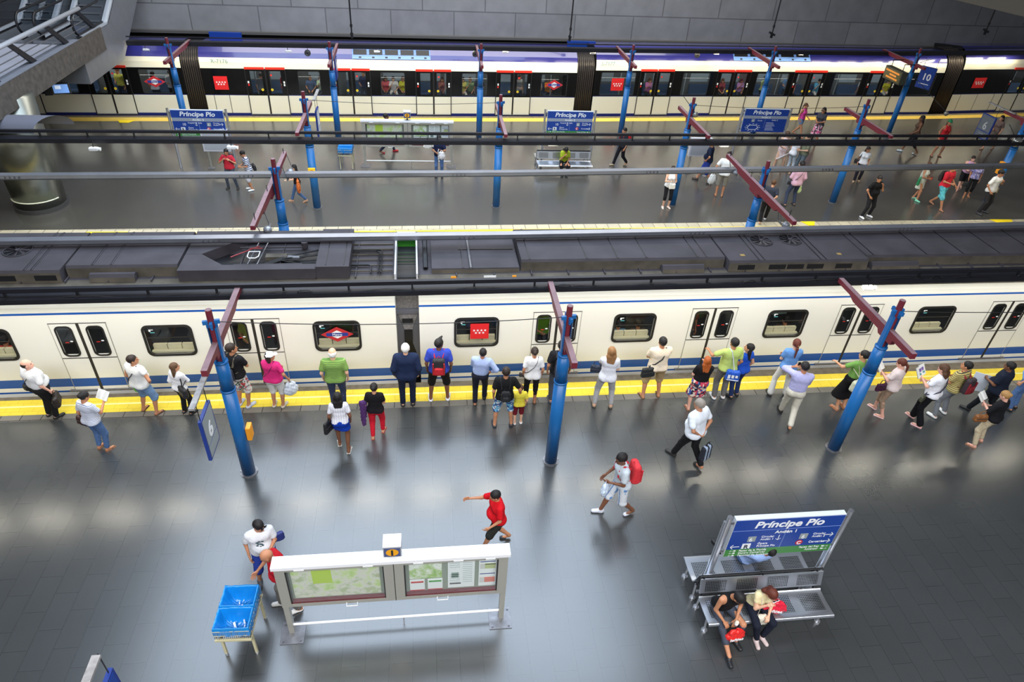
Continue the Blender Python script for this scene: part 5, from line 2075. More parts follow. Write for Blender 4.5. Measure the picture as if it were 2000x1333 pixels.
def surfnet(D, ax):
    nx, ny, nz = D.shape
    S = D < 0
    acc = np.zeros((nx, ny, nz, 3), np.float32)
    cnt = np.zeros((nx, ny, nz), np.int32)
    quads = []
    for a in range(3):
        s0 = [slice(None)] * 3
        s1 = [slice(None)] * 3
        s0[a] = slice(0, -1)
        s1[a] = slice(1, None)
        A, B = D[tuple(s0)], D[tuple(s1)]
        X = (A < 0) != (B < 0)
        I = np.argwhere(X)
        if len(I) == 0:
            continue
        da, db = A[X], B[X]
        t = da / (da - db)
        pos = np.stack([ax[0][I[:, 0]], ax[1][I[:, 1]], ax[2][I[:, 2]]], 1).astype(np.float32)
        pos[:, a] += t * (ax[a][1] - ax[a][0])
        b, c = (a + 1) % 3, (a + 2) % 3
        cells = []
        for db_, dc_ in ((-1, -1), (0, -1), (0, 0), (-1, 0)):
            J = I.copy()
            J[:, b] += db_
            J[:, c] += dc_
            cells.append(J)
            np.add.at(acc, (J[:, 0], J[:, 1], J[:, 2]), pos)
            np.add.at(cnt, (J[:, 0], J[:, 1], J[:, 2]), 1)
        ids = np.stack([J[:, 0] * ny * nz + J[:, 1] * nz + J[:, 2] for J in cells], 1)
        flip = da > 0
        ids[flip] = ids[flip][:, ::-1]
        quads.append(ids)
    if not quads:
        return np.zeros((0, 3)), np.zeros((0, 4), int)
    Q = np.concatenate(quads)
    u, inv = np.unique(Q.ravel(), return_inverse=True)
    acc = acc.reshape(-1, 3)[u]
    cnt = cnt.reshape(-1)[u]
    return acc / np.maximum(cnt, 1)[:, None], inv.reshape(-1, 4)


def mesh_obj(name, parts, m, parent=None):
    vs, fs, o = [], [], 0
    for v, f in parts:
        if len(v) == 0:
            continue
        vs.append(v)
        fs.append(f + o)
        o += len(v)
    if not vs:
        return None
    v = np.concatenate(vs)
    f = np.concatenate(fs)
    me = bpy.data.meshes.new(name)
    me.vertices.add(len(v))
    me.vertices.foreach_set('co', v.astype(np.float32).ravel())
    me.loops.add(len(f) * 4)
    me.loops.foreach_set('vertex_index', f.astype(np.int32).ravel())
    me.polygons.add(len(f))
    me.polygons.foreach_set('loop_start', np.arange(0, len(f) * 4, 4, dtype=np.int32))
    me.polygons.foreach_set('loop_total', np.full(len(f), 4, np.int32))
    me.polygons.foreach_set('use_smooth', np.ones(len(f), bool))
    me.materials.append(m)
    me.update(calc_edges=True)
    me.validate()
    ob = bpy.data.objects.new(name, me)
    COL.objects.link(ob)
    if parent is not None:
        ob.parent = parent
    return ob


def rotx(a):
    c, s = math.cos(a), math.sin(a)
    return np.array([[1, 0, 0], [0, c, -s], [0, s, c]])


def roty(a):
    c, s = math.cos(a), math.sin(a)
    return np.array([[c, 0, s], [0, 1, 0], [-s, 0, c]])


def rotz(a):
    c, s = math.cos(a), math.sin(a)
    return np.array([[c, -s, 0], [s, c, 0], [0, 0, 1]])


def ik(a, b, l1, l2, pole):
    """two-bone joint position"""
    a, b, pole = V3(a), V3(b), V3(pole)
    d = b - a
    L = np.linalg.norm(d)
    mx = (l1 + l2) * .999
    if L > mx:
        b = a + d / L * mx
        d = b - a
        L = mx
    x = (l1 * l1 - l2 * l2 + L * L) / (2 * L)
    hh = math.sqrt(max(l1 * l1 - x * x, 0))
    n = d / L
    p = pole - n * (pole @ n)
    p /= max(np.linalg.norm(p), 1e-6)
    return a + n * x + p * hh, b


SKINS = {'light': (224, 176, 146), 'tan': (190, 132, 98), 'olive': (206, 150, 116), 'brown': (120, 78, 56), 'pink': (228, 172, 150)}
HAIRS = {'black': (24, 20, 20), 'dark': (44, 32, 26), 'brown': (86, 56, 36), 'blonde': (170, 128, 76), 'red': (168, 84, 30), 'grey': (200, 200, 198), 'white': (232, 232, 230), 'auburn': (96, 44, 30), 'greyish': (150, 140, 130)}
ARMS = {  # wrist relative to shoulder (x is outward), elbow pole (x outward)
    'down': ((.05, .04, -.50), (.3, -1, .0)), 'front': ((-.12, .26, -.30), (.6, -.6, -.5)), 'read': ((-.06, .33, -.17), (.5, -.3, -1)),
    'hip': ((.03, .06, -.40), (1, -.5, 0)), 'pocket': ((.06, .10, -.44), (.9, -.7, 0)), 'behind': ((-.14, -.15, -.42), (1, -.3, 0)), 'ear': ((-.02, .13, .10), (.7, .1, -1)),
    'chin': ((-.12, .20, -.01), (.3, .3, -1)), 'out': ((.14, .38, -.22), (.8, -.2, -.6)), 'cross': ((-.24, .20, -.24), (.8, 0, -.6)), 'side': ((.16, .06, -.47), (.5, -1, .0)),
    'strap': ((-.05, .17, -.08), (.8, .0, -1)), 'lap': ((-.08, .30, -.36), (.6, -.4, -.6)), 'fwd': ((.0, .38, -.28), (.5, -.5, -.8)), 'back': ((.08, -.22, -.44), (.3, -1, 0)),
    'swing': ((.04, .24, -.42), (.3, -1, -.2))}


def hand(F, W, d, n, side, s, curl):
    """palm, four unequal fingers, thumb; side = unit vector towards the thumb"""
    u = side
    palm0 = W + d * .015 * s
    lens = (.072, .080, .074, .058)
    for i in range(4):
        off = (.030 - .020 * i) * s
        kn = W + d * (.090 - (.006 if i == 3 else 0)) * s + u * off
        F.cap(palm0 + u * off * .6, kn, .014 * s, .012 * s, .012 * s)
        c1, c2 = curl + .08 * i, curl * 1.4 + .08 * i
        a1 = d * math.cos(c1) + n * math.sin(c1)
        a2 = d * math.cos(c1 + c2) + n * math.sin(c1 + c2)
        a1 = a1 + u * (.10 - .07 * i)
        m = kn + a1 * lens[i] * .55 * s
        F.cap(kn, m, .0098 * s, .0088 * s, .004 * s)
        F.cap(m, m + a2 * lens[i] * .5 * s, .0086 * s, .0070 * s, .004 * s)
    tb = W + d * .030 * s + u * .026 * s
    t1 = tb + (u * .75 + d * .7 + n * .25) * .034 * s
    F.cap(tb, t1, .0135 * s, .011 * s, .01 * s)
    F.cap(t1, t1 + (d * .9 + u * .25 + n * .35) * .030 * s, .0105 * s, .008 * s, .005 * s)


NPERS = 0


def person(label, at, ht=1.72, face=90, sex='m', w=1.0, lean=0.0, roll=0.0, L='down', R='down', head=(0, 0), stance='stand', skin='olive', hair=('short', 'dark'),
           top=('tee', (220, 220, 220)), bot=('trousers', (40, 40, 50)), shoe=('shoe', (40, 40, 42)), z=0.0, group='people on the near platform', q=1.0, twist=0, curl=.35, feet=None, child=False, pelvis=None, palms=None):
    """q = grid coarseness; returns the root object and a dict of joint places in the world"""
    s = ht / 1.72
    hd = 1.25 if child else 1.07          # children's heads are larger for their height
    fem = sex == 'f'
    w = w * (1.05 if fem else 1.07)
    sh = (.165 if fem else .19) * (1 + (w - 1) * .5)
    hipw = .095 * (1 + (w - 1) * .4)
    sk = mat('skin_' + skin, SKINS[skin], .55, 0, .4)
    # legs
    foot = {}
    if feet is not None:
        foot = {-1: V3(feet[0]), 1: V3(feet[1])}
        hipz = .53 / s if stance == 'sit' else .90
    elif stance == 'stand':
        foot = {-1: V3(-.11, .0, .08), 1: V3(.11, .02, .08)}
        hipz = .905
    elif stance == 'wide':
        foot = {-1: V3(-.19, .0, .08), 1: V3(.19, .02, .08)}
        hipz = .89
    elif stance == 'step':
        foot = {-1: V3(-.10, -.10, .08), 1: V3(.11, .16, .08)}
        hipz = .89
    elif stance == 'stepL':
        foot = {-1: V3(-.10, .16, .08), 1: V3(.11, -.10, .08)}
        hipz = .89
    elif stance == 'walk':
        foot = {-1: V3(-.07, -.30, .13), 1: V3(.07, .30, .08)}
        hipz = .865
    elif stance == 'walkL':
        foot = {-1: V3(-.07, .30, .08), 1: V3(.07, -.30, .13)}
        hipz = .865
    elif stance == 'sit':
        foot = {-1: V3(-.10, .48, .08), 1: V3(.10, .50, .08)}
        hipz = .53 / s
    hc = V3(0, 0, hipz)
    kz = {}
    hips = {}
    for sd in (-1, 1):
        hp = hc + V3(sd * hipw, 0, 0)
        hips[sd] = hp
        pole = (sd * .15, 1, .1) if stance != 'sit' else (sd * .35, .5, 1)
        kn, an = ik(hp, foot[sd], .425, .415, pole)
        kz[sd] = kn
        foot[sd] = an
    # torso frame
    T = rotz(R_(twist)) @ roty(R_(roll)) @ rotx(-R_(lean))

    def tp(x, y, zz):
        return hc + T @ V3(x, y, zz)
    neck = tp(0, -.01, .545)
    hyaw, hpit = R_(head[0]), R_(head[1])
    HR = T @ rotz(hyaw) @ rotx(hpit)
    hcen = tp(0, .0, .60) + HR @ V3(0, .02, .085 * hd)
    arms = {}
    for sd, pose in ((-1, L), (1, R)):
        S_ = tp(sd * sh, 0, .485)
        wv, pl = ARMS[pose] if isinstance(pose, str) else pose
        wr = S_ + T @ V3(sd * wv[0], wv[1], wv[2])
        el, wr = ik(S_, wr, .285, .255, T @ V3(sd * pl[0], pl[1], pl[2]))
        arms[sd] = (S_, el, wr)
    wt = w
    wf = .88 if fem else 1.0

    def torso(F, g, arms_on=True, shoulders=True):
        k = .05
        F.cap(tp(-.07 * wt, 0, .40), tp(.07 * wt, 0, .40), .098 * wt * wf + g, k=k)
        if shoulders:
            F.cap(tp(-sh * .72, -.01, .475), tp(sh * .72, -.01, .475), .058 + g, k=k)
        F.cap(tp(-.055 * wt, 0, .26), tp(.055 * wt, 0, .26), .094 * wt * wf + g, k=k)
        F.cap(tp(-.05 * wt, 0, .14), tp(.05 * wt, 0, .14), (.088 if fem else .098) * wt + g, k=k)
        if wt > 1.12:
            F.ell(tp(0, .06, .16), (.13 * wt + g, .12 * wt + g, .13), k=k)
        if fem and not child:
            for sd in (-1, 1):
                F.ell(tp(sd * .07, .085, .35), (.06 + g, .055 + g, .06 + g), k=.03)

    def pelv(F, g):
        k = .05
        F.cap(tp(-.065 * wt, -.0, .035), tp(.065 * wt, 0, .035), .100 * wt + g, k=k)
        for sd in (-1, 1):
            F.ell(hips[sd] + T @ V3(-sd * .02, -.05, .01), (.085 * wt + g, .08 * wt + g, .09 + g), k=k)

    def legs(F, g, t_end=2.0, rk=None, ra=None):
        """t_end: 0..1 thigh, 1..2 shank"""
        for sd in (-1, 1):
            a, b, c = hips[sd] + V3(0, 0, .0), kz[sd], foot[sd]
            r0, r1 = .080 * wt + g, .053 * (1 + (wt - 1) * .5) + g
            if rk:
                r1 = rk
            if t_end < 1:
                b2 = a + (b - a) * t_end
                F.cap(a, b2, r0, rk if rk else r1 + (r0 - r1) * (1 - t_end), k=.03)
                continue
            F.cap(a, b, r0, r1, k=.03)
            c2 = b + (c - b) * (t_end - 1)
            r2 = ra if ra else .037 + g
            F.cap(b, c2, r1, r1 + (r2 - r1) * (t_end - 1), k=.03)
            if ra is None:
                dd = (c - b)
                m_ = b + dd * .32 + V3(0, -.012, 0)
                F.cap(b + dd * .12 + V3(0, -.01, 0), b + dd * .5 + V3(0, -.012, 0), .045 + g, .040 + g, k=.03)
    h = .019 * q
    F = Field(h)
    torso(F, 0)
    pelv(F, 0)
    legs(F, 0)
    for sd in (-1, 1):
        S_, el, wr = arms[sd]
        F.cap(S_, el, .047 * (1 + (wt - 1) * .5) * wf, .037, k=.03)
        F.cap(el, wr, .037, .024, k=.02)
        f = foot[sd]
        F.cap(f, f + V3(0, -.02, -.045), .036, .034, k=.02)
        fz = f[2] - .05
        F.cap(V3(f[0], f[1] - .03, fz + .005), V3(f[0] + sd * .03, f[1] + .13, fz - .002 if f[2] < .1 else fz - .05), .036, .027, k=.02)
    F.cap(tp(0, -.005, .47), neck + T @ V3(0, .012, .06), .054 * (1 + (wt - 1) * .6) * (.9 if fem else 1), .050, k=.03)
    parts = [F.mesh()]
    # head on a finer grid
    F = Field(.0085 * q * hd)
    e = lambda x, y, zz: hcen + HR @ (V3(x, y, zz) * hd)
    E = lambda x, y, zz: V3(x, y, zz) * hd
    F.ell(e(0, -.012, .022), E(.077, .096, .096), .02, HR)
    F.ell(e(0, .026, -.035), E(.060, .066, .080), .03, HR)
    F.ell(e(0, .040, -.085), E(.034, .036, .028), .03, HR)
    F.cap(e(0, .086, .000), e(0, .104, -.032), .009 * hd, .013 * hd, .012)
    for sd in (-1, 1):
        F.ell(e(sd * .077, -.006, -.014), E(.011, .020, .031), .006, HR)
        F.sub(e(sd * .031, .108, .004), E(.019, .017, .013), .012, HR)
        F.cap(e(sd * .018, .088, .022), e(sd * .044, .080, .022), .006 * hd, .005 * hd, .008)
    F.cap(e(-.02, .088, -.060), e(.02, .088, -.060), .006 * hd, k=.006)
    F.cap(e(-.016, .086, -.071), e(.016, .086, -.071), .007 * hd, k=.006)
    F.cap(neck - T @ V3(0, 0, .02), e(0, -.01, -.03), .050, .052 * hd, .02)
    parts.append(F.mesh())
    wrist_w = {}
    for sd in (-1, 1):
        S_, el, wr = arms[sd]
        d = (wr - el) / np.linalg.norm(wr - el)
        inward = T @ V3(-sd, 0, 0)
        n = inward - d * (inward @ d)
        if np.linalg.norm(n) < .25:
            n = T @ V3(0, 0, -1)
            n = n - d * (n @ d)
        pose = L if sd < 0 else R
        if pose in ('read', 'lap', 'fwd', 'out') or (palms and palms == 'up'):
            n = T @ V3(0, 0, 1 if pose in ('read',) else -1)
            n = n - d * (n @ d)
        n /= np.linalg.norm(n)
        u = np.cross(d, n)
        fw = T @ V3(0, 1, .3)
        if u @ fw < 0 and pose not in ('read', 'lap', 'fwd', 'out'):
            u = -u
        if pose in ('read', 'lap', 'fwd', 'out'):
            ow = T @ V3(-sd if pose != 'read' else sd, 0, 0)
            if u @ ow < 0:
                u = -u
        F = Field(.0062 * q)
        hand(F, wr, d, n, u, 1.0 * (1 if not fem else .92), curl)
        F.cap(wr - d * .03, wr + d * .03, .024, .020, .012)
        parts.append(F.mesh())
        wrist_w[sd] = wr + d * .08
    scaled = [(v * s, f) for v, f in parts]
    body = mesh_obj('person', scaled, sk)
    body.location = (at[0], at[1], z)
    body.rotation_euler = (0, 0, R_(face - 90))
    tag(body, label, 'person', group)

    def child_mesh(name, F_, m):
        v, f = F_.mesh()
        return mesh_obj(name, [(v * s, f)], m, body)
    # eyes
    mb = MB()
    for sd in (-1, 1):
        c = e(sd * .031, .083, .004)
        mb.sphere(tuple(c * s), .0125 * hd * s, mat('eye_dark', (50, 36, 30), .2), 8, 6)
    mb.build('eye', None, body, True)
    # ---- top
    def mk(c, nm='cloth', **kw):
        return c if isinstance(c, bpy.types.Material) else mat(nm, c, .85, 0, .2, bump=.45, bscale=11, **kw)
    kind, tc = top[0], top[1]
    hem = top[2] if len(top) > 2 else None
    g = {'tee': .020, 'shirt': .024, 'tank': .014, 'suit': .034, 'fit': .014, 'dress': .018}[kind]
    F = Field(.0165 * q)
    F.wr = .0022
    torso(F, g)
    sl = {'tee': .62, 'shirt': .66, 'suit': 2.0, 'fit': .42, 'tank': 0, 'dress': 0}[kind]
    if len(top) > 3:
        sl = top[3]
    if (hem is None or hem < .06) or kind in ('dress', 'suit'):
        pelv(F, g + .006)
    for sd in (-1, 1):
        S_, el, wr = arms[sd]
        ra = .047 * (1 + (wt - 1) * .5) * wf
        if sl > 0:
            t1 = min(sl, 1)
            F.cap(S_ + (tp(0, 0, .485) - S_) * .08, S_ + (el - S_) * t1, ra + g * .9, ra + g * .95 - .006 * t1, k=.03)
            if sl > 1:
                F.cap(el, el + (wr - el) * (sl - 1) * .97, .040 + g * .7, .030 + g * .6, k=.03)
        elif kind == 'tank':
            F.cap(tp(sd * sh * .55, -.04, .44), tp(sd * sh * .55, .02, .53), .028, k=.02)
    hz = {'tee': .0, 'shirt': .02, 'tank': .02, 'suit': -.06, 'fit': .03, 'dress': -.4}[kind] if hem is None else hem
    if kind == 'dress':
        for sd in (-1, 1):
            F.cap(tp(sd * .05, 0, .06), hc + V3(sd * .07, 0, -.38), .115, .15, k=.05)
        hz = -.34
        F.cut(hc + V3(0, 0, hz), V3(0, 0, -1))
    elif kind == 'suit':
        F.cap(tp(-.07, 0, .0), tp(.07, 0, .0), .125, k=.05)
        F.cut(tp(0, 0, -.12), T @ V3(0, 0, -1))
    else:
        F.cut(tp(0, 0, hz), T @ V3(0, 0, -1))
    if sl == 0 or kind == 'tank':
        F.cut(tp(sh * .80, 0, .4), T @ V3(1, 0, .3))
        F.cut(tp(-sh * .80, 0, .4), T @ V3(-1, 0, .3))
    names = {'tee': 'shirt', 'shirt': 'shirt', 'tank': 'tank_top', 'suit': 'jacket', 'fit': 'blouse', 'dress': 'dress'}
    shirt = child_mesh(names[kind], F, mk(tc, 'shirt_cloth'))
    if kind in ('shirt', 'suit'):
        Fc = Field(.011 * q)
        for i in range(10):
            a0, a1 = i * .628, (i + 1) * .628
            f_ = lambda a: tp(.055 * math.sin(a), .058 * math.cos(a) - .008, .515 - .018 * math.cos(a))
            Fc.cap(f_(a0), f_(a1), .013, k=.006)
        child_mesh('collar', Fc, mk((236, 236, 240) if kind == 'suit' else tc, 'shirt_cloth'))
    # ---- bottom
    if bot:
        kind, bc = bot[0], bot[1]
        F = Field(.0165 * q)
        F.wr = .002
        g = .017
        pelv(F, g - (.004 if kind in ('leggings',) else 0))
        end = None
        if kind == 'trousers':
            legs(F, g, 1.93, .070, .062)
        elif kind == 'jeans':
            legs(F, g - .002, 1.93, .066, .054)
        elif kind == 'flare':
            legs(F, g - .006, 1.96, .062, .078)
        elif kind == 'slim':
            legs(F, .016, 1.9, None, .052)
        elif kind == 'shorts':
            legs(F, g + .004, .93, .088)
        elif kind == 'kneeshorts':
            legs(F, g + .004, 1.10, .084, .082)
        elif kind == 'hotpants':
            legs(F, g, .42, .098)
        elif kind == 'capri':
            legs(F, g - .004, 1.45, .062, .058)
        elif kind == 'leggings':
            legs(F, .008, 1.25)
        elif kind in ('skirt', 'miniskirt', 'longskirt'):
            ln = {'skirt': .42, 'miniskirt': .24, 'longskirt': .56}[kind]
            for sd in (-1, 1):
                kd = (kz[sd] - hips[sd])
                F.cap(hc + V3(sd * .055, 0, .02), hc + V3(sd * .06, 0, 0) + kd * ln / .42, .112 * wt, .13 * wt + (ln - .24) * .12, k=.06)
            F.cut(hc + V3(0, 0, -ln), V3(0, 0, -1))
        F.cut(tp(0, 0, .115), T @ V3(0, 0, 1))
        nm = {'skirt': 'skirt', 'miniskirt': 'skirt', 'longskirt': 'skirt', 'shorts': 'shorts', 'kneeshorts': 'shorts', 'hotpants': 'shorts'}.get(kind, 'trousers')
        child_mesh(nm, F, mk(bc, 'trouser_cloth'))
    # ---- shoes
    if shoe:
        kind, sc_ = shoe
        for sd in (-1, 1):
            F = Field(.011 * q)
            f = foot[sd]
            up = f[2] > .1
            fz = f[2] - .045
            toe = V3(f[0] + sd * .03, f[1] + .145, fz - .05 if up else fz - .004)
            heel = V3(f[0], f[1] - .035, fz + .0)
            if kind in ('shoe', 'trainer'):
                F.cap(heel, toe, .046, .040, k=.02)
                F.cap(f + V3(0, -.005, -.015), heel + V3(0, .03, 0), .048, .045, k=.03)
                F.cut(V3(0, 0, .075 if not up else .12), V3(0, -.35, 1))
                if not up:
                    F.cut(V3(0, 0, .004), V3(0, 0, -1))
                child_mesh('shoe', F, mat('shoe_leather', sc_, .5))
            else:
                dz = V3(0, 0, -.032)
                F.box((heel + toe) / 2 + dz, (.046, .122, .012), .01, R=rotz(-sd * .18) @ (rotx(-.33) if up else np.eye(3)))
                child_mesh('sandal', F, mat('sandal_sole', sc_, .6))
                F = Field(.009 * q)
                m_ = heel * .35 + toe * .65
                for i in range(6):
                    a, b = math.pi * i / 6, math.pi * (i + 1) / 6
                    F.cap(m_ + V3(.042 * math.cos(a), 0, .042 * math.sin(a) - .03), m_ + V3(.042 * math.cos(b), 0, .042 * math.sin(b) - .03), .009, k=.005)
                child_mesh('sandal_strap', F, mat('sandal_sole', sc_, .6))
    # ---- hair or hat
    if hair and hair[0] != 'none':
        style, hcx = hair[0], hair[1]
        hc_ = HAIRS[hcx] if isinstance(hcx, str) else hcx
        hm = mat('hair', hc_, .55, 0, .4, bump=.35, bscale=120)
        F = Field(.0095 * q * hd)
        F.wr = .0015
        if style == 'ring':
            F.ell(e(0, -.020, .008), E(.083, .100, .088), .02, HR)
            F.cut(e(0, .015, 0), HR @ V3(0, 1, .1))
            F.cut(e(0, 0, .045), HR @ V3(0, .25, 1))
            F.cut(e(0, 0, -.055), HR @ V3(0, .3, -1))
        else:
            F.ell(e(0, -.018, .030), E(.085, .103, .100), .02, HR)
            if style in ('short', 'crop', 'quiff'):
                F.cut(e(0, .050, -.01), HR @ V3(0, 1, -.75))
                F.cut(e(0, 0, -.050), HR @ V3(0, .55, -1))
                if style == 'quiff':
                    F.prims.append(('cap', (e(0, .04, .11), e(0, .09, .12), .035, .02, None), .02))
            else:
                F.cut(e(0, .062, -.01), HR @ V3(0, 1, -.8))
            if style == 'bun':
                F.ell(e(0, -.105, .035), E(.045, .042, .045), .02, HR)
                F.cut(e(0, 0, -.06), HR @ V3(0, .55, -1))
            elif style == 'pony':
                F.cap(e(0, -.10, .03), e(0, -.135, -.06), .028, .026, .02)
                F.cap(e(0, -.135, -.06), tp(0, -.14, .36), .028, .014, .02)
            elif style in ('long', 'mid', 'bob'):
                ln = {'long': .30, 'mid': .17, 'bob': .07}[style]
                for sd in (-1, 0, 1):
                    F.cap(e(sd * .055, -.045, .0), e(sd * .065, -.06, -.09), .042 * (1 if sd else 1.2), .042, .03)
                    if ln > .08:
                        F.cap(e(sd * .06, -.065, -.08), tp(sd * .05, -.125, .50 - ln), .042, .022, .03)
        v, f = F.mesh()
        mesh_obj('hair', [(v * s, f)], hm, body)
        if style == 'pony':
            mb = MB()
            mb.sphere(tuple(e(0, -.112, .02) * s), .026 * s, mat('hair_tie', (190, 160, 120), .5), 8, 6)
            mb.build('hair_tie', None, body, True)
    if hair and len(hair) > 2:
        acc, ac = hair[2], hair[3]
        if acc == 'cap':
            F = Field(.009 * q)
            F.ell(e(0, -.012, .035), E(.090, .106, .098), .02, HR)
            F.cut(e(0, 0, .020), HR @ V3(0, .0, -1))
            v1 = F.mesh()
            F = Field(.009 * q)
            F.ell(e(0, .105, .028), E(.062, .075, .012), .01, HR)
            v2 = F.mesh()
            mesh_obj('cap', [(a * s, b) for a, b in (v1, v2)], mat('cap_cloth', ac, .8), body)
        elif acc in ('sunglasses', 'sunglasses_up'):
            mb = MB()
            dz, dy = (.0, .098) if acc == 'sunglasses' else (.062, .100)
            for sd in (-1, 1):
                mb.sphere(tuple(e(sd * .033, dy, dz + .004) * s), .027 * s, mat('lens', (20, 20, 24), .1), 10, 6, (1, .35, .75))
                mb.tube([tuple(e(sd * .033 + .030 * math.cos(i * .785), dy + .008, dz + .004 + .023 * math.sin(i * .785)) * s) for i in range(8)], .006 * s, 5, mat('glasses_frame', ac, .4), closed=True)
            mb.build('sunglasses', None, body)
        elif acc == 'band':
            pass
    M = Matrix.Translation(Vector((at[0], at[1], z))) @ Matrix.Rotation(R_(face - 90), 4, 'Z')
    W = lambda p: np.array(M @ Vector(tuple(V3(p) * s)))
    J = {'handL': W(wrist_w[-1]), 'handR': W(wrist_w[1]), 'wristL': W(arms[-1][2]), 'wristR': W(arms[1][2]), 'shL': W(arms[-1][0]), 'shR': W(arms[1][0]), 'hip': W(hc),
         'elL': W(arms[-1][1]), 'elR': W(arms[1][1]), 'head': W(hcen),
         'tp': lambda x, y, zz: W(tp(x, y, zz)), 'face': face, 's': s, 'w': wt}
    J['obj'] = body
    return J


# ------------------------------------------------------------------ things people carry
def softbox(size, r, h, taper=0.0, sag=0.0):
    F = Field(h)
    F.box((0, 0, 0), (size[0] / 2, size[1] / 2, size[2] / 2), r, R=None)
    F.wr = .004
    v, f = F.mesh()
    t = (v[:, 2] / (size[2] / 2) + 1) / 2
    t = np.clip(t, 0, 1)
    v[:, 1] *= 1 - taper * t
    v[:, 0] *= 1 - taper * .4 * t
    v[:, 2] -= sag * t * (1 - np.abs(v[:, 0]) / (size[0] / 2 + 1e-6))
    return v, f


def place(o, p, rz):
    o.location = tuple(p)
    o.rotation_euler = (0, 0, R_(rz))


def handbag(label, p, col, size=(.32, .12, .22), face=90, strap_pts=None, strap_col=None, kind='handbag', cat='bag', group='bags carried on the platforms', rough=.5, handle=True):
    """p: centre of the bag in the world; strap_pts: world points of the shoulder strap"""
    m = mat('bag_' + kind, col, rough)
    o = mesh_obj(kind, [softbox(size, min(size) * .42, .014, .25, .03)], m)
    place(o, p, face - 90)
    tag(o, label, cat, group)
    mb = MB()
    mb.bb(-size[0] * .4, size[0] * .4, -size[1] / 2 - .004, -size[1] / 2 + .02, size[2] * .02, size[2] * .06, mat('zip', (90, 88, 84), .4, .6))
    mb.build('zip', None, o)
    iv = (Matrix.Translation(Vector(tuple(p))) @ Matrix.Rotation(R_(face - 90), 4, 'Z')).inverted()
    if strap_pts is not None:
        mb = MB()
        mb.tube([tuple(iv @ Vector(tuple(q))) for q in strap_pts], .016, 6, mat('strap', strap_col or col, .7), flat=.3)
        mb.build('strap', None, o)
    elif handle:
        mb = MB()
        mb.tube([(-.08, 0, size[2] * .45), (-.06, 0, size[2] * .45 + .10), (.06, 0, size[2] * .45 + .10), (.08, 0, size[2] * .45)], .010, 6, m)
        mb.build('handle', None, o)
    return o


def crossbody(J, side, bag_at, front=True):
    """world points of a strap from the bag over the opposite shoulder"""
    tp = J['tp']
    w_ = J['w']
    sd = side
    b = np.array(bag_at)
    pts = [b + V3(0, 0, .1), tp(sd * .155 * w_, -.06, .12), tp(sd * .11 * w_, -.125 * w_, .20), tp(0, -.138 * w_, .34), tp(-sd * .07, -.115, .46), tp(-sd * .10, -.03, .565), tp(-sd * .08, .07, .50),
           tp(0, .135 * w_, .34), tp(sd * .11 * w_, .125 * w_, .18), tp(sd * .155 * w_, .06, .10), b + V3(0, 0, .1)]
    return pts


def shoulder_strap(J, side, bag_at, drop=.1):
    tp = J['tp']
    S_ = tp(side * .13, 0, .555)
    b = np.array(bag_at)
    return [b + V3(0, 0, drop), tp(side * .19 * J['w'], -.08, .30), tp(side * .15, -.05, .52), S_, tp(side * .15, .06, .50), tp(side * .20 * J['w'], .06, .30), b + V3(0, 0, drop)]


def backpack(label, J, col, col2=None, size=(.30, .16, .42), dz=.30, group='backpacks', off=None, scale=1.0, dx=0.0):
    tp = J['tp']
    p = tp(dx, -.125 * J['w'] - size[1] / 2 - .015, dz) if off is None else off
    m = mat('pack_cloth', col, .7)
    o = mesh_obj('backpack', [softbox(tuple(a * scale for a in size), .06, .016, .25)], m)
    place(o, p, J['face'] - 90)
    tag(o, label, 'backpack', group)
    o2 = mesh_obj('front_pocket', [softbox((size[0] * .72 * scale, .09, size[2] * .45 * scale), .035, .012, .2)], mat('pack_cloth', col2 or col, .7), o)
    o2.location = (0, -size[1] / 2 * scale, -size[2] * .18 * scale)
    mb = MB()
    iv = (Matrix.Translation(Vector(tuple(p))) @ Matrix.Rotation(R_(J['face'] - 90), 4, 'Z')).inverted()
    for sd in (-1, 1):
        pts = [tp(sd * .08, -.125 * J['w'] - .02, dz + .16), tp(sd * .105, -.09, .50), tp(sd * .11, -.01, .565), tp(sd * .11, .09, .48), tp(sd * .12, .12 * J['w'], .34), tp(sd * .16 * J['w'], .04, .20), tp(sd * .11, -.13 * J['w'], .16)]
        mb.tube([tuple(iv @ Vector(tuple(q))) for q in pts], .022, 6, mat('pack_strap', col2 or col, .7), flat=.3)
    mb.tube([(-.04, .05, size[2] * .48), (0, .05, size[2] * .48 + .05), (.04, .05, size[2] * .48)], .009, 6, mat('pack_strap', col2 or col, .7))
    mb.build('strap', None, o)
    if col2:
        for sd in (-1, 1):
            mb = MB()
            mb.bb(sd * size[0] * .40 - .012, sd * size[0] * .40 + .012, -size[1] / 2 * scale - .012, -size[1] / 2 * scale + .03, -size[2] * .4, size[2] * .3, mat('pack_strap', col2, .7))
            mb.build('side_stripe', None, o)
    return o


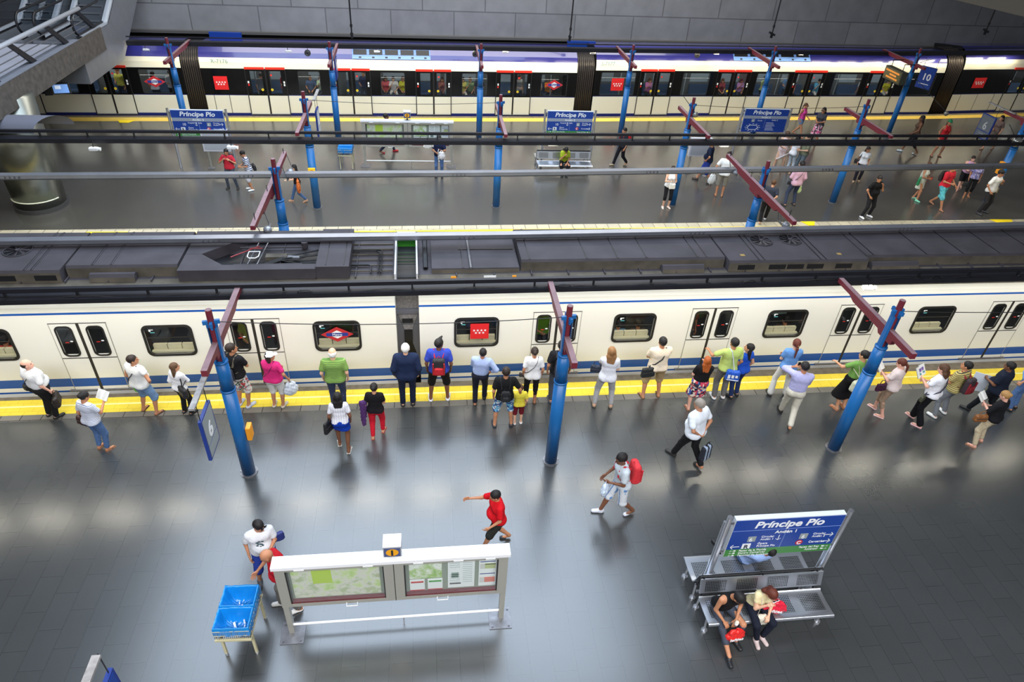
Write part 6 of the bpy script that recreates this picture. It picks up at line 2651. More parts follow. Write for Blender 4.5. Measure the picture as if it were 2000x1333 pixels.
def plastic_bag(label, p, col, h=.36, w_=.30, face=90, group='bags carried on the platforms', word=None, wcol=(255, 255, 255), rough=.35):
    """hangs from p (the hand)"""
    F = Field(.014)
    F.ell((0, 0, -h * .62), (w_ / 2, .075, h * .36), .05)
    F.cap((-w_ * .22, 0, -h * .25), (w_ * .22, 0, -h * .25), .035, k=.05)
    F.cap((-.02, 0, -h * .06), (-w_ * .24, 0, -h * .28), .012, .025, k=.03)
    F.cap((.02, 0, -h * .06), (w_ * .24, 0, -h * .28), .012, .025, k=.03)
    F.wr = .006
    m = mat('plastic_film', col, rough, 0, .5)
    o = mesh_obj('plastic_bag', [F.mesh()], m)
    place(o, p, face - 90)
    tag(o, label, 'bag', group)
    mb = MB()
    mb.tube([(-.03, 0, -h * .08), (-.02, 0, .0), (.02, 0, .0), (.03, 0, -h * .08)], .010, 6, m)
    mb.build('handle', None, o)
    if word:
        text(word, .11, (0, -.082, -h * .68), mat('bag_print', wcol, .5), o, align='CENTER', bold=.003)
    return o


def book(label, p, face, size=(.30, .21), tilt=55, col=(236, 236, 230), cover=(120, 120, 120), kind='open_book', group='books and papers held by people'):
    """open book held before the reader; face = reader's direction"""
    o = thing(kind, label, 'book' if kind == 'open_book' else 'magazine', tuple(p), R_(face - 90), group)
    o.rotation_euler = (R_(tilt), 0, R_(face - 90))
    for sd in (-1, 1):
        mb = MB()
        n = 6
        rows = []
        for i in range(n + 1):
            x = sd * size[0] / 2 * i / n
            zz = .018 * math.sin(math.pi * i / n) + .03 * (i / n)
            rows.append([(x, -size[1] / 2, zz), (x, size[1] / 2, zz)])
        mb.strip(rows, mat('page', col, .7))
        mb.strip([[(a[0], a[1], a[2] - .014) for a in r] for r in rows], mat('page', col, .7))
        mb.build('page', None, o)
        mb = MB()
        mb.strip([[(a[0] * 1.03, a[1] * 1.03, a[2] - .016) for a in r] for r in rows], mat('book_cover', cover, .6))
        if kind == 'magazine':
            mb.bb(min(sd * .02, sd * .10), max(sd * .02, sd * .10), 0, .08, .042, .044, mat('print_violet', (120, 80, 170), .6))
            mb.bb(min(sd * .05, sd * .12), max(sd * .05, sd * .12), -.08, -.03, .044, .046, mat('print_teal', (60, 150, 150), .6))
        else:
            for k in range(7):
                z = -.08 + k * .026
                mb.bb(min(sd * .03, sd * .12), max(sd * .03, sd * .12), z, z + .004, .036, .038, mat('print_grey', (150, 152, 156), .6))
        mb.build('cover', None, o)
    return o

# ------------------------------------------------------------------ the crowd
def PX(fx, fy, hx=None, hy=None, lo=1.5, hi=1.92):
    """place and height from the picture: feet and top of the head"""
    g = G(fx, fy)
    ht = 1.7
    if hy is not None:
        a, b = 0.6, 2.3
        for _ in range(30):
            m_ = (a + b) / 2
            c = RM.T @ (np.array([g[0], g[1], m_]) - np.array([0, 0, CAM_H]))
            y = 666.5 - FPX * c[1] / -c[2]
            if y > hy:
                a = m_
            else:
                b = m_
        ht = min(max((a + b) / 2, lo), hi)
    return (g[0], g[1]), ht


def P_(lab, fx, fy, hx, hy, face, lo=1.5, hi=1.92, **k):
    at, ht = PX(fx, fy, hx, hy, lo, hi)
    return person(lab, at, ht=ht, face=face, **k)


WHITE_, BLK, NAVY = (234, 234, 236), (28, 28, 30), (24, 34, 64)
DENIM = mat('denim', (74, 104, 150), .85, var=.15, vscale=12)
DENIMD = mat('dark_denim', (44, 56, 86), .85, var=.15, vscale=12)
DENIML = mat('pale_denim', (112, 144, 184), .85, var=.15, vscale=12)

# --- row along the near train, left to right
J = P_('bald heavy man in a white shirt and black trousers, far left of the platform', 104, 815, 60, 702, 58, w=1.32, lean=-3, L='down', R='down', head=(-45, 8), skin='pink', hair=('ring', 'dark'), top=('shirt', (232, 232, 234), .09), bot=('trousers', BLK), shoe=('shoe', BLK), stance='stand')
b = J['handR'] + V3(.02, 0, -.20)
handbag('dark brown bag with a pale emblem held by the bald man at the far left', b, (40, 32, 28), (.40, .16, .30), 20)
handbag('thin dark shoulder strap pouch behind the bald man at the far left', J['tp'](-.20, -.16, .05), BLK, (.16, .08, .16), J['face'], crossbody(J, -1, J['tp'](-.20, -.16, .05)))
J = P_('woman in a striped white tee and jeans reading, with a dark bun, lower left', 203, 878, 164, 768, 62, sex='f', L='down', R='read', head=(-5, -22), skin='tan', hair=('bun', 'black'), top=('tee', stripes('stripe_tee', (232, 234, 240), (120, 134, 176), 34, .62)), bot=('slim', DENIM), shoe=('sandal', (120, 84, 60)), w=1.08)
book('open white book read by the woman in the striped tee', J['handR'] + V3(-.02, .06, .08), J['face'], tilt=50)
handbag('dark brown shoulder bag of the woman in the striped tee', J['tp'](-.26, -.04, -.06), (58, 32, 26), (.30, .12, .24), J['face'], shoulder_strap(J, -1, J['tp'](-.26, -.04, -.06)))
J = P_('man in a white sleeveless tee and denim shorts with hands at his pockets', 294, 806, 262, 694, 62, w=1.18, L='down', R='hip', head=(-45, 5), skin='tan', hair=('short', 'dark'), top=('tee', (230, 230, 228), -.02, .28), bot=('kneeshorts', DENIML), shoe=('sandal', (74, 50, 36)), stance='wide')
plastic_bag('bright green bag hanging beside the man in denim shorts', J['handL'] + V3(0, 0, .02), (40, 178, 50), .34, .20, J['face'])
handbag('thin dark crossbody pouch of the man in denim shorts', J['tp'](-.22, -.06, .0), (40, 40, 60), (.14, .06, .16), J['face'], crossbody(J, -1, J['tp'](-.22, -.06, .0)))
J = P_('woman with very long brown hair in a white blouse and black trousers', 368, 808, 356, 710, 60, sex='f', L='down', R='cross', head=(-30, 5), skin='olive', hair=('long', (92, 66, 44)), top=('shirt', (236, 236, 240), .0, 1.7), bot=('trousers', BLK), shoe=('shoe', BLK))
handbag('black shoulder bag of the woman with very long brown hair', J['tp'](.22, -.12, .05), (34, 34, 38), (.34, .14, .28), J['face'] - 20, shoulder_strap(J, 1, J['tp'](.22, -.12, .05)))
J = P_('man in a black tee and floral shorts behind the left near post', 478, 794, 452, 672, 62, L='down', R='cross', head=(-35, 6), skin='tan', hair=('crop', 'dark'), top=('tee', (26, 26, 30)), bot=('kneeshorts', printed('floral', [(226, 222, 216), (200, 60, 60), (90, 110, 90), (232, 228, 222), (150, 150, 160)], 22)), shoe=('trainer', (190, 196, 214)), stance='stand')
backpack('small dark backpack of the man in floral shorts', J, (40, 44, 56), (90, 84, 70), (.26, .12, .34), .16)
J = P_('woman in a pink top, white cap and white shorts with a plastic bag', 545, 795, 538, 689, 75, sex='f', w=1.22, L='cross', R='side', head=(-45, 0), skin='tan', hair=('bob', 'dark', 'cap', (240, 240, 242)), top=('tee', (206, 44, 116)), bot=('kneeshorts', (222, 220, 216)), shoe=('trainer', (200, 192, 176)))
plastic_bag('whitish plastic carrier bag of the woman in the pink top', J['handR'], (206, 214, 226), .46, .36, 120)
handbag('dark crossbody strap pouch on the pink top', J['tp'](-.16, .18, .05), (44, 40, 60), (.2, .08, .14), J['face'], crossbody(J, -1, J['tp'](-.16, .18, .05)))
J = P_('bald man in a green striped polo and jeans seen from behind', 663, 800, 662, 682, 90, w=1.16, L='down', R='down', head=(0, 0), skin='light', hair=('ring', 'white'), top=('tee', stripes('green_polo', (132, 166, 82), (92, 132, 62), 26, .6)), bot=('jeans', DENIMD), shoe=('shoe', BLK))
J = P_('woman with long black hair in a white blouse and blue skirt', 672, 878, 667, 768, 92, sex='f', L='down', R='down', head=(0, -5), skin='brown', hair=('long', 'black'), top=('fit', stripes('blouse', (236, 236, 242), (216, 216, 228), 20, .6, 0), .02, .6), bot=('miniskirt', (18, 60, 170)), shoe=('sandal', (200, 196, 190)), stance='stepL')
handbag('black shoulder bag with a white print beside the blue skirt', J['tp'](-.27, -.05, -.08), (26, 26, 30), (.30, .10, .34), J['face'] + 60, shoulder_strap(J, -1, J['tp'](-.27, -.05, -.08)))
J = P_('short woman in a black top and red trousers with a black bun', 738, 852, 736, 750, 84, sex='f', L='down', R='front', head=(0, -5), skin='olive', hair=('bun', 'black'), top=('tee', (24, 22, 26)), bot=('slim', (206, 30, 50)), shoe=('sandal', (150, 60, 60)), w=1.05, stance='step')
F = Field(.016)
F.cap((0, 0, 0), (0, -.02, -.62), .075, .05, .03, (1, .6, 1)); F.cap((.05, 0, .02), (.03, .05, -.45), .06, .04, .04, (1, .6, 1)); F.wr = .01
o = mesh_obj('jacket', [F.mesh()], mat('purple_cloth', (78, 42, 100), .8))
place(o, J['elL'] + V3(-.06, 0, .05), J['face'] - 90)
tag(o, 'purple jacket hung over the arm of the woman in red trousers', 'jacket', 'clothes carried on the arm')
J = P_('white haired man in a dark blue suit seen from behind', 797, 792, 795, 673, 90, w=1.12, L='down', R='down', skin='light', hair=('short', 'white'), top=('suit', (30, 42, 72)), bot=('trousers', (26, 34, 58)), shoe=('shoe', BLK))
J = P_('man in a blue tee and black shorts with a red and black backpack', 858, 782, 854, 662, 88, w=1.12, L='down', R='down', head=(-35, 0), skin='brown', hair=('quiff', 'black'), top=('tee', (54, 74, 178)), bot=('kneeshorts', (24, 22, 24)), shoe=('trainer', (228, 228, 232)), stance='wide')
backpack('red and black backpack on the man in the blue tee', J, (40, 40, 44), (196, 34, 44), (.32, .18, .46), .28)
J = P_('man in a light blue shirt and dark trousers, leaning a little', 936, 786, 948, 681, 80, L='cross', R='hip', roll=4, skin='tan', hair=('short', 'black'), top=('shirt', (170, 188, 232), .06, 1.6), bot=('trousers', (32, 34, 48)), shoe=('shoe', BLK), stance='step', w=1.08)
J = P_('boy in a black tee and blue floral shorts holding a child by the hand', 982, 832, 976, 718, 88, L='down', R='side', skin='tan', hair=('crop', 'dark'), top=('tee', (26, 26, 28)), bot=('kneeshorts', printed('blue_floral', [(70, 130, 190), (230, 236, 240), (40, 70, 130), (120, 190, 220)], 20)), shoe=('trainer', (60, 60, 66)), stance='wide')
backpack('small black drawstring bag on the boy in blue floral shorts', J, (30, 30, 34), (30, 30, 34), (.24, .10, .30), .18)
J = P_('small child in a yellow tee and maroon shorts', 1011, 828, 1014, 747, 92, lo=1.0, hi=1.2, child=True, L='side', R='down', skin='light', hair=('short', 'brown'), top=('tee', (222, 206, 70)), bot=('kneeshorts', (116, 30, 40)), shoe=('trainer', (236, 236, 238)))
J = P_('woman in a white tee and black leggings with pinned up dark hair', 1035, 788, 1038, 680, 88, sex='f', L='down', R='down', skin='tan', hair=('bun', 'dark'), top=('tee', (238, 238, 240), -.03), bot=('leggings', (30, 28, 32)), shoe=('sandal', (60, 46, 40)), w=1.04)
handbag('small dark crossbody bag of the woman in black leggings', J['tp'](-.24, .05, -.02), (60, 56, 60), (.18, .07, .14), J['face'], crossbody(J, -1, J['tp'](-.24, .05, -.02)))
J = P_('man in a black tee with a dark backpack half behind the middle post', 1084, 785, 1085, 667, 88, L='down', R='down', head=(-15, 0), skin='tan', hair=('short', 'black'), top=('tee', (32, 32, 36)), bot=('jeans', (74, 78, 86)), shoe=('trainer', (90, 90, 100)))
backpack('dark blue backpack of the man half behind the middle post', J, (34, 38, 54), (52, 56, 72), (.32, .16, .44), .28)
J = P_('woman with light brown hair in a white tee and pale grey jeans', 1176, 795, 1199, 679, 78, sex='f', L='chin', R='front', head=(10, -5), skin='light', hair=('mid', (150, 108, 68)), top=('tee', (230, 232, 240), -.04), bot=('slim', (176, 176, 178)), shoe=('shoe', (140, 120, 100)), stance='wide')
handbag('dark blue handbag on the left arm of the woman in pale grey jeans', J['elL'] + V3(-.10, -.02, -.16), (34, 44, 62), (.30, .13, .24), J['face'])
mb = MB(); mb.box((0, 0, 0), (.06, .02, .11), BLK and mat('phone_black', (20, 20, 22), .3)); o = mb.build('phone', bevel=.006)
place(o, J['handL'] + V3(0, .02, .05), 80); tag(o, 'small black phone in the raised hand of the light brown haired woman', 'phone', 'phones')
J = P_('man in a cream polo and khaki shorts with a black bag across his back', 1270, 776, 1296, 655, 92, w=1.14, L='cross', R='cross', skin='tan', hair=('short', 'black'), top=('tee', (238, 222, 198)), bot=('kneeshorts', (170, 146, 108)), shoe=('sandal', (90, 72, 54)), stance='wide')
bg = J['tp'](-.25, -.13, -.02)
handbag('large black messenger bag of the man in khaki shorts', bg, (34, 36, 38), (.38, .12, .30), J['face'] + 8, crossbody(J, -1, bg))
J = P_('red haired woman in a black top and patterned skirt', 1352, 800, 1366, 698, 84, sex='f', L='front', R='chin', roll=3, skin='pink', hair=('mid', 'red'), top=('tee', (24, 22, 24), .06), bot=('skirt', printed('skirt_print', [(200, 60, 90), (36, 36, 60), (232, 210, 190), (60, 90, 160), (180, 50, 60), (236, 226, 214)], 17)), shoe=('sandal', (150, 100, 66)), w=1.14)
J = P_('man in a lime tee with a bright blue shoulder bag and grey trousers', 1402, 778, 1413, 657, 88, L='out', R='down', twist=8, skin='tan', hair=('short', 'black'), top=('tee', (186, 206, 116)), bot=('trousers', (108, 106, 104)), shoe=('trainer', (220, 220, 222)), w=1.05)
bg = J['tp'](.02, -.24, -.02)
o = handbag('bright blue sports bag with white print on the back of the man in lime', bg, (28, 86, 190), (.36, .16, .34), J['face'] - 14, [bg + V3(0, 0, .15), J['tp'](-.02, -.16, .34), J['tp'](-.06, -.09, .53), J['tp'](-.09, .0, .57), J['tp'](-.06, .12, .42), J['tp'](.1, .13, .2), J['tp'](.19, .0, .05), bg + V3(0, 0, .1)], (200, 206, 226))
mb = MB()
for i in range(3):
    mb.bb(-.13 + i * .09, -.07 + i * .09, -.088, -.082, -.06 + .02 * i, .05, M_SIGNWHITE)
mb.bb(-.14, .15, -.088, -.082, -.11, -.085, M_SIGNWHITE)
mb.build('bag_print', None, o)
J = P_('woman with long black hair in a bright blue top and jeans', 1432, 775, 1467, 672, 112, sex='f', L='front', R='down', head=(38, 12), skin='olive', hair=('long', 'black'), top=('fit', (34, 82, 190), -.02), bot=('jeans', (36, 50, 92)), shoe=('shoe', BLK))
handbag('olive handbag in front of the woman in the bright blue top', J['handL'] + V3(-.04, .0, -.02), (70, 72, 44), (.26, .10, .18), J['face'] + 40)
J = P_('woman in a sky blue tee and white trousers with a ponytail', 1518, 773, 1548, 663, 80, sex='f', L='front', R='cross', skin='light', hair=('pony', 'auburn'), top=('tee', (104, 152, 214), .0), bot=('flare', (230, 228, 222)), shoe=('shoe', (60, 56, 50)), stance='wide')
J = P_('man in a lavender striped shirt and beige trousers talking on the phone', 1532, 822, 1566, 707, 70, L='ear', R='cross', head=(18, -10), skin='tan', hair=('short', 'black'), top=('shirt', stripes('lavender_shirt', (190, 188, 226), (160, 160, 212), 40, .6, 0), .08, 1.6), bot=('trousers', (206, 200, 184)), shoe=('shoe', (40, 34, 30)), stance='walkL', w=1.04)
mb = MB(); mb.box((0, 0, 0), (.03, .06, .11), mat('phone_black', (20, 20, 22), .3)); o = mb.build('phone', bevel=.006)
place(o, J['handL'] + V3(.02, 0, .05), 80); tag(o, 'phone at the ear of the man in the lavender shirt', 'phone', 'phones')
J = P_('woman in a green top and black skirt with a large cream bag', 1640, 798, 1686, 688, 100, sex='f', L='out', R='front', roll=5, head=(15, -10), skin='olive', hair=('pony', 'black'), top=('tee', (116, 160, 80), .06), bot=('longskirt', (22, 20, 22)), shoe=('sandal', (170, 110, 70)), w=1.05)
bg = J['tp'](-.10, -.24, .05)
handbag('large cream handbag of the woman in the green top', bg, (206, 206, 178), (.42, .18, .34), J['face'] + 15, [bg + V3(0, 0, .15), J['tp'](-.15, -.14, .42), J['tp'](-.14, -.0, .565), J['tp'](-.18, -.02, .35), bg + V3(.04, 0, .15)])
J = P_('woman in a pale pink top and tan capri trousers reading near the right post', 1716, 808, 1762, 702, 128, sex='f', w=1.2, L='read', R='front', head=(0, -20), skin='pink', hair=('pony', 'auburn'), top=('tee', (222, 204, 200), -.02), bot=('capri', (160, 134, 112)), shoe=('sandal', (222, 190, 190)), stance='step')
book('open white book read by the woman in tan capri trousers', J['handL'] + V3(-.02, .02, .07), J['face'], tilt=50)
handbag('dark purple bag on the arm of the woman in tan capri trousers', J['elL'] + V3(-.08, .0, -.20), (64, 24, 52), (.30, .10, .24), J['face'] - 30)
J = P_('woman in a white tee and black trousers reading a magazine', 1790, 826, 1834, 713, 122, sex='f', w=1.1, L='read', R='front', head=(0, -18), skin='pink', hair=('mid', 'brown'), top=('tee', (236, 236, 242), -.02), bot=('flare', (20, 20, 24)), shoe=('sandal', (222, 180, 180)), stance='step')
book('colourful magazine read by the woman in black trousers', J['handL'] + V3(-.02, .02, .09), J['face'], (.40, .28), 58, kind='magazine')
bg = J['tp'](-.24, .08, -.06)
handbag('olive crossbody bag of the woman with the magazine', bg, (66, 68, 50), (.26, .10, .18), J['face'], crossbody(J, -1, bg), (40, 40, 60))
J = P_('man in a striped tee and grey jeans wearing a backpack, near the right edge', 1833, 812, 1884, 706, 108, w=1.1, L='front', R='front', head=(25, 8), skin='tan', hair=('short', 'black'), top=('tee', stripes('ochre_tee', (196, 180, 110), (70, 64, 56), 22, .66), -.03), bot=('jeans', (118, 122, 128)), shoe=('trainer', (222, 222, 220)), stance='wide')
backpack('dark red and black backpack on the man in grey jeans at the right', J, (52, 40, 46), (130, 24, 34), (.30, .18, .44), .28)
J = P_('large man in a dark navy tee and black trousers leaning at the right edge', 1915, 812, 1975, 706, 120, w=1.3, L='front', R='down', head=(5, -5), skin='brown', hair=('crop', 'black'), top=('tee', (26, 32, 48), -.04), bot=('trousers', (24, 26, 32)), shoe=('shoe', BLK), stance='walkL')
mb = MB(); mb.add([(-.20, 0, .0), (.20, 0, .02), (.18, .02, -.55), (-.16, -.01, -.52)], [(0, 1, 2, 3)]); o = mb.build('newspaper', mat('paper_blue', (206, 214, 226), .7))
sm = o.modifiers.new('thickness', 'SOLIDIFY'); sm.thickness = .012
place(o, J['handL'] + V3(-.02, .04, .05), 150); tag(o, 'folded pale newspaper held by the large man at the right edge', 'newspaper', 'books and papers held by people')
J = P_('man in a pale blue shirt and jeans cut by the right edge of the picture', 1975, 800, 2012, 690, 110, w=1.05, L='down', R='down', skin='olive', hair=('short', 'dark'), top=('shirt', (120, 160, 220), .05), bot=('jeans', DENIM), shoe=('shoe', BLK), stance='stand')
J = P_('woman with pinned blond hair in a black top and beige trousers, lower right', 1908, 868, 1964, 766, 118, sex='f', w=1.12, L='read', R='front', head=(0, -22), skin='pink', hair=('bun', 'blonde'), top=('tee', (24, 24, 28), -.03, 1.0), bot=('slim', (196, 180, 150)), shoe=('sandal', (150, 104, 76)), stance='wide')
book('open white book read by the blond woman at the lower right', J['handL'] + V3(-.02, .03, .07), J['face'], tilt=45, kind='open_book')
handbag('brown leather handbag on the arm of the blond woman at the lower right', J['elL'] + V3(-.10, .0, -.20), (132, 84, 44), (.34, .14, .22), J['face'] - 30)

# --- people in the open floor
J = P_('man in a white tee holding a grey backpack behind his back, lower centre right', 1340, 903, 1372, 781, 122, w=1.2, L='behind', R='behind', lean=4, head=(10, -5), skin='tan', hair=('crop', 'greyish'), top=('tee', (226, 232, 240), -.04), bot=('trousers', (28, 28, 30)), shoe=('shoe', (40, 38, 36)), stance='walkL')
o = mesh_obj('backpack', [softbox((.32, .16, .42), .06, .016, .25)], stripes('grey_pack', (150, 164, 184), (30, 34, 44), 9, .55, 0))
place(o, J['tp'](.0, -.33, -.30), J['face'] - 90)
tag(o, 'grey and black striped backpack held low behind the man in white', 'backpack', 'backpacks')
mb = MB(); mb.tube([(-.06, 0, .2), (-.03, 0, .30), (.03, 0, .30), (.06, 0, .2)], .012, 6, M_BLACK); mb.build('handle', None, o)
J = P_('boy in a white tee and shorts striding left with a red backpack', 1202, 1002, 1198, 882, 186, lo=1.45, L='front', R='swing', lean=8, head=(0, -5), skin='brown', hair=('short', 'black'), top=('tee', (196, 206, 214), -.04), bot=('kneeshorts', stripes('plaid', (222, 226, 232), (110, 150, 200), 14, .7, 0)), shoe=('trainer', (210, 214, 226)), stance='walk')
backpack('large red backpack on the striding boy', J, (206, 46, 54), (190, 36, 46), (.34, .20, .48), .26)
plastic_bag('checked white and blue bag held by the striding boy', J['handL'] + V3(0, 0, .02), (206, 220, 236), .40, .30, 150)
J = P_('man in a red tee and black shorts walking with one arm stretched forward', 968, 1063, 981, 957, 192, w=1.12, lo=1.62, L='swing', R=((.12, .48, -.08), (.5, 0, -1)), lean=3, head=(-8, -12), skin='tan', hair=('short', 'black'), top=('tee', (206, 20, 32), -.03), bot=('kneeshorts', (44, 46, 42)), shoe=('trainer', (46, 46, 50)), stance='walkL')
J = P_('man in a white printed tee and blue shorts left of the near map case', 528, 1128, 514, 1016, 292, w=1.1, L='front', R='down', head=(35, -18), skin='tan', hair=('short', 'black', 'sunglasses_up', (30, 30, 34)), top=('tee', (218, 220, 224), -.02), bot=('kneeshorts', (44, 64, 150)), shoe=('trainer', (70, 72, 78)), stance='wide')
mb = MB()
rnd = random.Random(2)
for i in range(16):
    x, z = rnd.uniform(-.085, .085), rnd.uniform(.20, .40)
    p = J['tp'](x, .135 * J['w'] * .95, z)
    mb.sphere(tuple(p), .024, mat('shirt_print', (60, 84, 92), .8), 8, 5, (1, .45, .7))
o = mb.build('chest_print', None, J['obj']); o.matrix_parent_inverse = (Matrix.Translation(J['obj'].location) @ J['obj'].rotation_euler.to_matrix().to_4x4()).inverted()
bg = J['tp'](-.27, .02, .22)
handbag('dark blue shoulder bag of the man in the printed tee', bg, (34, 46, 110), (.30, .10, .22), J['face'], shoulder_strap(J, -1, bg))
J = P_('bald man in a red tee reaching into the blue bin behind the map case', 572, 1186, 545, 1066, 196, w=1.1, L='down', R=((.02, .40, -.34), (.6, -.2, -.4)), lean=14, head=(0, -15), skin='tan', hair=('none', 'black'), top=('tee', (186, 26, 38), -.02), bot=('trousers', (120, 116, 112)), shoe=('shoe', (222, 220, 216)), stance='step')

# --- on the near bench
g = G(1404, 1172, .50)
J = person('seated man in a black tank top with a paper cup and a red bag', (g[0], 6.46), ht=1.74, face=276, stance='sit', lean=20, L='lap', R='lap', head=(28, -28), skin='tan', hair=('crop', 'black'),
           top=('tank', (22, 22, 24)), bot=('capri', mat('dark_denim_knee', (56, 62, 76), .8)), shoe=('shoe', (30, 30, 34)), feet=((-.16, .46, .08), (.10, .74, .08)), group='people on the near bench')
mb = MB()
mb.cyl((0, 0, -.05), (0, 0, .05), .028, .038, 14, M_WHITE)
mb.sphere((0, 0, .055), .038, mat('ice_cream', (240, 226, 206), .5), 12, 8, (1, 1, .8))
o = mb.build('cup', None, None, True)
place(o, J['handL'] + V3(.0, -.03, .05), 0); tag(o, 'white paper cup held by the seated man in black', 'cup')
plastic_bag('red plastic bag with white letters between the knees of the seated man', (J['handL'] + J['handR']) / 2 + V3(.08, -.10, .04), (222, 44, 40), .38, .40, 96, 'bags on the near bench', 'lefties')
g = G(1470, 1168, .50)
J = person('seated woman in a pale yellow top with white sunglasses in her brown hair', (g[0], 6.46), ht=1.66, face=274, sex='f', stance='sit', lean=16, L='lap', R='chin', head=(12, -32), skin='light', hair=('mid', 'auburn', 'sunglasses_up', (240, 240, 244)),
           top=('fit', (230, 216, 170)), bot=('slim', (26, 30, 44)), shoe=('trainer', (206, 186, 184)), feet=((-.06, .42, .08), (.07, .46, .08)), group='people on the near bench')
bg = J['tp'](-.02, .30, -.02)
handbag('cream shoulder bag on the lap of the seated woman', bg, (226, 218, 200), (.30, .14, .26), J['face'], [bg + V3(-.12, 0, .10), J['tp'](.10, .16, .38), J['tp'](.09, .0, .565), J['tp'](.10, -.12, .40)])
g = G(1512, 1178, .55)
o = plastic_bag('pink and red plastic bag on the seat beside the seated woman', (g[0] - .06, 6.30, .83), (226, 40, 66), .42, .46, 80, 'bags on the near bench', 'lefties')
g = G(1472, 1108, .55)
J = person('man in a light blue shirt sitting on the far side of the near bench', (g[0], 7.46), ht=1.74, face=104, stance='sit', lean=-36, roll=4, w=1.1, L='lap', R='lap', head=(-8, -20), skin='tan', hair=('short', 'black'), top=('shirt', (150, 176, 226), .04), bot=('jeans', DENIM), shoe=('shoe', BLK),
           feet=((-.10, .62, .08), (.12, .68, .08)), group='people on the near bench')

# --- people on the island platform
GI = 'people on the island platform'
I = dict(group=GI, q=1.35)
J = P_('man in a red tee facing the camera with backpack straps, on the island', 456, 368, 452, 290, 262, L='strap', R='strap', head=(10, -5), skin='tan', hair=('short', 'black'), top=('tee', (196, 46, 62), -.03), bot=('jeans', (70, 78, 92)), shoe=('shoe', (50, 48, 48)), stance='wide', **I)
backpack('dark backpack worn by the man in the red tee on the island', J, (40, 36, 44))
J = P_('man in a blue and white striped polo and white shorts on the island', 492, 371, 482, 293, 205, L='front', R='front', lean=5, head=(0, -22), skin='tan', hair=('short', 'black'), top=('tee', stripes('navy_stripe', (232, 236, 244), (30, 44, 96), 15, .5), -.03), bot=('kneeshorts', (190, 190, 196)), shoe=('trainer', (236, 238, 240)), **I)
bg = J['tp'](.05, -.26, .02)
handbag('black messenger bag of the man in the striped polo', bg, (28, 28, 32), (.34, .12, .24), J['face'], crossbody(J, 1, bg))
J = P_('woman in a black top and jeans walking left with an orange bag', 585, 394, 578, 320, 186, sex='f', L='fwd', R='front', head=(0, -6), skin='light', hair=('mid', 'black'), top=('tee', (26, 26, 30), -.06), bot=('jeans', DENIM), shoe=('sandal', (170, 130, 96)), stance='walk', **I)
plastic_bag('orange cloth bag on the shoulder of the woman walking left', J['tp'](-.20, -.06, .36), (224, 116, 50), .66, .30, J['face'] + 10)
J = P_('man in a dark tee and jeans holding papers before the far map case', 858, 345, 858, 264, 262, L='read', R='front', head=(0, -18), skin='tan', hair=('short', 'black'), top=('tee', (28, 36, 66), -.02), bot=('jeans', DENIM), shoe=('shoe', (60, 60, 64)), **I)
plastic_bag('white plastic bag held low before the far map case', J['handL'] + V3(.04, -.03, .02), (238, 232, 232), .40, .28, 268)
mb = MB(); mb.add([(-.22, 0, .12), (.18, 0, .16), (.14, .02, -.20), (-.05, -.02, -.30)], [(0, 1, 2, 3)], M_PAPER); o = mb.build('newspaper'); sm = o.modifiers.new('t', 'SOLIDIFY'); sm.thickness = .01
place(o, J['handR'] + V3(.04, -.04, .02), 265); tag(o, 'white sheet held by the man before the far map case', 'paper', 'books and papers held by people')
at, ht = PX(757, 298, 752, 220, 1.6, 1.9)
J = person('person in a white shirt and red shoes walking behind the far map case', at, ht=ht, face=8, L='down', R='front', skin='brown', hair=('short', 'black'), top=('tee', (236, 238, 242)), bot=('jeans', (50, 56, 76)), shoe=('trainer', (200, 40, 50)), stance='walkL', **I)
g = G(1098, 306, .55)
J = person('woman in a lime top and black trousers sitting on the far bench', (g[0], 27.55), ht=1.66, face=268, sex='f', stance='sit', lean=20, L='lap', R='chin', head=(5, -30), skin='tan', hair=('mid', 'black'), top=('tee', (176, 192, 50)), bot=('trousers', (28, 28, 32)), shoe=('shoe', BLK), feet=((-.08, .44, .08), (.10, .46, .08)), group=GI, q=1.35)
handbag('black bag on the lap of the woman on the far bench', J['tp'](-.04, .32, -.02), (26, 26, 28), (.28, .14, .18), J['face'])
J = P_('person in black trousers walking on the island behind the middle trunking', 1210, 323, 1215, 248, 200, L='down', R='swing', skin='tan', hair=('short', 'black'), top=('tee', (40, 40, 46), -.04), bot=('trousers', (26, 26, 32)), shoe=('shoe', (170, 150, 120)), stance='walk', **I)
backpack('red backpack on the person in black trousers', J, (206, 30, 44), (160, 24, 36))
J = P_('woman in a white sleeveless top and black cropped leggings on the island', 1299, 406, 1303, 324, 268, sex='f', L='front', R='read', head=(0, -15), skin='light', hair=('bun', 'dark'), top=('tank', (240, 240, 242), -.03), bot=('leggings', (28, 28, 32)), shoe=('shoe', (226, 206, 196)), **I)
handbag('white handbag held in front by the woman in cropped leggings', J['handR'] + V3(.03, -.03, -.16), (232, 230, 224), (.26, .12, .24), J['face'])
J = P_('man in a navy tee and blue trousers walking away on the island', 1374, 356, 1386, 272, 150, w=1.05, L='hip', R='down', skin='tan', hair=('short', 'brown'), top=('tee', (26, 34, 58), -.02), bot=('kneeshorts', (44, 62, 142)), shoe=('shoe', (60, 50, 44)), stance='walk', **I)
J = P_('man in a white tee and grey shorts with a white bag by the maroon arm', 1403, 384, 1420, 293, 70, w=1.0, L='side', R='front', head=(-35, -5), skin='tan', hair=('short', 'dark'), top=('tee', (238, 240, 242), -.04), bot=('kneeshorts', (146, 142, 132)), shoe=('sandal', (60, 50, 46)), **I)
plastic_bag('large white plastic bag held by the man in grey shorts', J['handL'], (226, 230, 232), .52, .38, 100)
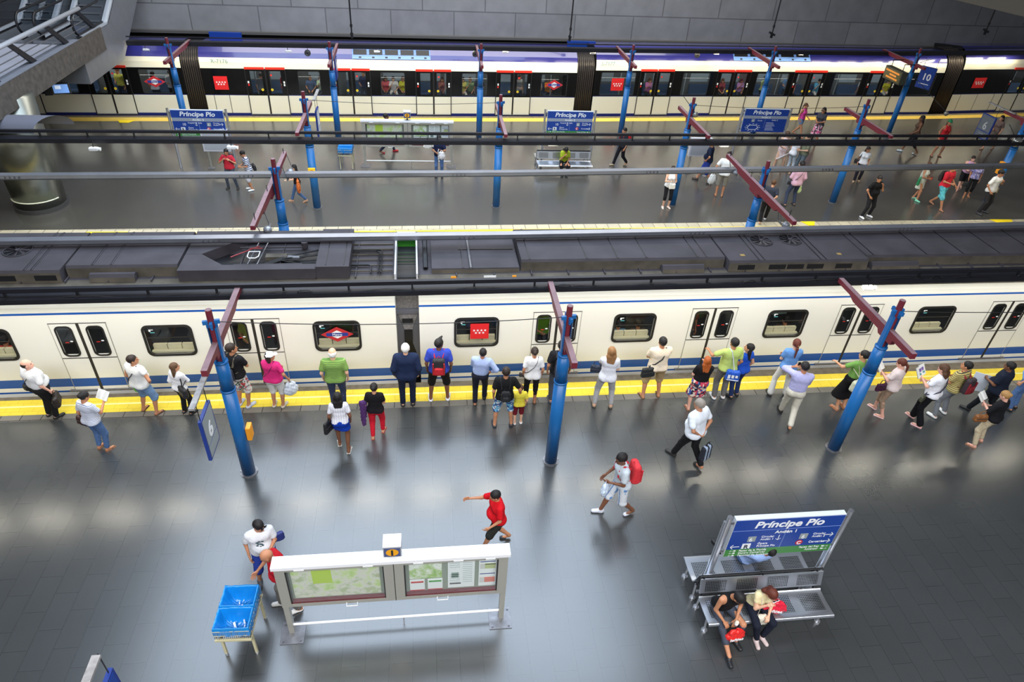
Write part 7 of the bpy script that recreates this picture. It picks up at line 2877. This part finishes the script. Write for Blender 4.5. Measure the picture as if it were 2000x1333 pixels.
J = P_('man in dark clothes leaning on the post under the maroon cross arm', 1488, 434, 1520, 352, 60, w=1.1, L='down', R='behind', lean=12, head=(-20, -10), skin='olive', hair=('crop', 'brown'), top=('tee', (52, 56, 68), -.04), bot=('trousers', (26, 26, 28)), shoe=('trainer', (206, 206, 208)), stance='walk', **I)
J = P_('man in a pink shirt and jeans with a crossbody strap on the island', 1541, 402, 1562, 312, 95, w=.98, L='front', R='down', skin='olive', hair=('short', 'black'), top=('shirt', (228, 184, 206), -.06, 1.5), bot=('jeans', (62, 70, 92)), shoe=('shoe', (52, 48, 48)), stance='wide', **I)
plastic_bag('pale green and white bag held by the man in the pink shirt', J['handR'], (206, 226, 160), .40, .22, 80)
handbag('thin dark crossbody pouch of the man in the pink shirt', J['tp'](-.24, .05, .0), (40, 40, 52), (.2, .08, .16), J['face'], crossbody(J, -1, J['tp'](-.24, .05, .0)))
J = P_('woman in a pale pink dress behind the pink shirt on the island', 1518, 330, 1541, 256, 250, sex='f', L='side', R='front', head=(20, -8), skin='light', hair=('mid', 'brown'), top=('dress', printed('pink_dress', [(226, 202, 200), (214, 180, 180), (236, 222, 216)], 24)), bot=None, shoe=('sandal', (150, 120, 100)), stance='wide', **I)
o = mesh_obj('umbrella', [(lambda F_: (F_.cap((0, 0, 0), (-.55, .05, -.32), .022, .035, .01), F_.mesh())[1])(Field(.014))], mat('umbrella_cloth', (222, 216, 214), .7))
place(o, J['handL'], 0); tag(o, 'pale folded umbrella held by the woman in the pink dress', 'umbrella')
J = P_('woman in a white top and pale jeans embracing a man on the island', 1538, 338, 1561, 266, 20, sex='f', L='front', R='front', head=(10, -5), skin='light', hair=('mid', 'black'), top=('fit', (238, 238, 240), -.02), bot=('jeans', (180, 190, 200)), shoe=('sandal', (150, 130, 110)), **I)
J = P_('man in a khaki tee embracing the woman in white on the island', 1556, 342, 1577, 262, 190, L='front', R='front', head=(0, -10), skin='light', hair=('crop', 'dark'), top=('tee', (128, 132, 108), -.03), bot=('jeans', (104, 116, 124)), shoe=('shoe', (60, 58, 54)), **I)
J = P_('woman in a bright pink top and denim shorts with sunglasses by the far line', 1556, 265, 1577, 200, 300, sex='f', L='swing', R='down', head=(0, 0), skin='tan', hair=('pony', 'brown', 'sunglasses', (40, 40, 44)), top=('tank', (226, 76, 160), -.03), bot=('hotpants', DENIML), shoe=('sandal', (120, 90, 70)), stance='walk', **I)
J = P_('woman in a dark top with sunglasses beside the bright pink top', 1588, 282, 1596, 210, 215, sex='f', L='front', R='front', head=(0, 0), skin='tan', hair=('long', 'black', 'sunglasses', (30, 30, 34)), top=('tee', (66, 66, 72), -.03), bot=('skirt', printed('pink_print', [(200, 90, 130), (60, 50, 60), (222, 200, 206)], 20)), shoe=('sandal', (110, 80, 60)), **I)
J = P_('woman in a white polo and dark trousers on the island by the slanted post', 1672, 354, 1698, 286, 240, sex='f', L='down', R='down', head=(35, -5), skin='tan', hair=('bob', 'dark'), top=('tee', (240, 240, 242), -.02), bot=('trousers', (36, 34, 44)), shoe=('shoe', (190, 160, 130)), stance='step', **I)
handbag('black bag at the side of the woman in the white polo', J['tp'](.26, -.02, .06), (30, 28, 32), (.26, .10, .22), J['face'], shoulder_strap(J, 1, J['tp'](.26, -.02, .06)))
J = P_('man in a black tee and black jeans with white shoes scratching his face', 1688, 424, 1727, 342, 285, w=1.05, L='chin', R='pocket', head=(-35, -10), skin='tan', hair=('short', 'black'), top=('tee', (22, 22, 24), .02), bot=('jeans', (34, 34, 38)), shoe=('trainer', (240, 240, 242)), stance='wide', **I)
J = P_('walker in black cropped trousers and pale trainers by the far yellow line', 1774, 299, 1797, 222, 160, sex='f', L='swing', R='down', skin='brown', hair=('mid', 'black'), top=('tank', (92, 70, 56), .02), bot=('capri', (26, 24, 26)), shoe=('trainer', (206, 214, 216)), stance='walk', **I)
J = P_('girl in a red dress and a green cap on the island at the right', 1826, 305, 1858, 233, 265, sex='f', L='front', R='down', skin='tan', hair=('pony', 'brown', 'cap', (40, 130, 84)), top=('dress', (196, 44, 48)), bot=None, shoe=('sandal', (70, 50, 44)), stance='wide', **I)
J = P_('dimly lit woman in a brown top walking at the far right of the island', 1928, 292, 1956, 224, 200, sex='f', L='down', R='front', skin='olive', hair=('mid', 'black'), top=('tee', (120, 100, 92), -.02), bot=('skirt', (104, 92, 84)), shoe=('sandal', (60, 50, 46)), stance='walk', **I)
J = P_('woman in a pale dress with a green shoulder bag on the island', 1785, 390, 1820, 317, 300, sex='f', L='front', R='front', head=(10, -10), skin='tan', hair=('mid', 'brown'), top=('dress', (206, 212, 196)), bot=None, shoe=('shoe', (130, 214, 180)), stance='step', **I)
bg = J['tp'](.27, -.02, .05)
handbag('large green shoulder bag of the woman in the pale dress', bg, (36, 134, 84), (.42, .12, .34), J['face'] + 20, shoulder_strap(J, 1, bg), (222, 232, 226))
mb = MB(); mb.cyl((0, 0, -.06), (0, 0, .06), .03, .03, 12, mat('can_red', (210, 60, 50), .3, .4)); o = mb.build('drink_can', None, None, False)
place(o, J['handL'] + V3(0, 0, .03), 0); tag(o, 'red can held by the woman with the green bag', 'can')
J = P_('man in a red tee and turquoise shorts on the island at the right', 1826, 405, 1866, 317, 285, L='swing', R='front', skin='tan', hair=('short', 'brown'), top=('tee', (212, 44, 60), -.04), bot=('kneeshorts', printed('turquoise', [(90, 190, 200), (120, 206, 212), (70, 160, 180)], 16)), shoe=('sandal', (70, 50, 40)), stance='walk', **I)
backpack('dark backpack of the man in turquoise shorts', J, (44, 34, 36))
J = P_('woman in a lilac tank top and black shorts on the island at the right', 1872, 370, 1903, 303, 235, sex='f', w=1.1, L='down', R='front', head=(20, -8), skin='pink', hair=('pony', 'dark'), top=('tank', (206, 160, 190), -.02), bot=('shorts', (28, 26, 30)), shoe=('sandal', (120, 100, 90)), stance='walk', **I)
J = P_('woman in a violet print top and black trousers at the right of the island', 1886, 384, 1922, 315, 240, sex='f', L='down', R='down', skin='tan', hair=('mid', 'dark'), top=('tee', printed('violet_print', [(140, 130, 180), (190, 180, 206), (110, 110, 160)], 26)), bot=('capri', (28, 28, 30)), shoe=('sandal', (150, 110, 80)), stance='step', **I)
handbag('black bag with metal studs swinging beside the violet top', J['handR'] + V3(0, 0, -.18), (34, 34, 36), (.26, .12, .24), J['face'])
J = P_('man in a white short sleeved shirt and dark trousers at the right of the island', 1914, 416, 1950, 325, 292, w=1.0, L='strap', R='pocket', head=(20, -12), skin='tan', hair=('short', 'black'), top=('shirt', (232, 232, 228), -.04), bot=('trousers', (46, 44, 46)), shoe=('shoe', (62, 62, 66)), stance='wide', **I)
bg = J['tp'](-.27, .02, -.02)
handbag('tan and grey shoulder bag of the man in the white shirt', bg, (150, 132, 110), (.28, .12, .26), J['face'], shoulder_strap(J, -1, bg), (60, 44, 40))

# --- passengers seen through the windows of the white train (their parts are too small to show)
GP = 'passengers in the white train'
PASS = [(-12.9, 'w', (226, 230, 234), 'standing'), (-12.2, 'm', (200, 206, 214), 'standing'), (-14.6, 'm', (190, 190, 90), 'standing'),
        (-7.95, 'm', (120, 124, 130), 'standing'), (-6.9, 'f', (170, 52, 64), 'standing'), (-5.8, 'm', (90, 110, 150), 'sitting'), (-5.3, 'f', (206, 230, 200), 'sitting'), (-4.98, 'm', (226, 226, 226), 'standing'),
        (-3.05, 'm', (40, 52, 92), 'standing'), (-2.0, 'f', (200, 90, 100), 'sitting'), (-1.6, 'm', (222, 222, 226), 'sitting'), (-1.1, 'f', (206, 206, 60), 'sitting'),
        (.95, 'f', (150, 90, 90), 'sitting'), (2.05, 'f', (206, 200, 110), 'sitting'), (2.45, 'm', (120, 150, 110), 'sitting'), (2.85, 'm', (70, 76, 90), 'standing'),
        (4.95, 'm', (170, 174, 176), 'standing'), (6.15, 'f', (222, 226, 226), 'sitting'), (6.75, 'm', (240, 150, 50), 'sitting'),
        (9.25, 'f', (50, 48, 40), 'sitting'), (12.5, 'f', (206, 130, 190), 'sitting'), (14.0, 'f', (90, 160, 70), 'sitting'), (15.9, 'm', (44, 160, 90), 'standing'), (16.9, 'f', (150, 70, 80), 'sitting'),
        (18.05, 'f', (190, 140, 200), 'sitting'), (19.0, 'm', (170, 190, 130), 'standing'), (20.6, 'm', (100, 140, 190), 'standing'), (21.3, 'f', (190, 80, 60), 'sitting'), (23.0, 'm', (90, 170, 214), 'sitting'), (23.6, 'f', (200, 80, 80), 'sitting'),
        (25.1, 'm', (206, 210, 216), 'standing'), (27.6, 'm', (190, 186, 50), 'sitting')]
protos = {}
colname = lambda c: ('yellow' if c[0] > 180 and c[1] > 180 and c[2] < 120 else 'white' if min(c) > 195 else 'green' if c[1] > c[0] + 25 and c[1] > c[2] + 15 else 'blue' if c[2] > c[0] + 25 else 'orange' if c[0] > 230 and c[1] > 120 and c[2] < 80 else
                     'pink' if c[0] > 185 and c[2] > c[1] + 30 else 'red' if c[0] > c[1] + 40 else 'dark' if max(c) < 100 else 'grey')
seq = {}
for i, (x, sx, c, po) in enumerate(PASS):
    if x < 8.3:
        yy, cars = 34.88 + .0515 * x, 'first'
        zz = 0.0
    else:
        yy, cars = 34.69 + .075 * x, 'second'
        zz = .04
    dy = 2.28 if po == 'sitting' else 1.0 + .25 * (i % 3)
    cn = colname(c)
    pl = ('left diamond window' if x < -11 else 'first doors right of the bellows' if x < -6.5 else 'first window right of the bellows' if x < -4.5 else 'second doors' if x < -2.5 else 'window under the roof grille' if x < -.6 else 'third doors left of centre' if x < 1.5 else 'window left of the centre post' if x < 3.5 else
          'fourth doors' if x < 5.6 else 'right diamond window' if x < 8 else 'second red flag' if x < 11.3 else 'first doors of the second car' if x < 13.2 else 'first window after those of the second flag' if x < 15.3 else 'second doors of the second car' if x < 17.5 else 'window behind the right name sign' if x < 19.8 else
          'third doors of the second car' if x < 22.3 else 'window left of the display' if x < 24.3 else 'doors under the display' if x < 26.5 else 'window behind the ten sign')
    lab = '%s passenger in %s inside the white train, %s' % (po, cn, pl)
    if lab in seq:
        lab = lab.replace(' passenger', ' passenger further right')
    seq[lab] = 1
    if po == 'sitting':
        person(lab, (x, yy + dy), ht=1.66, face=270, sex=sx if sx != 'w' else 'f', stance='sit', lean=8, L='lap', R='lap' if i % 2 else 'chin', head=((i * 37) % 50 - 25, -10), skin=('tan', 'light', 'olive')[i % 3], hair=(('mid', 'short')[sx == 'm'], ('dark', 'black', 'brown')[i % 3]),
               top=('tee', c), bot=('jeans', ((50, 60, 80), (200, 200, 200), (40, 40, 44))[i % 3]), shoe=None, z=zz + .02, group=GP, q=1.9, feet=((-.1, .42, .08), (.1, .45, .08)))
    else:
        person(lab, (x, yy + dy), ht=1.72, face=(90, 300, 250)[i % 3], sex=sx if sx != 'w' else 'f', L='down', R='front', head=((i * 37) % 50 - 25, -5), skin=('tan', 'light', 'olive')[i % 3], hair=(('mid', 'short')[sx == 'm'], ('dark', 'black', 'brown')[i % 3]),
               top=('tee', c), bot=('jeans', ((50, 60, 80), (40, 40, 44))[i % 2]), shoe=None, z=zz + .02, group=GP, q=1.9)
# passengers of the near train, behind dark glass
for x, c, po, l in [(5.0, (110, 150, 170), 'sitting', 'passenger in grey blue inside the near train, window left of the cream polo'), (5.55, (96, 86, 76), 'sitting', 'passenger in brown inside the near train, window left of the cream polo'),
                    (9.15, (222, 206, 170), 'sitting', 'passenger in cream reading inside the near train, above the sky blue tee'), (9.75, (60, 54, 50), 'sitting', 'dark haired passenger inside the near train above the sky blue tee'),
                    (2.95, (110, 160, 50), 'standing', 'passenger in green behind the first doors right of the gap'), (-4.45, (150, 160, 80), 'standing', 'passenger in olive green behind the doors by the left near post'),
                    (11.1, (46, 56, 120), 'standing', 'passenger in dark blue behind the doors by the right near post'), (-10.0, (190, 70, 50), 'sitting', 'passenger with red bag in the window at the left edge'), (7.0, (140, 60, 56), 'standing', 'passenger in dark red behind the doors left of the sky blue tee')]:
    y0 = y_near(x)
    if po == 'sitting':
        person(l, (x, y0 + .48), ht=1.66, face=90 if x != 9.15 else 60, stance='sit', lean=6, L='lap', R='lap', skin='tan', hair=('short', 'black'), top=('tee', c), bot=('jeans', (60, 60, 70)), shoe=None, z=.02, group='passengers in the cream train', q=1.7, feet=((-.1, .42, .08), (.1, .45, .08)))
    else:
        person(l, (x, y0 + .7), ht=1.72, face=270, L='down', R='front', skin='tan', hair=('short', 'black'), top=('tee', c), bot=('jeans', (50, 50, 60)), shoe=None, z=.02, group='passengers in the cream train', q=1.7)
mb = MB(); mb.add([(-.26, 0, .2), (.26, .05, .26), (.24, .05, -.14), (-.24, 0, -.18)], [(0, 1, 2, 3)], mat('news_teal', (150, 176, 176), .7)); o = mb.build('newspaper'); sm = o.modifiers.new('t', 'SOLIDIFY'); sm.thickness = .01
place(o, (9.5, y_near(9.5) + .62, 1.52), -10); tag(o, 'open pale newspaper in the near train window above the sky blue tee', 'newspaper', 'books and papers held by people')
